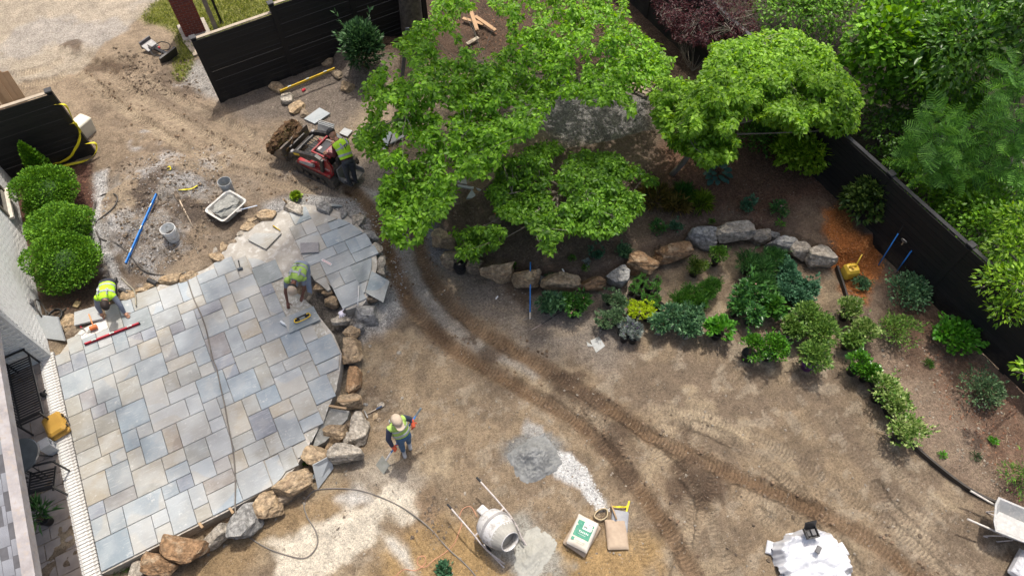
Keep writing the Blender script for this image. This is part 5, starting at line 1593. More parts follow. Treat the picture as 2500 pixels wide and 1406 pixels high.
for i, (px, py, s, c, lab) in enumerate([(930, 990, .13, 'w', 'pale stone chip behind the mason hammer'), (917, 1018, .13, 't', 'tan broken stone below the mason hammer'), (925, 1025, .09, 'd', 'small brown broken stone under the tan one'), (893, 988, .08, 'g', 'small grey stone left of the mason hammer'), (982, 972, .07, 'w', 'lone pebble above the standing worker'), (903, 845, .07, 'w', 'flat white chip on the dirt right of the tan boulder'), (975, 862, .09, 'w', 'tiny cube of stone in the open dirt')]):
    g = G(px, py)
    tag(obj('stone_chip', rock(s * 1.3, s, s * .6, 560 + i, ICO2), ROCKM[c], None, g + (0, 0, s * .15), i), lab, 'stone', 'loose stone chips')


def scatter(name, label, polys, n, lo, hi, m, seed, ico=ICO1, flatk=.6):
    rng = np.random.default_rng(seed)
    V, F = [], []
    tv, tf = ico
    for poly, k in zip(polys, n):
        q = np.array(poly, float)
        xy = rng.uniform(q.min(0), q.max(0), (k * 3, 2))
        xy = xy[in_poly(q, xy[:, 0], xy[:, 1])][:k]
        for a, b in xy:
            g = G(a, b)
            s = lo + (hi - lo) * rng.random() ** 2.5
            v = tv * (1 + rng.normal(0, .22, (len(tv), 1))) * (s, s * rng.uniform(.6, 1), s * flatk)
            v = v @ rot(rng.normal(0, .3), rng.normal(0, .3), rng.uniform(0, 6.3)).T + g + (0, 0, s * .15)
            F.extend([tuple(i + len(V) * len(tv) for i in f) for f in tf])
            V.append(v)
    o = stuff(obj(name, (np.concatenate(V), F), m))
    return tag(o, label, 'mulch' if 'mulch' in name else 'soil' if name in ('soil_crumbs', 'dirt_clods') else 'gravel')


PEB = mat_rock('pebble', (.30, .25, .19), (.42, .37, .30), (.22, .18, .14))
CLOD = mat_rock('clod', (.20, .155, .11), (.25, .195, .14), (.16, .12, .09))
scatter('pebbles', 'scattered pale chips and pebbles on the bare yard', [[(880, 820), (1400, 900), (1900, 980), (2400, 1250), (2450, 1400), (620, 1400), (900, 1150)], [(240, 420), (560, 380), (520, 600), (330, 700)], [(950, 480), (1120, 640), (1500, 800), (1300, 850), (1000, 700)], [(2060, 680), (2480, 1000), (2480, 1230), (2240, 1090)], [(560, 260), (870, 230), (860, 440), (600, 420)]],
        (520, 420, 260, 330, 200), .010, .035, PEB, 61)
scatter('gravel_rubble', 'grey gravel strewn over the churned heap and the pale strip', [[(228, 425), (262, 415), (262, 470), (275, 540), (268, 600), (300, 680), (335, 720), (290, 715), (235, 590), (222, 500)], [(300, 380), (480, 360), (560, 420), (470, 480), (350, 470)], [(330, 480), (430, 480), (470, 600), (360, 700), (300, 640)], [(860, 480), (930, 520), (1000, 640), (985, 740), (930, 640), (880, 540)]], (520, 320, 420, 300), .008, .028, mat_rock('gravel_grey', (.42, .41, .40), (.55, .54, .52), (.33, .32, .31)), 65, ICO1, .7)
YARD = [(880, 820), (1000, 640), (1120, 700), (1400, 800), (1700, 850), (2050, 1000), (2300, 1200), (2480, 1400), (560, 1400), (800, 1200), (900, 1000)]
NW = [(160, 130), (460, 190), (560, 300), (860, 260), (880, 440), (700, 470), (520, 620), (340, 700), (240, 420), (220, 260)]
SCRM = mat_rock('soil_crumb', (.25, .195, .135), (.33, .265, .19), (.18, .14, .10))
scatter('soil_crumbs', 'crumbs of loose soil over the whole bare yard', [YARD, NW, [(1050, 640), (1110, 560), (1300, 720), (1700, 660), (1900, 700), (1800, 900), (1200, 780)], [(2060, 680), (2480, 1000), (2480, 1230), (2240, 1090)]], (2600, 1500, 700, 500), .006, .026, SCRM, 66, ICO0, .75)
scatter('wall_rubble', 'small rubble packed along the foot of the patio boulders', [[(845, 830), (900, 830), (900, 1100), (880, 1140), (760, 1220), (560, 1330), (400, 1406), (340, 1406), (560, 1240), (740, 1120), (820, 980)]], (420,), .012, .045, PEB, 67, ICO1, .7)
LIT = mat('straw_bit', (.46, .38, .26), .9, (.24, .17, .11), 3)
rng = np.random.default_rng(68)
LV = []
for poly, k_ in ((YARD, 260), (NW, 160), ([(1150, 600), (1700, 500), (2000, 520), (1500, 640)], 120), ([(2060, 680), (2480, 1000), (2480, 1230), (2240, 1090)], 150)):
    q = np.array(poly, float)
    xy = rng.uniform(q.min(0), q.max(0), (k_ * 3, 2))
    for a_, b_ in xy[in_poly(q, xy[:, 0], xy[:, 1])][:k_]:
        LV.append(xf(box(rng.uniform(.03, .14), .006, .005), G(a_, b_, .008), rz=rng.uniform(0, 6.3)))
stuff(tag(obj('twig_litter', join(*LV), LIT), 'dry straw and twig bits strewn over the soil', 'litter'))
rng = np.random.default_rng(69)
RV, RF = [], []
for pts_, wid_, dep_, wt_ in TRACKS[:4]:
    q = smooth_path(np.c_[np.array(pts_, float), np.zeros(len(pts_))], 12)[:, :2]
    for _ in range(330 if dep_ < .06 else 170):
        i = rng.integers(len(q) - 1)
        c_ = q[i] + (q[i + 1] - q[i]) * rng.random()
        nrm_ = np.array([-(q[i + 1] - q[i])[1], (q[i + 1] - q[i])[0]])
        nrm_ = nrm_ / (np.linalg.norm(nrm_) + 1e-6) * rng.choice([-1, 1]) * (19 + rng.normal(0, 6))
        g_ = G(*(c_ + nrm_))
        s_ = .010 + .035 * rng.random() ** 3
        RF.extend([tuple(k + len(RV) * len(ICO1[0]) for k in f) for f in ICO1[1]])
        RV.append(ICO1[0] * (1 + rng.normal(0, .25, (len(ICO1[0]), 1))) * (s_, s_, s_ * .7) + g_ + (0, 0, s_ * .2))
stuff(tag(obj('rut_crumbs', (np.concatenate(RV), RF), mat_rock('rut_crumb', (.20, .135, .085), (.27, .19, .125), (.15, .10, .066))), 'crumbled soil pushed up along the wheel ruts', 'soil'))
scatter('dirt_clods', 'broken dirt clods on the churned ground', [[(260, 400), (560, 340), (600, 480), (520, 600), (330, 680), (280, 560)], [(270, 110), (470, 150), (500, 240), (330, 230)], [(1040, 1200), (1120, 1230), (1100, 1330), (1000, 1320)], [(1050, 640), (1000, 480), (1110, 470), (1140, 620)], [(1600, 940), (2300, 1300), (1800, 1390), (1500, 1100)], [(1150, 600), (1700, 500), (2000, 520), (1500, 640)]],
        (1000, 520, 60, 90, 160, 260), .010, .05, CLOD, 62, ICO1, .7)
MULC = mat('mulch_chip', (.16, .075, .045), .9, (.27, .14, .08), 3)
scatter('mulch_chips', 'reddish bark chips under the trees and along the fence', [[(1640, 340), (1960, 330), (2000, 440), (1980, 520), (1700, 520), (1580, 450)], [(130, 390), (225, 400), (235, 700), (150, 785), (110, 740)], [(2200, 740), (2480, 960), (2490, 1230), (2300, 1000)], [(1110, 20), (1250, 20), (1240, 120), (1110, 120)]], (500, 260, 420, 240), .012, .035, MULC, 63, ICO1, .35)
MULO = mat('orange_chip', (.42, .15, .04), .9, (.55, .24, .08), 3)
scatter('orange_mulch', 'fresh orange mulch heap round the leaning laurel', [[(2003, 515), (2055, 497), (2080, 560), (2150, 590), (2165, 640), (2125, 720), (2060, 668), (2020, 585)]], (700,), .012, .03, MULO, 64, ICO1, .35)
# ================================================================ tools, buckets, hoses, furniture
BLUE = mat('tool_blue', (.03, .20, .60), .4, (.04, .24, .64), 8)
REDP = mat('tool_red', (.50, .03, .05), .4)
YELL = mat('tool_yellow', (.75, .50, .04), .45)
STEEL = mat('steel_worn', (.34, .33, .31), .45, (.22, .21, .20), 10, metal=.6)
WOODH = mat('handle_wood', (.40, .28, .16), .7, (.30, .20, .11), 8)
GREYP = mat('bucket_grey', (.36, .38, .39), .5, (.28, .30, .31), 4, dirt=(.45, .43, .40))
WHITEP = mat('bucket_white', (.72, .73, .72), .5, (.62, .63, .62), 4, dirt=(.50, .48, .44))
BLACKP = mat('black_plastic', (.015, .015, .016), .45, (.03, .03, .03), 6)
MORT = mat('wet_mortar', (.27, .27, .245), .85, (.19, .19, .175), 5, .9, 18, dirt=(.36, .36, .33))
ORAN = mat('orange_rubber', (.72, .20, .06), .5)
GLASSY = mat('clear_plastic', (.75, .80, .82), .15, spec=.7)
BLKM = mat('black_metal', (.018, .018, .02), .4, (.03, .03, .03), 8)


def lerp_box(a, b, w, h, **k):
    """bar from a to b (world points): returns shape centred at the origin, its middle and its turn"""
    a, b = np.array(a), np.array(b)
    d = b - a
    L = np.linalg.norm(d)
    return L, (a + b) / 2, math.atan2(d[1], d[0]), -math.asin(d[2] / L)


def rod(name, label, a, b, r, m, cat, parts=(), group=None):
    L, c, rz, ry = lerp_box(a, b, r, r)
    t = thing(name, label, cat, c, 0, group, (0, ry, rz))
    obj('handle', cyl(r, L, 10, ry=math.pi / 2), m, t, smooth=True)
    for nm, s, mm in parts:
        obj(nm, s, mm, t)
    return t


def level(label, a, b, m, w=.03, h=.062):
    L, c, rz, ry = lerp_box(a, b, w, h)
    t = thing('spirit_level', label, 'level', c + (0, 0, h / 2), 0, 'spirit levels', (0, ry, rz))
    obj('rail', join(box(L, w, .012, (0, 0, h / 2 - .006)), box(L, w, .012, (0, 0, -h / 2 + .006)), box(L, .010, h - .02)), m, t)
    for s in (-1, 1):
        obj('end_cap', box(.02, w + .006, h + .006, (s * (L / 2 - .008), 0, 0), bev=.004), BLACKP, t)
    for k in (-.32, 0, .32):
        obj('vial', join(box(.10, w * .9, .016, (k * L, 0, h / 2 + .002)), cyl(.012, .05, 8, (k * L, 0, h / 2 + .012), ry=math.pi / 2)), mat('vial', (.75, .80, .72), .2), t)
    return t


level('long blue spirit level lying on the dirt heap', G(388, 481, .10), G(316, 655, .10) + (0, 0, .06), BLUE)
level('red spirit level lying on the patio by the kneeling worker', P(208, 842, .36), P(343, 790, .36), REDP)
level('yellow spirit level bridging the stones of the upper bed', P(683, 226, .62), P(819, 169, .66), YELL)


def bucket(label, px, py, r, h, m, name='bucket', inside=None, z=None, cat='bucket', group='five gallon buckets'):
    g = G(px, py)
    t = thing(name, label, cat, g if z is None else (*P(px, py, z)[:2], z), 0, group)
    obj('shell', lathe([(r * .84, 0), (r * .96, h * .8), (r * 1.04, h * .8), (r * 1.04, h * .84), (r, h * .86), (r * 1.03, h), (r * .97, h), (r * .94, h * .8), (r * .8, .02)], 22), m, t, smooth=False)
    obj('bail', tube([(math.cos(a) * r * 1.05, -.02 - math.sin(a) * r * .9, h * .8 - math.sin(a) * h * .45) for a in np.linspace(0, math.pi, 12)], .004, 5), STEEL, t)
    if inside:
        obj('residue', lathe([(r * .86, h * .25), (r * .5, h * .3)], 16), inside, t)
    return t


bucket('grey plastic bucket standing next to the mortar tub', 560, 468, .165, .40, GREYP, inside=MORT)
bucket('white plastic bucket on the dirt heap near the blue level', 425, 582, .175, .40, WHITEP, inside=mat('grey_slurry', (.42, .45, .48), .4))
# mortar tub
c = G(559, 516)
t = thing('mortar_tub', 'shallow grey mixing tub full of mortar beside the circle', 'tub', c, heading((512, 512), (553, 476), .3))
R_ = lambda a, b, r, z: [(sx * (a - r) + r * math.cos(q), sy * (b - r) + r * math.sin(q), z) for sx, sy, q0 in ((1, 1, 0), (-1, 1, 90), (-1, -1, 180), (1, -1, 270)) for q in (R(q0), R(q0 + 30), R(q0 + 60), R(q0 + 90))]
obj('shell', loft([R_(.30, .24, .08, .0), R_(.40, .32, .1, .22), R_(.43, .35, .1, .225), R_(.43, .35, .1, .24), R_(.385, .305, .09, .235), R_(.30, .24, .08, .05)]), mat('tub_grey', (.60, .59, .56), .7, (.45, .43, .39), 5, dirt=(.36, .35, .31)), t)
v, f = rock(.70, .55, .24, 5, ICO, 7, .08)
m_ = obj('mortar_mass', (v, f), MORT, None, c + (0, 0, .17), t.rotation_euler[2])
tag(m_, 'lumpy wet mortar filling the mixing tub', 'mortar')
rod('trowel', 'trowel with blue-white handle stuck in the mortar tub', P(588, 512, .58), P(628, 502, .62), .014, mat('handle_blue_white', (.45, .55, .72), .5, (.75, .76, .78), 12), 'trowel', [('blade', box(.14, .09, .006, (-.26, 0, -.01)), STEEL)])
# mattock, stake, hammer, mallet, small hand tools
a, b = G(434, 480, .05), G(472, 556, .03)
rod('mattock', 'mud-caked hoe with wooden handle lying on the dirt heap', a, b, .017, mat('pale_handle', (.55, .44, .32), .7), 'hoe', [('head', xf(rock(.30, .12, .10, 3, ICO2), (-.46, 0, .02)), CLOD)])
b = G(706, 502)
tag(obj('wooden_stake', prism([(-.02, -.02), (.02, -.02), (.02, .02), (-.02, .02)], 0, .34), WOODH, None, b, r=(R(6), R(-12), 0)), 'short wooden stake standing behind the circle rim', 'stake')
a, b = P(582, 636, .37), P(587, 658, .37)
rod('hammer', 'black rubber hammer lying on the laid stones', a, b, .014, BLACKP, 'hammer', [('head', cyl(.032, .12, 10, (.13, 0, .02), rx=math.pi / 2), mat('rubber_grey', (.10, .115, .13), .6))])
a, b = P(217, 767, .46), P(228, 797, .39)
rod('mallet', 'orange mallet lying on the white mortar', a, b, .016, mat('mallet_handle', (.78, .33, .14), .5), 'mallet', [('head', cyl(.055, .15, 14, (.20, 0, .02), rx=math.pi / 2), ORAN)])
a, b = P(196, 797, .36), P(208, 807, .36)
rod('chisel', 'small dark chisel with pink tape on the white mortar', a, b, .010, mat('chisel_grey', (.16, .15, .16), .5), 'chisel', [('grip', cyl(.012, .06, 8, (-.06, 0, 0), ry=math.pi / 2), REDP)])
p = P(220, 807, .345)
tag(obj('pointing_trowel', join(prism([(-.09, 0), (0, .045), (.07, 0), (0, -.045)], 0, .006), tube([(.06, 0, .005), (.10, 0, .04), (.2, 0, .04)], .010, 6)), STEEL, None, p, R(200)), 'mortar-smeared pointing trowel on the white mortar', 'trowel')
p = G(190, 745, .01)
tag(obj('sponge', box(.16, .14, .06, (0, 0, .03), bev=.015), mat('sponge', (.42, .33, .17), .95, (.30, .22, .11), 8, .6), None, p, R(50)), 'square tan sponge lying on the dark mulch', 'sponge')
# suction lifter
p = P(738, 776, .405)
t = thing('suction_lifter', 'yellow two-cup suction lifter on the dark slab', 'lifter', p, heading((716, 785), (757, 766), .4))
for s in (-1, 1):
    q = obj('suction_cup', lathe([(.07, 0), (.065, .02), (.03, .035), (.028, .06)], 16), BLACKP, t, (s * .13, 0, 0))
    obj('lever', box(.05, .03, .018, (0, .0, .075), bev=.005), YELL, q)
obj('grip', join(box(.24, .03, .025, (0, 0, .075)),), BLACKP, t)
obj('frame', tube(smooth_path([(-.17, .02, .05), (-.19, -.05, .05), (-.12, -.09, .05), (.12, -.09, .05), (.19, -.05, .05), (.17, .02, .05)], 5), .014, 8), YELL, t, smooth=True)
p = P(686, 786, ZP + .005)
t = thing('water_bottle', 'small clear plastic bottle lying beside the dark slab', 'bottle', p, R(-65))
obj('body', xf(lathe([(.03, 0), (.032, .02), (.032, .12), (.014, .16), (.014, .18)], 12), (0, 0, .032), ry=math.pi / 2), GLASSY, t, smooth=True)
obj('cap', cyl(.016, .02, 10, (.19, 0, .032), ry=math.pi / 2), mat('cap_white', (.8, .8, .8), .4), t)
rng = np.random.default_rng(8)
p = P(832, 765, .36)
sg = [ball(.06, .05, .03, (0, 0, .03), 8, 5)] + [tube([(0.02, 0, .03), (.07 * math.cos(q), .07 * math.sin(q), .04), (.13 * math.cos(q), .13 * math.sin(q), .015)], [.018, .015, .010], 6) for q in (-2.4, -2.0, -1.6, -1.2, 0.2)]
tag(obj('work_glove', join(*sg), mat('glove_white', (.62, .60, .68), .9, (.48, .46, .55), 12), None, p, .3), 'crumpled whitish work glove on the stones', 'glove')
a, b = P(876, 698, .40), P(873, 748, .33)
rod('straightedge', 'white metal straightedge leaning over the circle stones', a, b, .016, mat('white_metal', (.72, .72, .70), .4), 'straightedge', [('slot', box(.05, .004, .012, (0, 0, .016)), BLACKP)])
p = P(797.5, 640.5, ZP + .006)
t = thing('marking_tag', 'white strip with red lettering lying on the circle', 'tag', p, heading((785, 634), (810, 648), .35))
obj('strip', box(.30, .062, .008, (0, 0, .004), bev=.002), mat('tag_white', (.78, .76, .75), .5), t)
for k in range(8):
    obj('mark', join(box(.012, .034, .001, (-.115 + k * .033, 0, .0086)), box(.018, .008, .001, (-.113 + k * .033, (-1) ** k * .012, .0090))), REDP, t)
a, b = P(667, 551, .36), P(684, 563, .35)
rod('wire_brush', 'yellow and black brush lying on the bare circle concrete', a, b, .012, YELL, 'brush', [('bristles', box(.12, .03, .03, (-.08, 0, -.02)), BLACKP)])
for (px, py, lab) in [(306, 706, 'black drain pipe end poking from the gravel, lower left'), (375, 683, 'black drain pipe end by the long edging stone')]:
    g = G(px, py, .05)
    n = 9
    prof = [(.062 + .006 * (k % 2), k * .02) for k in range(14)]
    tag(obj('drain_pipe', xf(lathe(prof + [(.045, .27), (.045, .05)], 14), (0, 0, 0), ry=math.pi / 2), BLACKP, None, g - (.1, 0, .0), R(-55)), lab, 'pipe', 'drain pipe ends')
# hoses and cords
HOSE = mat('hose_grey', (.19, .17, .145), .6, (.13, .115, .10), 5)
HOSED = mat('hose_dark', (.085, .075, .065), .55, (.05, .045, .04), 5)


def line(name, label, pts, r, m, cat, zfix=None, k=5):
    w = [np.array([*P(a, b, z[0])[:2], z[0] + r]) if (z := (zfix(a, b) if zfix else None)) else G(a, b, r) for a, b in pts]
    return tag(obj(name, tube(smooth_path(w, k), r, 7), m, smooth=True), label, cat)


onp = lambda a, b: (ZP + .004,) if b < 1239 and a < 580 else ((.36,) if b < 1262 and a < 590 else None)
line('garden_hose', 'long grey hose crossing the patio and looping over the dirt', [(452, 664), (461, 693), (474, 731), (491, 768), (505, 810), (519, 874), (529, 900), (537, 936), (543, 963), (550, 994), (556, 1030), (562, 1060), (569.6, 1103), (575, 1161), (575, 1204), (574.6, 1238), (578, 1258), (592, 1296), (646, 1334), (711, 1358), (750, 1360), (775, 1330), (771, 1296), (750, 1261), (743, 1231), (758, 1205), (784, 1194), (862, 1194), (926, 1212), (991, 1244), (1047, 1287), (1094, 1339), (1137, 1378), (1170, 1416)], .0145, HOSE, 'hose', onp)
line('garden_hose', 'dark hose looping over the pale gravel strip by the bushes', [(452, 667), (427, 673), (382, 671), (348, 659), (324, 632), (307, 612), (283, 594), (252, 586), (239, 574), (235, 547), (252, 530), (276, 509), (288, 487), (279, 475), (252, 477), (235, 495), (231, 519), (238, 570), (246, 591), (246, 622)], .017, HOSED, 'hose')
line('brown_hose', 'short tan hose end lying on the upper patio edge', [(297, 680), (312, 695), (326, 708), (331, 722), (333, 748)], .016, mat('hose_tan', (.30, .27, .20), .6), 'hose', lambda a, b: (.38,) if b > 700 else None)
line('power_cord', 'thin orange cord running from the mixer to the bottom edge', [(1165, 1262), (1150, 1237), (1130, 1242), (1122, 1262), (1128, 1275), (1120, 1300), (1108, 1328), (1085, 1350), (1060, 1366), (1038, 1384), (1020, 1376), (1022, 1360), (1036, 1358), (1038, 1374), (1015, 1392), (985, 1390), (962, 1410)], .008, mat('cord_orange', (.62, .30, .18), .5), 'cord')
q = [np.array([-5.62, 12.2, .75])] + [np.array([-5.60, 12.2 + .25 * math.sin(a), .62 + .22 * math.cos(a)]) for a in np.linspace(0, 9, 26)] + [np.array([-5.45, 12.0, .36]), np.array([-5.2, 12.2, .34])]
tag(obj('wall_hose', tube(np.array(q), .016, 6), HOSED, smooth=True), 'black hose hung in a coil on the house wall', 'hose')
q = [P(137, 772, .38) + np.array([.16 * math.cos(a), .16 * math.sin(a), .005 * a]) for a in np.linspace(0, 14, 40)]
tag(obj('pipe_coil', tube(np.array(q), .018, 6), BLACKP, smooth=True), 'black pipe coil behind the slab leaning on the house', 'pipe')
# barrier tape on the house-side fence
TAPE = mat('caution_tape', (.72, .62, .02), .5, (.60, .50, .02), 6)


def ribbon(pts, w):
    p = smooth_path(pts, 6)
    t = np.gradient(p, axis=0)
    t /= np.linalg.norm(t, axis=1)[:, None]
    V, F = [], []
    for i in range(len(p)):
        s = np.cross(t[i], (math.sin(i * .5) * .6, math.cos(i * .4) * .6, .8))
        s /= np.linalg.norm(s)
        V += [p[i] - s * w / 2, p[i] + s * w / 2, p[i] + s * w / 2 + (0, 0, .002), p[i] - s * w / 2 + (0, 0, .002)]
    for i in range(len(p) - 1):
        for j in range(4):
            a, b = i * 4 + j, i * 4 + (j + 1) % 4
            F.append((a, b, b + 4, a + 4))
    return np.array(V), F


f_ = lambda px, py, z: P(px, py, z)
for lab, pts in [('yellow barrier tape strand tied to the top of the fence post', [f_(133, 256, 2.2), f_(160, 258, 2.15), (f_(180, 297, 1.6)), f_(196, 322, 1.2), f_(190, 352, .9), f_(160, 392, .5), f_(120, 400, .42)]),
                 ('yellow barrier tape strand hanging in the middle of the fence end', [f_(170, 304, 1.5), f_(185, 302, 1.5), f_(194, 330, 1.1), f_(186, 365, .7), f_(165, 388, .5), f_(130, 404, .4)]),
                 ('yellow barrier tape strand trailing along the ground by the post', [f_(206, 352, .8), f_(232, 350, .7), f_(234, 370, .5), f_(215, 390, .38), f_(170, 402, .36), f_(125, 412, .36)])]:
    tag(obj('barrier_tape', ribbon(pts, .06), TAPE), lab, 'tape', 'barrier tape strands')
for lab, pts in [('yellow tape scrap on the dirt heap near the hoe', [G(436, 466, .03), G(455, 466, .05), G(470, 463, .04), G(484, 456, .05)]), ('little knotted yellow tape scrap on the churned dirt', [G(408, 412, .03), G(416, 410, .05), G(418, 416, .04), G(410, 418, .03)]), ('tangled yellow strap beside the empty cement bag', [G(1495, 1238, .06), G(1512, 1240, .10), G(1530, 1238, .08), G(1534, 1226, .12), G(1528, 1252, .05)])]:
    tag(obj('tape_scrap', ribbon(pts, .035), TAPE), lab, 'tape', 'yellow tape scraps')
# pale bin by the fence post
p = G(215, 325)
t = thing('utility_bin', 'cream plastic bin tipped beside the taped fence post', 'bin', p, R(35))
obj('body', loft([R_(.19, .15, .03, .0), R_(.24, .20, .04, .44), R_(.22, .18, .04, .47)]), mat('cream_plastic', (.66, .63, .52), .5, (.56, .53, .43), 4), t)
obj('vent', box(.02, .22, .09, (.215, 0, .30), ry=R(6)), BLACKP, t)
# ---- porch furniture
t = thing('garden_bench', 'black metal slatted bench standing on the porch by the house', 'bench', (-6.14, 10.15, .312), R(2))
SL = mesh('slat', box(.42, .032, .012), BLKM)
for k in range(26):
    link('slat', SL, t, (-.02, -.78 + k * .0625, .44))
for q in ((-.24, 0, .43), (.20, 0, .43), (-.27, 0, .85)):
    obj('rail', box(.03, 1.68, .03, q), BLKM, t)
SL2 = mesh('back_slat', box(.012, .02, .40), BLKM)
for k in range(20):
    link('back_slat', SL2, t, (-.26, -.75 + k * .079, .64))
for sy in (-1, 1):
    obj('armrest', join(box(.52, .04, .025, (-.01, sy * .84, .66)),), BLKM, t)
    for sx in (-.25, .22):
        obj('leg', box(.03, .03, .66, (sx, sy * .83, .33)), BLKM, t)
t = thing('garden_chair', 'black metal chair with slatted back on the porch', 'chair', (-6.16, 7.95, .312), R(-14))
for k in range(8):
    obj('slat', box(.42, .035, .012, (0, -.20 + k * .057, .43)), BLKM, t)
for q in ((-.23, 0, .42), (.23, 0, .42), (-.28, 0, .88)):
    obj('rail', box(.03, .50, .03, q), BLKM, t)
for k in range(6):
    obj('back_slat', box(.012, .02, .44, (-.26, -.2 + k * .08, .65)), BLKM, t)
for sy in (-1, 1):
    obj('armrest', box(.62, .035, .025, (.03, sy * .26, .64)), BLKM, t)
    for sx in (-.26, .30):
        obj('leg', box(.028, .028, .64, (sx, sy * .25, .32)), BLKM, t)
t = thing('round_table', 'round dark glass table beside the porch chair', 'table', (-6.36, 8.52, .312))
obj('top', lathe([(.36, .66), (.38, .67), (.38, .69), (.36, .70)], 28), mat('smoked_glass', (.11, .125, .13), .15, spec=.6), t)
for k in range(4):
    a = k * math.pi / 2 + .4
    obj('leg', tube([(.1 * math.cos(a), .1 * math.sin(a), .66), (.2 * math.cos(a), .2 * math.sin(a), .3), (.30 * math.cos(a), .30 * math.sin(a), 0)], .014, 6), BLKM, t)
tag(obj('plant_nozzle', join(ball(.07, .05, .09, (0, 0, .09), 8, 6), cyl(.02, .12, 8, (0.06, 0, .16), ry=.8)), POT, None, (-5.99, 10.12, .312)), 'small black watering nozzle on the floor beside the bench', 'nozzle')
p = P(131, 1035, .55)
t = thing('tool_case', 'yellow plastic tool case resting on the white brick ledge', 'case', (-5.83, 9.18, .362), R(10))
obj('body', box(.38, .52, .14, (0, 0, .07), bev=.04), mat('case_yellow', (.52, .30, .05), .5, (.42, .23, .04), 4), t)
obj('lid', box(.37, .50, .12, (0, 0, .201), bev=.045), MATS['case_yellow'], t)
for k in (-.14, .14):
    obj('latch', box(.02, .05, .07, (.19, k, .14)), BLACKP, t)
obj('handle', tube([(.19, -.07, .13), (.23, -.06, .13), (.23, .06, .13), (.19, .07, .13)], .012, 6), BLACKP, t)
CB_ = mat('block_grey', (.50, .51, .52), .9, (.40, .41, .42), 10, .5, 60)
t = thing('concrete_block', 'hollow concrete block standing by the yellow case', 'block', (-6.03, 8.76, .312), R(8))
s = [box(.20, .03, .40, (0, sy * .085, .20)) for sy in (-1, 1)] + [box(.20, .14, .035, (0, 0, z)) for z in (.018, .20, .382)]
obj('shell', join(*s), CB_, t)
# ---- small wood
for i, (px, py) in enumerate([(408, 1322), (491, 1281), (566, 1246)]):
    p = P(px, py, .30)
    tag(obj('form_stake', box(.05, .16, .045, bev=.004), WOODH, None, (p[0], p[1], .322), R(15)), ['lower left', 'middle', 'upper right'][i] + ' wooden form stake at the lower patio edge', 'stake', 'form stakes along the slab edge')
for i, (a, b) in enumerate([((829, 980), (877, 975)), ((803, 990), (846, 997))]):
    A_, B_ = P(*a, .36), P(*b, .36)
    L_, c, rz, ry = lerp_box(A_, B_, 1, 1)
    tag(obj('wood_strip', box(L_, .045, .025), WOODH, None, c, r=(0, ry, rz)), ['upper', 'lower'][i] + ' thin wood strip lying on the patio wall stones', 'wood strip', 'wood strips')
tag(flat('mortar_fill', [(806, 996), (853, 1003), (848, 1022), (830, 1042), (793, 1078), (763, 1094), (770, 1066)], .02, .24, MORT), 'fresh dark mortar packed between patio and boulders', 'mortar')
a, b = G(896, 1012, .03), G(928, 996, .05)
rod('mason_hammer', 'mason hammer with pale handle among broken stones', a, b, .013, mat('hammer_handle', (.50, .42, .32), .7), 'hammer', [('head', box(.035, .20, .04, (-.17, .0, .005), bev=.008), STEEL), ('grip', cyl(.018, .14, 8, (.14, 0, 0), ry=math.pi / 2), mat('grip_blue', (.06, .10, .18), .5))])
# ================================================================ yard equipment
# ---- bow rake leaning on the boulder wall
a, b = P(1295, 640, .62), G(1294, 768, .05)
t = rod('bow_rake', 'bow rake with blue handle leaning on the boulder wall', a, b, .017, BLUE, 'rake')
L_ = float(np.linalg.norm(a - b))
obj('ferrule', cyl(.020, .16, 10, (L_ / 2 + .05, 0, 0), ry=math.pi / 2), mat('pale_wood', (.70, .62, .50), .6), t)
obj('bow', tube(smooth_path([(L_ / 2 + .1, 0, 0), (L_ / 2 + .14, .12, 0), (L_ / 2 + .24, .20, -.02), (L_ / 2 + .24, -.20, -.02), (L_ / 2 + .14, -.12, 0), (L_ / 2 + .1, 0, 0)], 4), .006, 6), STEEL, t)
hd = obj('head', box(.02, .42, .02, (L_ / 2 + .25, 0, -.03)), STEEL, t)
for k in range(14):
    obj('tine', box(.008, .008, .06, (L_ / 2 + .255, -.2 + k * .0308, -.06)), STEEL, hd)
line('thin_rod', 'thin black and pinkish stick lying beside the rake', [(1297, 806), (1322, 792)], .008, mat('pink_stick', (.62, .50, .44), .7), 'stick')
line('thin_rod', 'thin black rod running from the stick to the salvias', [(1322, 792), (1372, 760)], .008, BLACKP, 'stick')
for i, (px, py) in enumerate([(1213, 727), (1375, 660), (1349, 597)]):
    g = G(px, py, .012) if i != 1 else P(px, py, .42)
    tag(obj('plant_label', box(.10, .035, .004), mat('label_white', (.8, .8, .8), .5), None, g, i + .5), ['white plant label lying on the dark track soil', 'white label on the large tan boulder', 'white label card under the dogwood tips'][i], 'label', 'white plant labels')
# ---- nested pots
p = G(1124, 662)
t = thing('pot_stack', 'nest of empty black nursery pots at the left end of the boulder wall', 'pots', p)
for k in range(4):
    obj('pot', lathe([(.12, .05 * k), (.165 - .012 * k, .26 + .055 * k), (.175 - .012 * k, .26 + .055 * k), (.175 - .012 * k, .28 + .055 * k), (.155 - .012 * k, .28 + .055 * k), (.14 - .012 * k, .12 + .05 * k)], 18), POT, t)
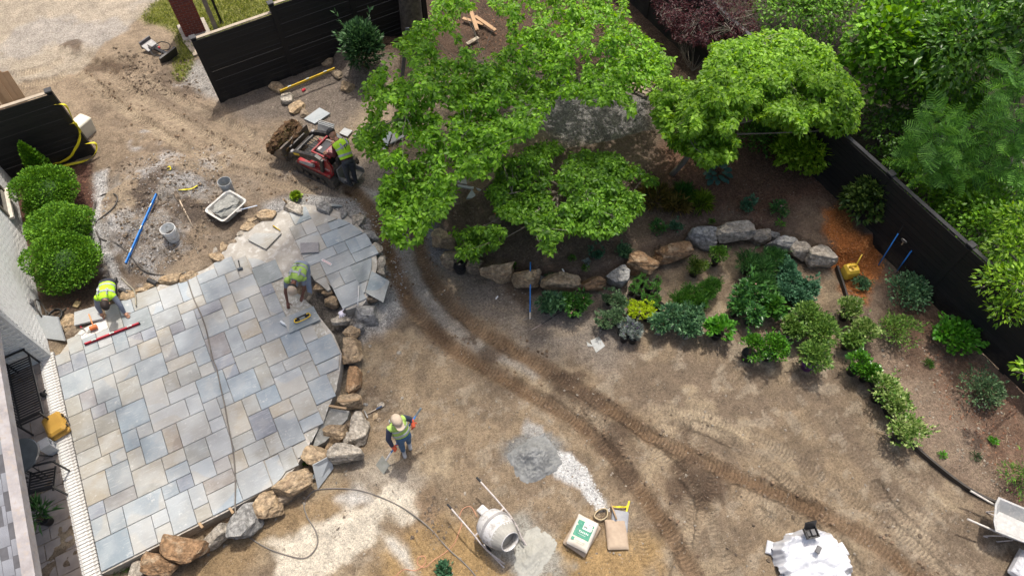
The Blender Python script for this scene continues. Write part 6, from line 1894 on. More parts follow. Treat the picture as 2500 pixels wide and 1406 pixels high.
# ---- yellow can
p = G(2068, 672)
t = thing('fuel_can', 'bright yellow plastic can with spout at the end of the boulder wall', 'can', p, R(-20))
YC = mat('can_yellow', (.78, .52, .06), .4, (.70, .46, .05), 4)
obj('body', loft([R_(.15, .13, .05, .0), R_(.165, .145, .05, .06), R_(.165, .145, .05, .28), R_(.13, .11, .05, .36), R_(.06, .05, .03, .38)]), YC, t)
obj('handle', tube(smooth_path([(-.10, 0, .33), (-.09, 0, .43), (.03, 0, .44), (.07, 0, .36)], 5), .022, 8), YC, t, smooth=True)
obj('spout', tube([(.08, .03, .35), (.13, .09, .44), (.20, .18, .60)], [.028, .020, .016], 8), YC, t, smooth=True)
obj('cap', cyl(.032, .03, 12, (-.04, -.05, .40)), mat('cap_amber', (.62, .36, .04), .5), t)
# ---- tools leaning on the long fence
fx = 12.86
a, b = G(2144, 648, .02), P(2244, 540, 1.05)
rod('long_pole', 'long blue pole leaning on the fence, uppermost of three tools', a, np.array([fx, b[1], b[2]]), .016, BLUE, 'pole', [('tip', cyl(.018, .3, 8, (.62, 0, 0), ry=math.pi / 2), BLACKP)], 'tools leaning on the fence')
a, b = G(2180, 632, .02), P(2240, 572, .95)
t = rod('digging_fork', 'garden fork with D-grip leaning on the fence', a, np.array([fx - .04, b[1], b[2]]), .016, WOODH, 'fork', [], 'tools leaning on the fence')
L_ = float(np.linalg.norm(np.array([fx - .04, b[1], b[2]]) - a))
obj('grip', tube(smooth_path([(L_ / 2 - .02, 0, 0), (L_ / 2 + .05, .06, 0), (L_ / 2 + .11, .05, 0), (L_ / 2 + .11, -.05, 0), (L_ / 2 + .05, -.06, 0), (L_ / 2 - .02, 0, 0)], 4), .014, 7), STEEL, t)
for k in range(4):
    obj('tine', box(.26, .012, .01, (-L_ / 2 - .12, -.075 + k * .05, 0)), STEEL, t)
obj('crossbar', box(.02, .17, .02, (-L_ / 2, 0, 0)), STEEL, t)
a, b = G(2188, 664, .05), P(2240, 606, .85)
t = rod('spade', 'short blue-handled spade leaning on the fence, lowest of three tools', a, np.array([fx - .02, b[1], b[2]]), .017, BLUE, 'spade', [], 'tools leaning on the fence')
L_ = float(np.linalg.norm(np.array([fx - .02, b[1], b[2]]) - a))
obj('blade', box(.26, .19, .008, (-L_ / 2 - .10, 0, 0)), STEEL, t)
obj('grip', box(.03, .10, .03, (L_ / 2, 0, 0), bev=.006), BLUE, t)
# ---- edging strip between yard and bed
pts = [G(*q, .05) for q in [(2040, 655), (2052, 690), (2063, 725), (2072, 760), (2083, 810), (2094, 855), (2112, 905), (2150, 985), (2190, 1050), (2235, 1098), (2290, 1145), (2350, 1190), (2410, 1222), (2480, 1245), (2560, 1275)]]
p = smooth_path(pts, 5)
t_ = np.gradient(p, axis=0)
t_ /= np.linalg.norm(t_, axis=1)[:, None]
s_ = np.cross(t_, (0, 0, 1))
rings = [[p[i] + s_[i] * .03 + (0, 0, -.12), p[i] - s_[i] * .03 + (0, 0, -.12), p[i] - s_[i] * .022 + (0, 0, .08), p[i] + s_[i] * .022 + (0, 0, .08)] for i in range(len(p))]
tag(obj('edging_strip', loft(rings), mat('edging_black', (.022, .020, .018), .6, (.05, .04, .032), 4)), 'black curved edging strip between the dirt yard and the fence bed', 'edging')
# ---- concrete mixer
c = G(1222, 1318)
hd = heading((1195, 1240), (1250, 1300), .6)      # the drum mouth looks this way
t = thing('concrete_mixer', 'dirty white concrete mixer with tilted drum and tube frame', 'mixer', c, hd)
MW = mat('mixer_white', (.62, .61, .60), .55, (.50, .49, .47), 5, dirt=(.36, .34, .31))
MF = mat('mixer_frame', (.58, .52, .49), .5, (.42, .38, .36), 8, dirt=(.30, .28, .26))
dr = [(.05, -.42), (.20, -.40), (.30, -.30), (.33, -.16), (.33, .02), (.29, .18), (.205, .36), (.20, .38), (.185, .38), (.19, .34), (.27, .16), (.30, 0), (.28, -.26), (.05, -.36)]
drum = obj('drum', xf(lathe(dr, 28), (-.05, 0, .62), ry=R(62)), MW, t, smooth=True)
ax = np.array([math.sin(R(62)), 0, math.cos(R(62))])
obj('ring_gear', xf(lathe([(.335, -.03), (.35, -.02), (.35, .02), (.335, .03)], 40), np.array([-.05, 0, .62]) - ax * .07, ry=R(62)), mat('gear_grey', (.34, .33, .32), .6), drum)
obj('mortar_stain', xf(lathe([(.294, .17), (.2105, .362), (.2085, .372), (.296, .168)], 24), (-.05, 0, .62), ry=R(62)), mat('dried_mortar', (.40, .385, .34), .9, (.30, .29, .26), 6, .6), drum)
obj('motor_box', xf(loft([R_(.13, .09, .03, 0), R_(.13, .09, .03, .26), R_(.11, .07, .03, .29)]), np.array([-.05, 0, .62]) - ax * .62 + (0, .06, .04), ry=R(62)), MW, t)
for s in (-1, 1):
    obj('handle_tube', tube(smooth_path([(.40, s * .26, .12), (0, s * .37, .42), (-.45, s * .38, .60), (-1.02, s * .38, .66)], 4), .017, 8), MF, t, smooth=True)
    obj('grip', cyl(.023, .12, 10, (-1.03, s * .38, .66), ry=math.pi / 2), BLACKP, t)
    obj('leg', tube([(0, s * .37, .42), (.18, s * .33, .2), (.42, s * .30, .02)], .017, 8), MF, t)
    obj('leg', tube([(-.25, s * .37, .52), (-.32, s * .36, .25), (-.36, s * .36, .0)], .015, 8), MF, t)
    w_ = obj('wheel', cyl(.10, .05, 18, (-.05, s * .30, .10), rx=math.pi / 2), BLACKP, t)
    obj('hub', cyl(.04, .056, 12, (-.05, s * .30, .10), rx=math.pi / 2), MF, w_)
obj('cross_tube', join(tube([(0, -.37, .42), (-.05, -.36, .6)], .016, 8), tube([(-.30, -.38, .56), (-.30, .38, .56)], .018, 8), tube([(-.05, -.32, .10), (-.05, .32, .10)], .014, 8), tube([(0, .37, .42), (-.05, .34, .62)], .016, 8)), MF, t)
# ---- mortar heaps
for i, (px, py, sx, sy, sz, lab) in enumerate([(1304, 1122, .85, .72, .24, 'grey mortar mound at the head of the white cement trail'), (1300, 1352, .85, .60, .09, 'flat grey mortar spill under the mixer mouth')]):
    g = G(px, py)
    n = 46
    U, W_ = np.meshgrid(np.linspace(-1, 1, n), np.linspace(-1, 1, n))
    rr0 = np.hypot(U, W_) + .8 * (fbm(U + 9 * i, W_, .8, 2) - .5)
    Z = sz * (1.25 * np.exp(-2.6 * np.clip(rr0, 0, 3) ** 2) + .9 * (fbm(U, W_ + 3 * i, .34, 4) - .5) * np.exp(-1.5 * np.clip(rr0, 0, 3) ** 2) + .12 * (vn(U, W_, .08, 3) - .5)) * np.clip((1 - np.maximum(abs(U), abs(W_)) ** 2) * 3, 0, 1) - .03
    v = np.stack([U * sx * .62, W_ * sy * .62, Z], -1).reshape(-1, 3)
    f = [(a * n + b, a * n + b + 1, (a + 1) * n + b + 1, (a + 1) * n + b) for a in range(n - 1) for b in range(n - 1) if Z[a, b] > -.024]
    tag(obj('mortar_heap', (v, f), [mat('mortar_heap_grey', (.235, .24, .235), .95, (.165, .17, .165), 6, 1.0, 22), mat('mortar_spill', (.36, .355, .315), .9, (.29, .285, .25), 5, 1.0, 14)][i], None, g + (0, 0, .012), .4 * i), lab, 'mortar')
rng = np.random.default_rng(91)
V, F = [], []
poly = np.array([(1345, 1098), (1395, 1112), (1440, 1152), (1478, 1222), (1488, 1248), (1462, 1252), (1430, 1212), (1392, 1176), (1350, 1160)], float)
xy = rng.uniform(poly.min(0), poly.max(0), (2600, 2))
xy = xy[sdf(poly, xy[:, 0], xy[:, 1]) + 26 * (fbm(xy[:, 0], xy[:, 1], 16, 3) - .55) > 0][:700]
for a, b in xy:
    s = rng.uniform(.004, .017)
    V.append(ICO1[0] * (1 + rng.normal(0, .2, (12 if len(ICO1[0]) == 12 else len(ICO1[0]), 1))) * (s, s, s * .6) + G(a, b, s * .2))
n0 = len(ICO1[0])
stuff(tag(obj('cement_crumbs', (np.concatenate(V), [tuple(i + k * n0 for i in f) for k in range(len(V)) for f in ICO1[1]]), mat('cement_white', (.62, .615, .60), .95, (.5, .5, .48), 10)), 'white dry cement crumbs trailing from the grey mound', 'cement'))
# ---- bags of cement
KRAFT = mat('kraft_paper', (.42, .33, .24), .8, (.33, .25, .18), 5, .5, 14)
WHITEB = mat('bag_white', (.66, .65, .62), .7, (.56, .55, .52), 5, .4, 14)
GRB = mat('bag_green', (.06, .26, .17), .6, (.05, .21, .14), 6)


def pillow(a, b, h, seed, n=22):
    rng = np.random.default_rng(seed)
    u = np.linspace(-1, 1, n)
    X, Y = np.meshgrid(u, u)
    e = np.clip((1 - abs(X) ** 5) * (1 - abs(Y) ** 5), 0, 1) ** .45
    w = .06 * (fbm(X * a * 3 + seed, Y * b * 3, .35, seed) - .5)
    top = np.stack([X * a / 2, Y * b / 2, h * (.5 + .5 * e) + w * h * 4 * e], -1).reshape(-1, 3)
    bot = np.stack([X * a / 2, Y * b / 2, h * (.5 - .5 * e)], -1).reshape(-1, 3)
    F = []
    for i in range(n - 1):
        for j in range(n - 1):
            k = i * n + j
            F.append((k, k + 1, k + n + 1, k + n))
            F.append((k + n * n, k + n + n * n, k + n + 1 + n * n, k + 1 + n * n))
    return np.concatenate([top, bot]), F


g = G(1420, 1308)
br = heading((1375, 1330), (1405, 1262), 0)
tag(obj('cement_bag', pillow(.68, .50, .15, 3), KRAFT, None, g, br - .12, smooth=True), 'lower dusty kraft cement bag under the green printed one', 'bag', 'cement bags')
t = thing('cement_bag', 'upper cement bag with green and red print', 'bag', g + (0, 0, .15), br, 'cement bags')
obj('sack', pillow(.62, .44, .17, 4), mat('bag_cream', (.55, .49, .40), .75, (.62, .60, .55), 3, .4, 14), t, smooth=True)


def bag_patch(x0, x1, y0, y1, a, b, h, lift, n=9):
    X, Y = np.meshgrid(np.linspace(x0, x1, n), np.linspace(y0, y1, n))
    U, W_ = X / a * 2, Y / b * 2
    e = np.clip((1 - abs(U) ** 5) * (1 - abs(W_) ** 5), 0, 1) ** .45
    w = .06 * (fbm(U * a * 3 + 4, W_ * b * 3, .35, 4) - .5)
    Z = h * (.5 + .5 * e) + w * h * 4 * e + lift
    return np.stack([X, Y, Z], -1).reshape(-1, 3), [(i * n + j, i * n + j + 1, (i + 1) * n + j + 1, (i + 1) * n + j) for i in range(n - 1) for j in range(n - 1)]


pr_ = obj('print_panel', bag_patch(-.12, .20, -.16, .17, .62, .44, .17, .004), GRB, t)
obj('print_panel', bag_patch(.06, .24, -.13, .04, .62, .44, .17, .008), mat('bag_logo_white', (.78, .76, .74), .6), t)
rng = np.random.default_rng(55)
for nm, x, y0, n_, w_, h_, mm, gapp in [('lettering', .185, -.115, 4, .018, .026, REDP, .024), ('lettering', .125, -.115, 6, .018, .026, REDP, .024), ('lettering', -.005, -.10, 6, .022, .04, mat('print_white', (.78, .78, .76), .6), .034), ('lettering', -.055, -.06, 9, .010, .014, MATS['print_white'], .018), ('lettering', -.19, -.10, 10, .012, .016, GRB, .020), ('lettering', -.225, -.10, 8, .010, .012, GRB, .020)]:
    S = []
    for k in range(n_):
        y = y0 + k * gapp
        zz = .1755 + (.0045 if x > -.12 else 0)
        S += [box(h_, w_ * .35, .001, (x, y, zz)), box(h_ * .3, w_, .001, (x + rng.uniform(-.3, .3) * h_, y, zz + .0005))]
    obj(nm, join(*S), mm, t)
obj('emblem', box(.06, .06, .001, (-.18, .14, .174)), GRB, t)
g = G(1505, 1305)
tag(obj('empty_bag', pillow(.58, .42, .10, 9), KRAFT, None, g, heading((1500, 1335), (1492, 1260)), smooth=True), 'crumpled brown paper bag to the right of the cement bags', 'bag')
g = G(1512, 1275)
tag(obj('empty_bag', xf(pillow(.46, .34, .09, 10)), mat('grey_paper', (.33, .33, .33), .8, (.24, .25, .27), 5, .5, 14), None, g, .9, smooth=True), 'grey crumpled wrapping behind the brown paper bag', 'bag')
a, b = G(1490, 1232, .10), G(1503, 1272, .16)
rod('wood_strip', 'pale wood strip sticking up behind the paper bag', a, b, .018, WOODH, 'wood strip')
g = G(1467, 1258)
tag(obj('rope_coil', tube(np.array([g + (.14 * math.cos(q) * (1 + .1 * math.sin(3 * q)), .10 * math.sin(q), .03 + .004 * q) for q in np.linspace(0, 20, 70)]), .012, 6), mat('rope_tan', (.55, .45, .28), .8), smooth=True), 'coil of tan rope beside the cement bags', 'rope')
# ---- wrapped white pallet load at the bottom edge
g = G(1975, 1372)
rng = np.random.default_rng(17)
WRAP = mat('plastic_wrap', (.60, .61, .63), .28, (.46, .47, .50), 3, 1.0, 6, spec=.6)
n = 90
U, W_ = np.meshgrid(np.linspace(-1, 1, n), np.linspace(-1, 1, n))
ang = np.arctan2(W_, U)
rr0 = (np.abs(U) ** 3.2 + np.abs(W_) ** 3.2) ** (1 / 3.2) * (1 + .20 * (vn(np.cos(ang) * 2, np.sin(ang) * 2, .55, 3) - .5) + .10 * (vn(np.cos(ang) * 5, np.sin(ang) * 5, .5, 4) - .5))
crease = sum(a_ * np.abs(vn(U * sx_ + c_ * W_, W_ * sy_ - c_ * U, s_, k_) - .5) for a_, sx_, sy_, c_, s_, k_ in [(.20, 1, 1.8, .4, .50, 1), (.13, 2.0, 1, -.5, .36, 2), (.05, 1, 2.6, .8, .22, 5)])
Z = np.clip((1.02 - rr0) / .22, 0, 1) ** .6 * (.42 + .10 * (vn(U, W_, .8, 0) - .5)) + (crease - .12) * np.clip((1.1 - rr0) / .2, 0, 1)
Z = np.where(rr0 > 1.02, .012 + .03 * crease, np.maximum(Z, .015))
v = np.stack([U * .70, W_ * .58, Z], -1).reshape(-1, 3)
f = [(a * n + b, a * n + b + 1, (a + 1) * n + b + 1, (a + 1) * n + b) for a in range(n - 1) for b in range(n - 1) if rr0[a, b] < 1.06 + .12 * math.sin(ang[a, b] * 5)]
t = thing('wrapped_load', 'white plastic wrapped load at the bottom edge of the yard', 'wrapped load', g, -TH + .15)
obj('wrapping', (v, f), WRAP, t, smooth=True)
KB = mat('carton_grey', (.45, .40, .36), .8)
obj('carton', box(.9, .70, .26, (0.0, .0, .14)), KB, t)
for k, (x, y, q) in enumerate([(-.66, -.28, .4), (-.60, .32, -.5), (.62, .10, .2), (.55, -.33, 1.2)]):
    obj('loose_film', xf(pillow(.34, .26, .10, 30 + k), (x, y, .02), rz=q), WRAP, t, smooth=True)
p = P(1982, 1299, .58)
t = thing('drone_case', 'open black drone case lying on the white wrapping', 'case', (p[0], p[1], .50), -TH + .2)
obj('base', join(box(.24, .20, .02, (0, 0, .01)), box(.24, .015, .08, (0, .095, .05)), box(.24, .015, .08, (0, -.095, .05)), box(.015, .20, .08, (.115, 0, .05)), box(.015, .20, .08, (-.115, 0, .05))), BLACKP, t)
obj('lid', box(.24, .03, .18, (0, .13, .15), rx=R(-25), bev=.01), BLACKP, t)
obj('battery', box(.09, .12, .05, (.04, 0, .055), bev=.008), mat('battery_grey', (.10, .10, .105), .4), t)
obj('controller', box(.07, .10, .05, (-.06, -.01, .05), bev=.008), mat('battery_dark', (.04, .04, .042), .4), t)
p = P(1998, 1341, .52)
tag(obj('battery_pack', join(box(.15, .09, .03, (0, 0, .015), bev=.008), box(.08, .05, .006, (.01, 0, .033))), MATS['battery_grey'], None, (p[0], p[1], .5), R(25)), 'dark battery lying on top of the white wrapping', 'battery')
# ---- wheelbarrow at the right edge
c = G(2436, 1292)
hd = heading((2358, 1244), (2470, 1290), .4)
t = thing('wheelbarrow', 'grey steel wheelbarrow with pale handles at the right edge', 'wheelbarrow', c, hd)
TR = mat('tray_steel', (.42, .42, .41), .55, (.33, .33, .32), 6, .3, 40, dirt=(.50, .48, .45))


def rr(x0, x1, w0, w1, z):
    return [(x0, -w0, z), (x1 - .1, -w1, z), (x1, -w1 * .5, z), (x1, w1 * .5, z), (x1 - .1, w1, z), (x0, w0, z), (x0 - .05, w0 * .5, z), (x0 - .05, -w0 * .5, z)]


obj('tray', loft([rr(-.22, .35, .20, .18, .36), rr(-.34, .66, .34, .32, .60), rr(-.36, .68, .36, .34, .605), rr(-.36, .68, .36, .34, .62), rr(-.32, .63, .325, .305, .612), rr(-.20, .33, .185, .165, .385)]), TR, t)
for s in (-1, 1):
    obj('handle', tube([(.75, s * .10, .20), (0, s * .24, .36), (-.82, s * .30, .52)], .021, 8), mat('handle_pale', (.60, .57, .52), .6, (.48, .44, .40), 8), t)
    obj('leg', join(tube([(-.05, s * .25, .36), (-.18, s * .26, .18), (-.25, s * .26, .0)], .014, 6), tube([(-.25, s * .26, .01), (.0, s * .26, .01), (.12, s * .24, .3)], .014, 6)), MF, t)
w_ = obj('wheel', xf(lathe([(.12, -.05), (.19, -.045), (.20, 0), (.19, .045), (.12, .05)], 20), (.62, 0, .20), rx=math.pi / 2), BLACKP, t, smooth=True)
obj('rim', cyl(.125, .07, 16, (.62, 0, .20), rx=math.pi / 2), MW, w_)
p = c + np.array([math.cos(hd) * .42, math.sin(hd) * .42, .47])
t = thing('caulk_tub', 'white plastic bottle with green label lying in the wheelbarrow', 'bottle', p, hd + 1.0)
obj('body', xf(lathe([(.05, -.17), (.065, -.15), (.065, .12), (.03, .16), (.03, .19)], 14), ry=math.pi / 2), mat('bottle_white', (.78, .79, .78), .4), t, smooth=True)
obj('label_band', cyl(.0665, .12, 14, (-.02, 0, 0), ry=math.pi / 2), mat('label_green', (.22, .42, .06), .5), t)
g = G(2495, 1392)
t = thing('wrapped_bundle', 'film wrapped bundle in the bottom right corner', 'bundle', g, .3)
obj('film', pillow(.60, .50, .26, 44), mat('grey_film', (.50, .51, .53), .3, (.40, .40, .42), 6, .4, 10), t)
# ---- loader attachment lying by the driveway
c = G(402, 140)
t = thing('loader_attachment', 'black loader attachment with hoses parked on the driveway edge', 'attachment', c, R(29))
bl = [(-.32, .02), (-.32, .30), (-.30, .33), (-.29, .02)]
obj('blade', join(box(.62, .06, .30, (0, -.26, .15), rx=R(14)), box(.62, .16, .02, (0, -.18, .02))), BLKM, t)
obj('beam', box(.10, .62, .10, (0, .08, .20), bev=.01), BLKM, t)
obj('mount_plate', join(box(.40, .30, .05, (0, .52, .20), rx=R(20), bev=.01), box(.40, .04, .22, (0, .66, .26))), mat('scuffed_steel', (.10, .095, .10), .4, (.22, .20, .20), 6), t)
obj('mount_bracket', box(.16, .22, .12, (0, .38, .26), bev=.01), mat('pale_steel', (.40, .39, .37), .5), t)
for k, s in enumerate((-1, 1)):
    obj('hose', tube(smooth_path([(s * .04, .30, .28), (s * .22, .16, .34), (s * .30, -.05, .30), (s * .16, -.18, .26), (s * .03, -.05, .26)], 5), .014, 6), BLACKP, t, smooth=True)
obj('red_fitting', box(.05, .05, .04, (.05, .12, .27)), REDP, t)
# ---- pallet, scrap wood and tubs seen through the leaves
c = P(1562, 205, .32)
t = thing('wooden_pallet', 'grey wooden pallet showing between the dogwoods', 'pallet', (c[0], c[1], .32), .5)
for k in range(6):
    obj('slat', box(.09, .9, .02, (-.4 + k * .16, 0, .12)), mat('pallet_wood', (.34, .27, .20), .85, (.24, .19, .14), 5), t)
for s in (-1, 0, 1):
    obj('bearer', box(.95, .06, .09, (0, s * .4, .06)), MATS['pallet_wood'], t)
c = P(1545, 165, .5)
tag(obj('pale_rubble', rock(.55, .35, .3, 45, ICO2), ROCKM['w'], None, (c[0], c[1], .48)), 'pale broken stone on the pallet under the leaves', 'stone')
for i, (a, b, lab) in enumerate([((1140, 108), (1168, 92), 'sunlit board lying on the mulch under the dogwood'), ((1130, 45), (1180, 60), 'brown scrap board at the back of the mulch opening'), ((1160, 40), (1210, 75), 'second brown scrap board in the mulch opening'), ((1150, 28), (1165, 75), 'third scrap board leaning in the mulch opening')]):
    A_, B_ = P(*a, .40 + .03 * i), P(*b, .40 + .03 * i)
    L_, cc, rz, ry = lerp_box(A_, B_, 1, 1)
    tag(obj('scrap_board', box(L_, .12, .03), PLK if i else RAW, None, cc, r=(0, ry, rz)), lab, 'board', 'scrap boards under the dogwood')
c = P(1168, 385, .36)
tag(obj('paper_bag', join(*[box(.02, .24, .30, (s * .11, 0, .15), ry=s * .1) for s in (-1, 1)], *[box(.22, .02, .30, (0, s * .12, .15)) for s in (-1, 1)]), mat('bag_pale', (.55, .52, .48), .8), None, (c[0], c[1], .33), .5), 'open pale paper bag showing through the dogwood leaves', 'bag')
c = P(1212, 513, .5)
tag(obj('tape_measure', box(.09, .07, .06, bev=.012), ORAN, None, (c[0], c[1], gz(c[0], c[1]) + .03), .4), 'small pinkish orange tool under the dogwood tips', 'tool')
g = G(742, 222)
tag(obj('line_chalk', box(.12, .08, .06, (0, 0, .03), bev=.015), REDP, None, g, .5), 'small red tool lying below the yellow level', 'tool')
# ================================================================ compact loader and the four workers
NEON = mat('vest_neon', (.46, .80, .03), .7, (.34, .60, .03), 5, .9, 8)
LIME = mat('vest_lime', (.42, .62, .13), .75, (.30, .46, .10), 5, .9, 8)
REFL = mat('reflective_band', (.40, .42, .45), .35)
SKIN1 = mat('skin_tan', (.36, .19, .12), .55, (.32, .165, .105), 10)
SKIN2 = mat('skin_brown', (.17, .075, .05), .55, (.14, .06, .04), 10)


def J(root, px, py, z):
    """joint: the place seen at a pixel at a height, in the figure's own axes (x to the right of the picture, y away)"""
    p = P(px, py, z)
    X, Y = old(p[0] - root[0], p[1] - root[1])
    return np.array([X, Y, z - root[2]])


def limb(a, b, ra, rb, n=12, bulge=0.0):
    a, b = np.array(a, float), np.array(b, float)
    d = (b - a) / (np.linalg.norm(b - a) + 1e-9)
    k = np.linspace(0, 1, 7)
    pts = [a - d * ra * .7] + [a + (b - a) * t for t in k] + [b + d * rb * .7]
    rad = [ra * .45] + [ra + (rb - ra) * t + bulge * math.sin(math.pi * min(1, t * 1.4)) for t in k] + [rb * .45]
    return tube(np.array(pts), rad, n)


def torso(pts, right, ws, ds, n=18):
    p = smooth_path(pts, 4)
    q = np.linspace(0, len(pts) - 1, len(p))
    W, D = np.interp(q, range(len(pts)), ws), np.interp(q, range(len(pts)), ds)
    t = np.gradient(p, axis=0)
    t /= np.linalg.norm(t, axis=1)[:, None]
    rings = []
    for i in range(len(p)):
        r = np.array(right) - (np.array(right) @ t[i]) * t[i]
        r /= np.linalg.norm(r)
        f = np.cross(t[i], r)
        rings.append([p[i] + W[i] / 2 * math.cos(a) * r + D[i] / 2 * math.sin(a) * f for a in np.linspace(0, 2 * math.pi, n, endpoint=False)])
    return loft(rings)


def hand(w, h, up, s=1.0, curl=.35):
    """palm, four fingers and a thumb, from the wrist w towards h; up is the back of the hand"""
    w, h, up = np.array(w, float), np.array(h, float), np.array(up, float)
    d = (h - w) / (np.linalg.norm(h - w) + 1e-9)
    up = up - (up @ d) * d
    up /= np.linalg.norm(up)
    sd = np.cross(d, up)
    out = [limb(w, w + d * .085 * s, .034 * s, .040 * s)]
    c = w + d * .085 * s
    for k, L in zip((-1.5, -.5, .5, 1.5), (.062, .076, .080, .066)):
        b0 = c + sd * k * .021 * s
        k1 = b0 + (d + sd * k * .06 - up * curl * .4) * L * .55 * s
        k2 = k1 + (d * .8 - up * curl * 1.2) * L * .55 * s
        out.append(tube([b0 - d * .02, b0, k1, k2, k2 + (d * .5 - up * curl) * .012], np.array([.011, .0115, .010, .008, .004]) * s, 8))
    b0 = w + d * .03 * s - sd * .03 * s
    out.append(tube([b0, b0 + (d * .5 - sd * .8) * .04 * s, b0 + (d * .9 - sd * .8 - up * .2) * .075 * s], np.array([.014, .012, .008]) * s, 8))
    return out


def fused(name, shapes, vox, m, parent, smooth=True):
    o = obj(name, join(*shapes), m, parent, smooth=True)
    r = o.modifiers.new('fuse', 'REMESH')
    r.mode = 'VOXEL'
    r.voxel_size = vox
    r.use_smooth_shade = True
    s = o.modifiers.new('relax', 'SMOOTH')
    s.factor = .5
    s.iterations = 3
    return o


def person(label, root, j, right, face, skin, cloth, hair=None, cap=None, vest=None, boots=None, gloves=None, sleeves=1.0, vest_marks=None, group='workers in safety vests', bare=False):
    """one figure from its joints; right and face are directions in the figure's axes"""
    t = thing('person', label, 'person', root, -TH, group)
    g = lambda k: np.array(j[k], float)
    right, face = np.array(right, float) / np.linalg.norm(right), np.array(face, float) / np.linalg.norm(face)
    spine = [g('pelvis'), g('pelvis') * .55 + g('chest') * .45, g('chest'), g('chest') * .35 + g('neck') * .65, g('neck')]
    hc = g('head')
    up = hc - g('neck')
    up /= np.linalg.norm(up)
    sd = np.cross(face, up)
    sd /= np.linalg.norm(sd)
    B_ = [torso(spine, right, [.29, .26, .31, .26, .10], [.19, .18, .21, .16, .10]), limb(g('neck') - up * .04, hc, .055, .055)]
    fc = np.cross(up, sd)
    M = np.stack([sd, fc, up], 1) * 1.18
    hv, hf = ball(.076, .098, .115, n=18, m=14)
    hv[:, 1] *= 1 + .10 * np.clip(-hv[:, 2] / .1, 0, 1) * (hv[:, 1] < 0) * -1
    feats = [(hv, hf), tube([(0, .088, .03), (0, .113, -.018), (0, .092, -.026)], [.010, .014, .008], 6), ball(.012, .02, .03, (.077, -.005, -.005), 6, 5), ball(.012, .02, .03, (-.077, -.005, -.005), 6, 5), ball(.026, .012, .008, (0, .09, -.05), 8, 4), ball(.04, .03, .03, (0, .06, -.085), 8, 5)]
    for s in feats:
        B_.append((s[0] @ M.T + hc, s[1]))
    for s in 'lr':
        B_ += [limb(g('sh' + s), g('el' + s), .052, .042), limb(g('el' + s), g('wr' + s), .042, .028), limb(g('hip' + s), g('kn' + s), .078, .052), limb(g('kn' + s), g('an' + s), .05, .036)]
        B_ += hand(g('wr' + s), g('ha' + s), j.get('up' + s, (0, 0, 1)), 1.0, j.get('curl' + s, .35))
    fused('body', B_, .009, skin, t)
    eye = mat('eye_dark', (.02, .015, .012), .3)
    obj('eyes', join(*[(ball(.010, .006, .007, (sx * .03, .092, .012), 8, 5)[0] @ M.T + hc, ball(.01, .006, .007)[1][:0] + ball(.010, .006, .007, n=8, m=5)[1]) for sx in (-1, 1)]), eye, t)
    sh = [torso(spine, right, [.31, .29, .345, .29, .13], [.215, .205, .235, .185, .125])]
    for s in 'lr':
        e = g('el' + s) if sleeves >= .5 else g('sh' + s) * .45 + g('el' + s) * .55
        sh.append(limb(g('sh' + s), e, .068, .056))
        if sleeves >= 1:
            sh.append(limb(g('el' + s), g('wr' + s) * .93 + g('el' + s) * .07, .056, .042))
    fused('shirt', sh, .014, cloth['shirt'], t)
    tr = [torso([g('pelvis') - (g('chest') - g('pelvis')) * .12, g('pelvis'), g('pelvis') * .8 + g('chest') * .2], right, [.30, .335, .315], [.20, .235, .225])]
    for s in 'lr':
        tr += [limb(g('hip' + s), g('kn' + s), .098, .068, bulge=.008), limb(g('kn' + s), g('an' + s), .068, .056)]
    fused('trousers', tr, .014, cloth['trousers'], t)
    for s in 'lr':
        a, d = g('an' + s), np.array(j.get('toe' + s, (*face[:2], 0)), float)
        d[2] = 0
        d /= np.linalg.norm(d) + 1e-9
        if j.get('kneel'):
            continue_pts = [a, a + (0, 0, -.0)]
        b = np.array([a[0], a[1], max(a[2] - .05, .035)])
        fused('boot', [limb(a + (0, 0, .06), b, .052, .052), limb(b - d * .06, b + d * .15, .046, .042)], .012, boots or BLACKP, t)
    if vest:
        sp2 = [g('pelvis') * .72 + g('chest') * .28, g('pelvis') * .45 + g('chest') * .55, g('chest'), g('chest') * .4 + g('neck') * .6, g('neck') * .93 + g('chest') * .07]
        V_ = [torso(sp2, right, [.36, .355, .40, .34, .20], [.27, .265, .285, .235, .16])]
        for s in 'lr':
            V_.append(limb(g('sh' + s) * .9 + g('chest') * .1, g('sh' + s) * .9 + g('el' + s) * .1, .078, .074))
        vo = fused('vest', V_, .012, vest, t)
        q = smooth_path(sp2, 4)
        for frac in (.30, .58):
            i = int(frac * (len(q) - 1))
            tt = (q[min(i + 1, len(q) - 1)] - q[i - 1])
            tt /= np.linalg.norm(tt)
            wv = np.interp(frac * 4, range(5), [.36, .355, .40, .34, .20]) + .012
            dv = np.interp(frac * 4, range(5), [.27, .265, .285, .235, .16]) + .012
            obj('band', torso([q[i] - tt * .026, q[i], q[i] + tt * .026], right, [wv] * 3, [dv] * 3, 26), REFL, vo)
        back = -np.cross(right, g('chest') - g('pelvis'))
        back /= np.linalg.norm(back)
        ax = g('neck') - g('pelvis')
        ax /= np.linalg.norm(ax)
        outw = -face + ax * 0
        outw = outw - (outw @ ax) * ax
        outw /= np.linalg.norm(outw)
        for sx in (-1, 1):
            a = g('chest') + right * sx * .10
            pts = [a + outw * .150 - ax * .02, a + outw * .150 + ax * .07, a + outw * .125 + ax * .16]
            obj('band', ribbon(pts, .05), REFL, vo)
        if vest_marks:
            vest_marks(vo, g, right, ax, outw)
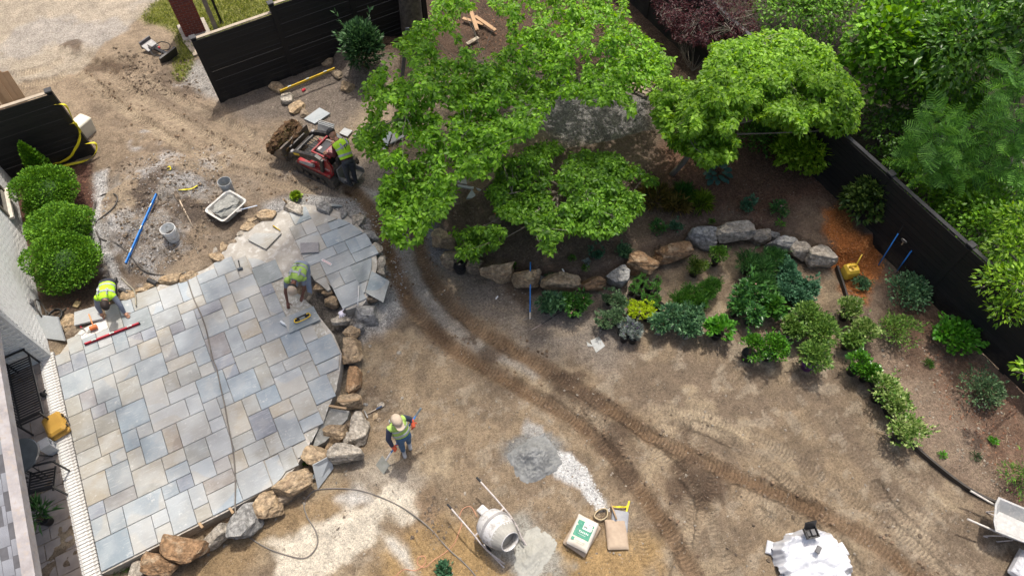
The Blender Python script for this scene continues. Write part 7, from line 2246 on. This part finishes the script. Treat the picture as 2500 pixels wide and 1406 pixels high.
    if hair is not None:
        hs = ball(.083, .104, .118, n=18, m=14)
        hv = hs[0]
        hv = np.where(((hv[:, 1] > .045) & (hv[:, 2] < .055))[:, None], hv * .9, hv)
        hv = np.where((hv[:, 2] < -.045)[:, None], hv * .88, hv)
        obj('hair', (hv @ M.T + hc, hs[1]), hair, t, smooth=True)
    if cap is not None:
        rings = [[(rx * math.cos(a), ry * math.sin(a), z) for a in np.linspace(0, 2 * math.pi, 20, endpoint=False)] for rx, ry, z in ((.088, .112, .018), (.09, .114, .045), (.084, .106, .085), (.06, .078, .118), (.02, .025, .131))]
        c_ = loft(rings)
        co = obj('cap', (c_[0] @ M.T + hc, c_[1]), cap, t, smooth=True)
        n = 12
        br = [[(.082 * math.cos(a), .100 * math.sin(a), .024 + dz) for a in np.linspace(.25, math.pi - .25, n)] + [(.072 * math.cos(a), .100 + .085 * math.sin(a) ** .6, .010 + dz) for a in np.linspace(math.pi - .25, .25, n)] for dz in (0, .008)]
        b_ = loft(br)
        obj('brim', (b_[0] @ M.T + hc, b_[1]), cap, co)
    if gloves is not None:
        for s in 'lr':
            d = (g('ha' + s) - g('wr' + s))
            d /= np.linalg.norm(d)
            gl = [(v * 1.0, f) for v, f in hand(g('wr' + s), g('ha' + s), j.get('up' + s, (0, 0, 1)), 1.14, j.get('curl' + s, .35))] + [limb(g('wr' + s) - d * .05, g('wr' + s), .040, .038)]
            fused('glove', gl, .009, gloves, t)
    return t


# ---- compact track loader
fr, re_ = P(722, 417, .30), P(818, 464, .30)
fd = (fr - re_)[:2]
fd /= np.linalg.norm(fd)
ctr = (fr + re_)[:2] / 2 + np.array([fd[1], -fd[0]]) * .50
ld = thing('track_loader', 'red compact track loader carrying a bucket of soil', 'loader', (ctr[0], ctr[1], gz(ctr[0], ctr[1]) + .0), math.atan2(fd[1], fd[0]))
LR = mat('loader_red', (.33, .018, .022), .35, (.27, .014, .018), 4, dirt=(.20, .10, .08), spec=.5)
LB = mat('loader_black', (.016, .016, .017), .45, (.03, .03, .03), 6, dirt=(.09, .075, .06))
TRK = mat('track_rubber', (.055, .048, .042), .85, (.10, .08, .06), 9, .4, 30)
LG = mat('loader_grey', (.30, .29, .28), .5, (.22, .21, .20), 6)
for s in (-1, 1):
    path = []
    hx, r = .50, .17
    for a in np.linspace(-90, 90, 9):
        path.append((hx + r * math.cos(R(a)), r + r * math.sin(R(a))))
    path += [(x, 2 * r + .01) for x in (.3, 0, -.2)]
    for a in np.linspace(90, 270, 9):
        path.append((-hx - .05 + r * math.cos(R(a)), r * 1.0 + r * math.sin(R(a))))
    path = np.array(path)
    inner = path * .86 + (0, .024)
    rings = [[(p[0], s * .42 + w, p[1]) for p in path] for w in (-.10, .10)]
    ringi = [[(p[0], s * .42 + w, p[1]) for p in inner] for w in (.10, -.10)]
    tk = obj('track', loft([rings[0], rings[1], ringi[0], ringi[1], rings[0]], cap=False), TRK, ld)
    lens = np.cumsum(np.r_[0, np.linalg.norm(np.diff(np.vstack([path, path[:1]]), axis=0), axis=1)])
    pc = np.vstack([path, path[:1]])
    lug = []
    for k in range(34):
        d = (k + .5) / 34 * lens[-1]
        i = np.searchsorted(lens, d) - 1
        a, b = pc[i], pc[i + 1]
        u_ = (d - lens[i]) / (lens[i + 1] - lens[i])
        q = a + (b - a) * u_
        lug.append(box(.035, .21, .03, (q[0], s * .42, q[1]), ry=-math.atan2(b[1] - a[1], b[0] - a[0])))
    obj('lugs', join(*lug), TRK, tk)
    for x in (-.52, -.26, 0, .26, .49):
        rr_ = .13 if abs(x) > .4 else .075
        obj('roller', cyl(rr_, .15, 16, (x, s * .42, .17 if abs(x) > .4 else .10), rx=math.pi / 2), TRK, tk)
    obj('track_frame', box(.80, .05, .10, (0, s * .42 + s * .03, .19), bev=.01), LB, tk)
obj('chassis', join(box(1.16, .62, .26, (-.05, 0, .36), bev=.02)), LB, ld)
obj('side_skirt', join(*[box(1.10, .16, .10, (-.05, s * .40, .41), bev=.01) for s in (-1, 1)]), LR, ld)
side = [(-.62, .40), (-.05, .40), (.10, .55), (-.15, .62), (-.30, .86), (-.55, .92), (-.66, .70)]
for s in (-1, 1):
    v, f = prism(side, -.03, .03)
    obj('side_panel', (np.stack([v[:, 0], v[:, 2] + s * .36, v[:, 1]], -1), f), LR, ld)
obj('engine_cover', box(.42, .56, .34, (-.20, 0, .66), bev=.03), LB, ld)
obj('hood_top', box(.36, .40, .04, (-.16, 0, .85), bev=.01), mat('hood_dark', (.05, .05, .055), .5), ld)
obj('hood_frame', join(box(.04, .62, .06, (-.02, 0, .90)), box(.44, .04, .05, (-.22, .30, .90)), box(.44, .04, .05, (-.22, -.30, .90)), box(.04, .62, .08, (-.44, 0, .95))), LR, ld)
obj('label_plate', box(.09, .12, .004, (-.08, .08, .872)), mat('plate_pale', (.62, .55, .54), .5), ld)
cp_ = obj('control_panel', box(.22, .60, .10, (-.52, 0, 1.0), ry=R(-18), bev=.02), LR, ld)
for y in (-.2, -.08, .06, .2):
    obj('lever', tube([(-.52, y, 1.04), (-.55, y, 1.14)], .012, 6), LB, cp_)
obj('hand_rail', tube(smooth_path([(-.50, -.30, 1.02), (-.66, -.30, 1.10), (-.70, 0, 1.10), (-.66, .30, 1.10), (-.50, .30, 1.02)], 5), .014, 7), LR, cp_, smooth=True)
obj('seat_pad', box(.10, .44, .22, (-.72, 0, .80), bev=.03), LB, ld)
for s in (-1, 1):
    ar = [(-.42, .95), (-.25, 1.0), (.45, .78), (.74, .58), (.80, .40), (.70, .38), (.64, .52), (.40, .66), (-.20, .84), (-.42, .84)]
    v, f = prism(ar, -.045, .045)
    am = obj('lift_arm', (np.stack([v[:, 0], v[:, 2] + s * .42, v[:, 1]], -1), f), LB, ld)
    obj('warning_decal', box(.22, .002, .07, (.42, s * .467, .72), ry=R(18)), YELL, am)
    obj('clevis', box(.07, .10, .05, (.60, s * .42, .70), bev=.008), LG, am)
    obj('tilt_cylinder', tube([(-.10, s * .46, .56), (.15, s * .46, .50), (.40, s * .46, .45)], [.045, .045, .026], 10), LG, ld)
    obj('rear_post', box(.10, .09, .50, (-.38, s * .42, .68), ry=R(-12), bev=.01), LB, ld)
obj('arm_cross', join(cyl(.045, .84, 12, (.58, 0, .60), rx=math.pi / 2), box(.06, .84, .05, (.74, 0, .46))), LB, ld)
for k in range(5):
    obj('hydraulic_hose', tube(smooth_path([(.05, -.14 + k * .07, .82), (.28, -.16 + k * .08, .86), (.48, -.12 + k * .06, .72), (.56, -.12 + k * .06, .62)], 4), .013, 6), BLACKP, ld, smooth=True)
obj('coupler_plate', box(.05, .60, .34, (.86, 0, .45), ry=R(-10), bev=.01), LB, ld)
bk = [(.90, .70), (.90, .26), (1.0, .20), (1.42, .22), (1.42, .25), (1.02, .25), (.95, .30), (.95, .70)]
v, f = prism(bk, -.52, .52)
bo = obj('bucket', (np.stack([v[:, 0], v[:, 2], v[:, 1]], -1), f), mat('bucket_steel', (.06, .055, .05), .5, (.14, .12, .10), 5, dirt=(.16, .10, .06)), ld)
sd_ = [(.92, .69), (.92, .26), (1.0, .22), (1.40, .24), (1.10, .55)]
for s in (-1, 1):
    v, f = prism(sd_, -.012, .012)
    obj('side_plate', (np.stack([v[:, 0], v[:, 2] + s * .51, v[:, 1]], -1), f), MATS['bucket_steel'], bo)
obj('platform', join(box(.34, .56, .04, (-.92, 0, .16), bev=.01), box(.04, .60, .42, (-.72, 0, .38)), box(.32, .03, .18, (-.92, .28, .24)), box(.32, .03, .18, (-.92, -.28, .24))), mat('platform_steel', (.25, .24, .22), .6, (.16, .155, .145), 6), ld)
text('lettering', 'DINGO', .10, mat('decal_white', (.75, .74, .72), .5), ld, (-.40, .392, .56), (math.pi / 2, 0, math.pi), .001)
# soil in the bucket
hr = ld.rotation_euler[2]
q = np.array([ctr[0] + fd[0] * 1.15, ctr[1] + fd[1] * 1.15, ld.location[2] + .52])
sp_ = [xf(rock(.70, 1.10, .56, 71, ICO, 2, .22)), xf(rock(.4, .5, .36, 72, ICO, 2, .30), (.10, -.3, .10)), xf(rock(.42, .5, .36, 73, ICO, 2, .30), (.08, .28, .10)), xf(rock(.35, .4, .3, 74, ICO, 2, .30), (.22, .42, -.06))]
so = thing('soil_load', 'dark brown soil heaped in the loader bucket', 'soil', q, hr)
obj('heap', join(*sp_), mat('soil_dark', (.075, .042, .022), .95, (.13, .075, .035), 5, 1.0, 16), so)
rng = np.random.default_rng(31)
n_ = 420
pp = rng.uniform(-1, 1, (n_, 3)) * (.32, .52, .03) + (0, 0, .25)
pp[:, 2] -= .45 * ((pp[:, 0] / .36) ** 2 + (pp[:, 1] / .60) ** 2) * .5
leaves(pp, rng.normal(0, 1, (n_, 3)) + (0, 0, .5), rng.uniform(.05, .12, n_), 'blade', mat_leaf('sod_blade', (.06, .05, .015), (.15, .13, .04), .2), 'grass_bits', so, wid=2)['kind'] = 'stuff'

# ---- workers
DEN = mat('denim_pale', (.30, .34, .42), .9, (.22, .26, .34), 6, .3, 40)
DENB = mat('denim_blue', (.07, .15, .27), .9, (.05, .11, .2), 6, .3, 40)
GREYS = mat('shirt_grey', (.20, .23, .29), .9, (.16, .18, .23), 6, .2, 30)
NAVY = mat('shirt_navy', (.03, .04, .075), .9, (.045, .055, .09), 6, .2, 30)
MAROON = mat('shirt_maroon', (.10, .018, .022), .9, (.07, .014, .016), 6, .2, 30)
DARKT = mat('trousers_dark', (.03, .034, .045), .9, (.045, .05, .06), 6, .2, 30)
BOOTT = mat('boot_tan', (.34, .28, .20), .8, (.26, .21, .15), 8)
BOOTG = mat('boot_grey', (.46, .45, .43), .8, (.36, .35, .33), 8)
CAPB = mat('cap_beige', (.50, .41, .31), .85, (.42, .34, .26), 10)
CAPK = mat('cap_black', (.02, .02, .021), .7)
HAIR = mat('hair_dark', (.022, .014, .011), .7)
GLO = mat('glove_orange', (.72, .13, .06), .7)
INK = mat('print_black', (.02, .02, .02), .7)


def at(v, k):
    return (v[0], v[1], v[2])


r1 = np.array([*P(262, 706, .36)[:2], .34])
k = lambda *a: J(r1, a[0], a[1], a[2] + r1[2])
person('kneeling worker in yellow vest setting stones by the house', r1,
       dict(pelvis=k(263, 690, .46), chest=k(258, 716, .58), neck=k(257, 733, .60), head=k(257, 744, .62), shl=k(276, 722, .56), ell=k(294, 746, .30), wrl=k(304, 764, .08), hal=k(314, 773, .04), shr=k(237, 727, .55), elr=k(238, 748, .26), wrr=k(247, 764, .08), har=k(250, 773, .05),
            hipl=k(272, 690, .42), hipr=k(253, 690, .42), knl=k(279, 722, .09), knr=k(247, 724, .09), anl=k(276, 690, .08), anr=k(250, 690, .08), curll=.08, curlr=.3, toel=(0, 1, 0), toer=(0, 1, 0)),
       (-1, 0, 0), (.05, -.15, -1), SKIN1, dict(shirt=GREYS, trousers=DARKT), hair=HAIR, vest=NEON)


def strokes(vo, g, right, ax, outw):
    S = []
    rng = np.random.default_rng(4)
    for i in range(7):
        c = g('chest') + outw * .166 + ax * (.02 - i * .034) + right * rng.uniform(-.01, .01)
        w_ = .05 if i < 5 else .10
        a = ribbon([c - right * w_ * .5, c, c + right * w_ * .5], .018 if i % 2 else .008)
        S.append(a)
    obj('lettering', join(*S), INK, vo)


r2 = np.array([*P(738, 690, .25)[:2], .22])
k = lambda *a: J(r2, a[0], a[1], a[2] + r2[2])
person('worker in lime vest and cap bending over the mortar gap', r2,
       dict(pelvis=k(736, 646, .92), chest=k(726, 668, 1.0), neck=k(718, 686, .98), head=k(714, 704, .99), shr=k(700, 684, .92), elr=k(697, 713, .60), wrr=k(702, 738, .30), har=k(704, 750, .22), shl=k(742, 680, .92), ell=k(742, 706, .66), wrl=k(738, 722, .45), hal=k(735, 732, .38),
            hipl=k(746, 648, .86), hipr=k(726, 648, .86), knl=k(752, 684, .48), knr=k(722, 690, .46), anl=k(757, 716, .10), anr=k(716, 712, .10), toel=(-.25, -1, 0), toer=(-.1, -1, 0)),
       (-1, 0, 0), (-.05, -.15, -1), SKIN2, dict(shirt=GREYS, trousers=DEN), hair=CAPK, cap=CAPB, vest=LIME, boots=BOOTT, sleeves=.3, vest_marks=strokes)
r3 = np.array([*P(988, 1092, 0)[:2], gz(*P(988, 1092, 0)[:2])])
k = lambda *a: J(r3, a[0], a[1], a[2] + r3[2])
person('standing worker in blue jeans shovelling on the open dirt', r3,
       dict(pelvis=k(984, 1064, .92), chest=k(973, 1042, 1.20), neck=k(967, 1031, 1.40), head=k(968, 1027, 1.53), shr=k(951, 1046, 1.33), elr=k(948, 1072, 1.06), wrr=k(958, 1089, .80), har=k(965, 1096, .72), shl=k(984, 1020, 1.35), ell=k(1000, 1022, 1.12), wrl=k(1007, 1030, 1.06), hal=k(1009, 1038, 1.00),
            hipl=k(992, 1062, .88), hipr=k(976, 1068, .88), knl=k(996, 1070, .48), knr=k(980, 1086, .50), anl=k(998, 1078, .10), anr=k(984, 1098, .10), curll=.9, curlr=.9, toel=(.3, -1, 0), toer=(.35, -1, 0), upl=(.3, .2, 1), upr=(-.3, .2, 1)),
       (-.85, -.5, 0), (.42, -.66, -.62), SKIN1, dict(shirt=NAVY, trousers=DENB), cap=CAPB, vest=LIME, boots=BOOTG, gloves=GLO)
a, b = P(1027, 997, 1.32), P(953, 1107, .36)
t = rod('shovel', 'square shovel with blue handle held by the standing worker', b, a, .017, BLUE, 'shovel', [], None)
L_ = float(np.linalg.norm(a - b))
obj('grip', cyl(.020, .22, 10, (L_ / 2 - .1, 0, 0), ry=math.pi / 2), mat('grip_grey', (.22, .27, .30), .6), t)
obj('socket', cyl(.020, .24, 10, (-L_ / 2 - .08, 0, 0), ry=math.pi / 2), mat('socket_pale', (.62, .60, .58), .4), t)
bv = [(-.20, -.11, .02), (-.20, .11, .02), (-.22, .135, 0), (-.52, .14, 0), (-.52, -.14, 0), (-.22, -.135, 0)]
V = [np.array(p) + (-L_ / 2 + .02, 0, 0) for p in bv] + [np.array(p) + (-L_ / 2 + .02, 0, -.005) for p in bv]
obj('blade', (np.array(V), [tuple(range(6)), tuple(range(11, 5, -1))] + [(i, i + 6, (i + 1) % 6 + 6, (i + 1) % 6) for i in range(6)]), mat('blade_worn', (.34, .34, .30), .5, (.26, .26, .22), 8), t)


def letter_p(vo, g, right, ax, outw):
    c = g('chest') + outw * .168 - ax * .0
    S = [ribbon([c - right * .04 - ax * .06, c - right * .04, c - right * .04 + ax * .07], .020), ribbon([c - right * .04 + ax * .065, c + right * .03 + ax * .06, c + right * .04 + ax * .035, c + right * .02 + ax * .008, c - right * .04 + ax * .005], .018)]
    obj('lettering', join(*S), INK, vo)


r4 = np.array([*(ctr - fd * .94), ld.location[2] + .18])
k = lambda *a: J(r4, a[0], a[1], a[2] + r4[2])
fo = np.array(old(fd[0], fd[1]))
person('loader operator in neon vest and black cap behind the controls', r4,
       dict(pelvis=k(850, 396, .92), chest=k(837, 362, 1.18), neck=k(822, 342, 1.36), head=k(811, 328, 1.44), shl=k(817, 356, 1.26), ell=k(817, 380, 1.00), wrl=k(800, 375, .96), hal=k(792, 371, .95), shr=k(846, 345, 1.27), elr=k(838, 350, 1.02), wrr=k(818, 350, .96), har=k(810, 346, .95),
            hipl=k(843, 402, .88), hipr=k(858, 396, .88), knl=k(846, 424, .48), knr=k(862, 418, .48), anl=k(854, 447, .10), anr=k(868, 440, .10), curll=.6, curlr=.6, toel=(*fo, 0), toer=(*fo, 0)),
       (fo[1], -fo[0], 0), (*(fo * .85), -.5), SKIN1, dict(shirt=MAROON, trousers=DARKT), cap=CAPK, vest=NEON, vest_marks=letter_p)
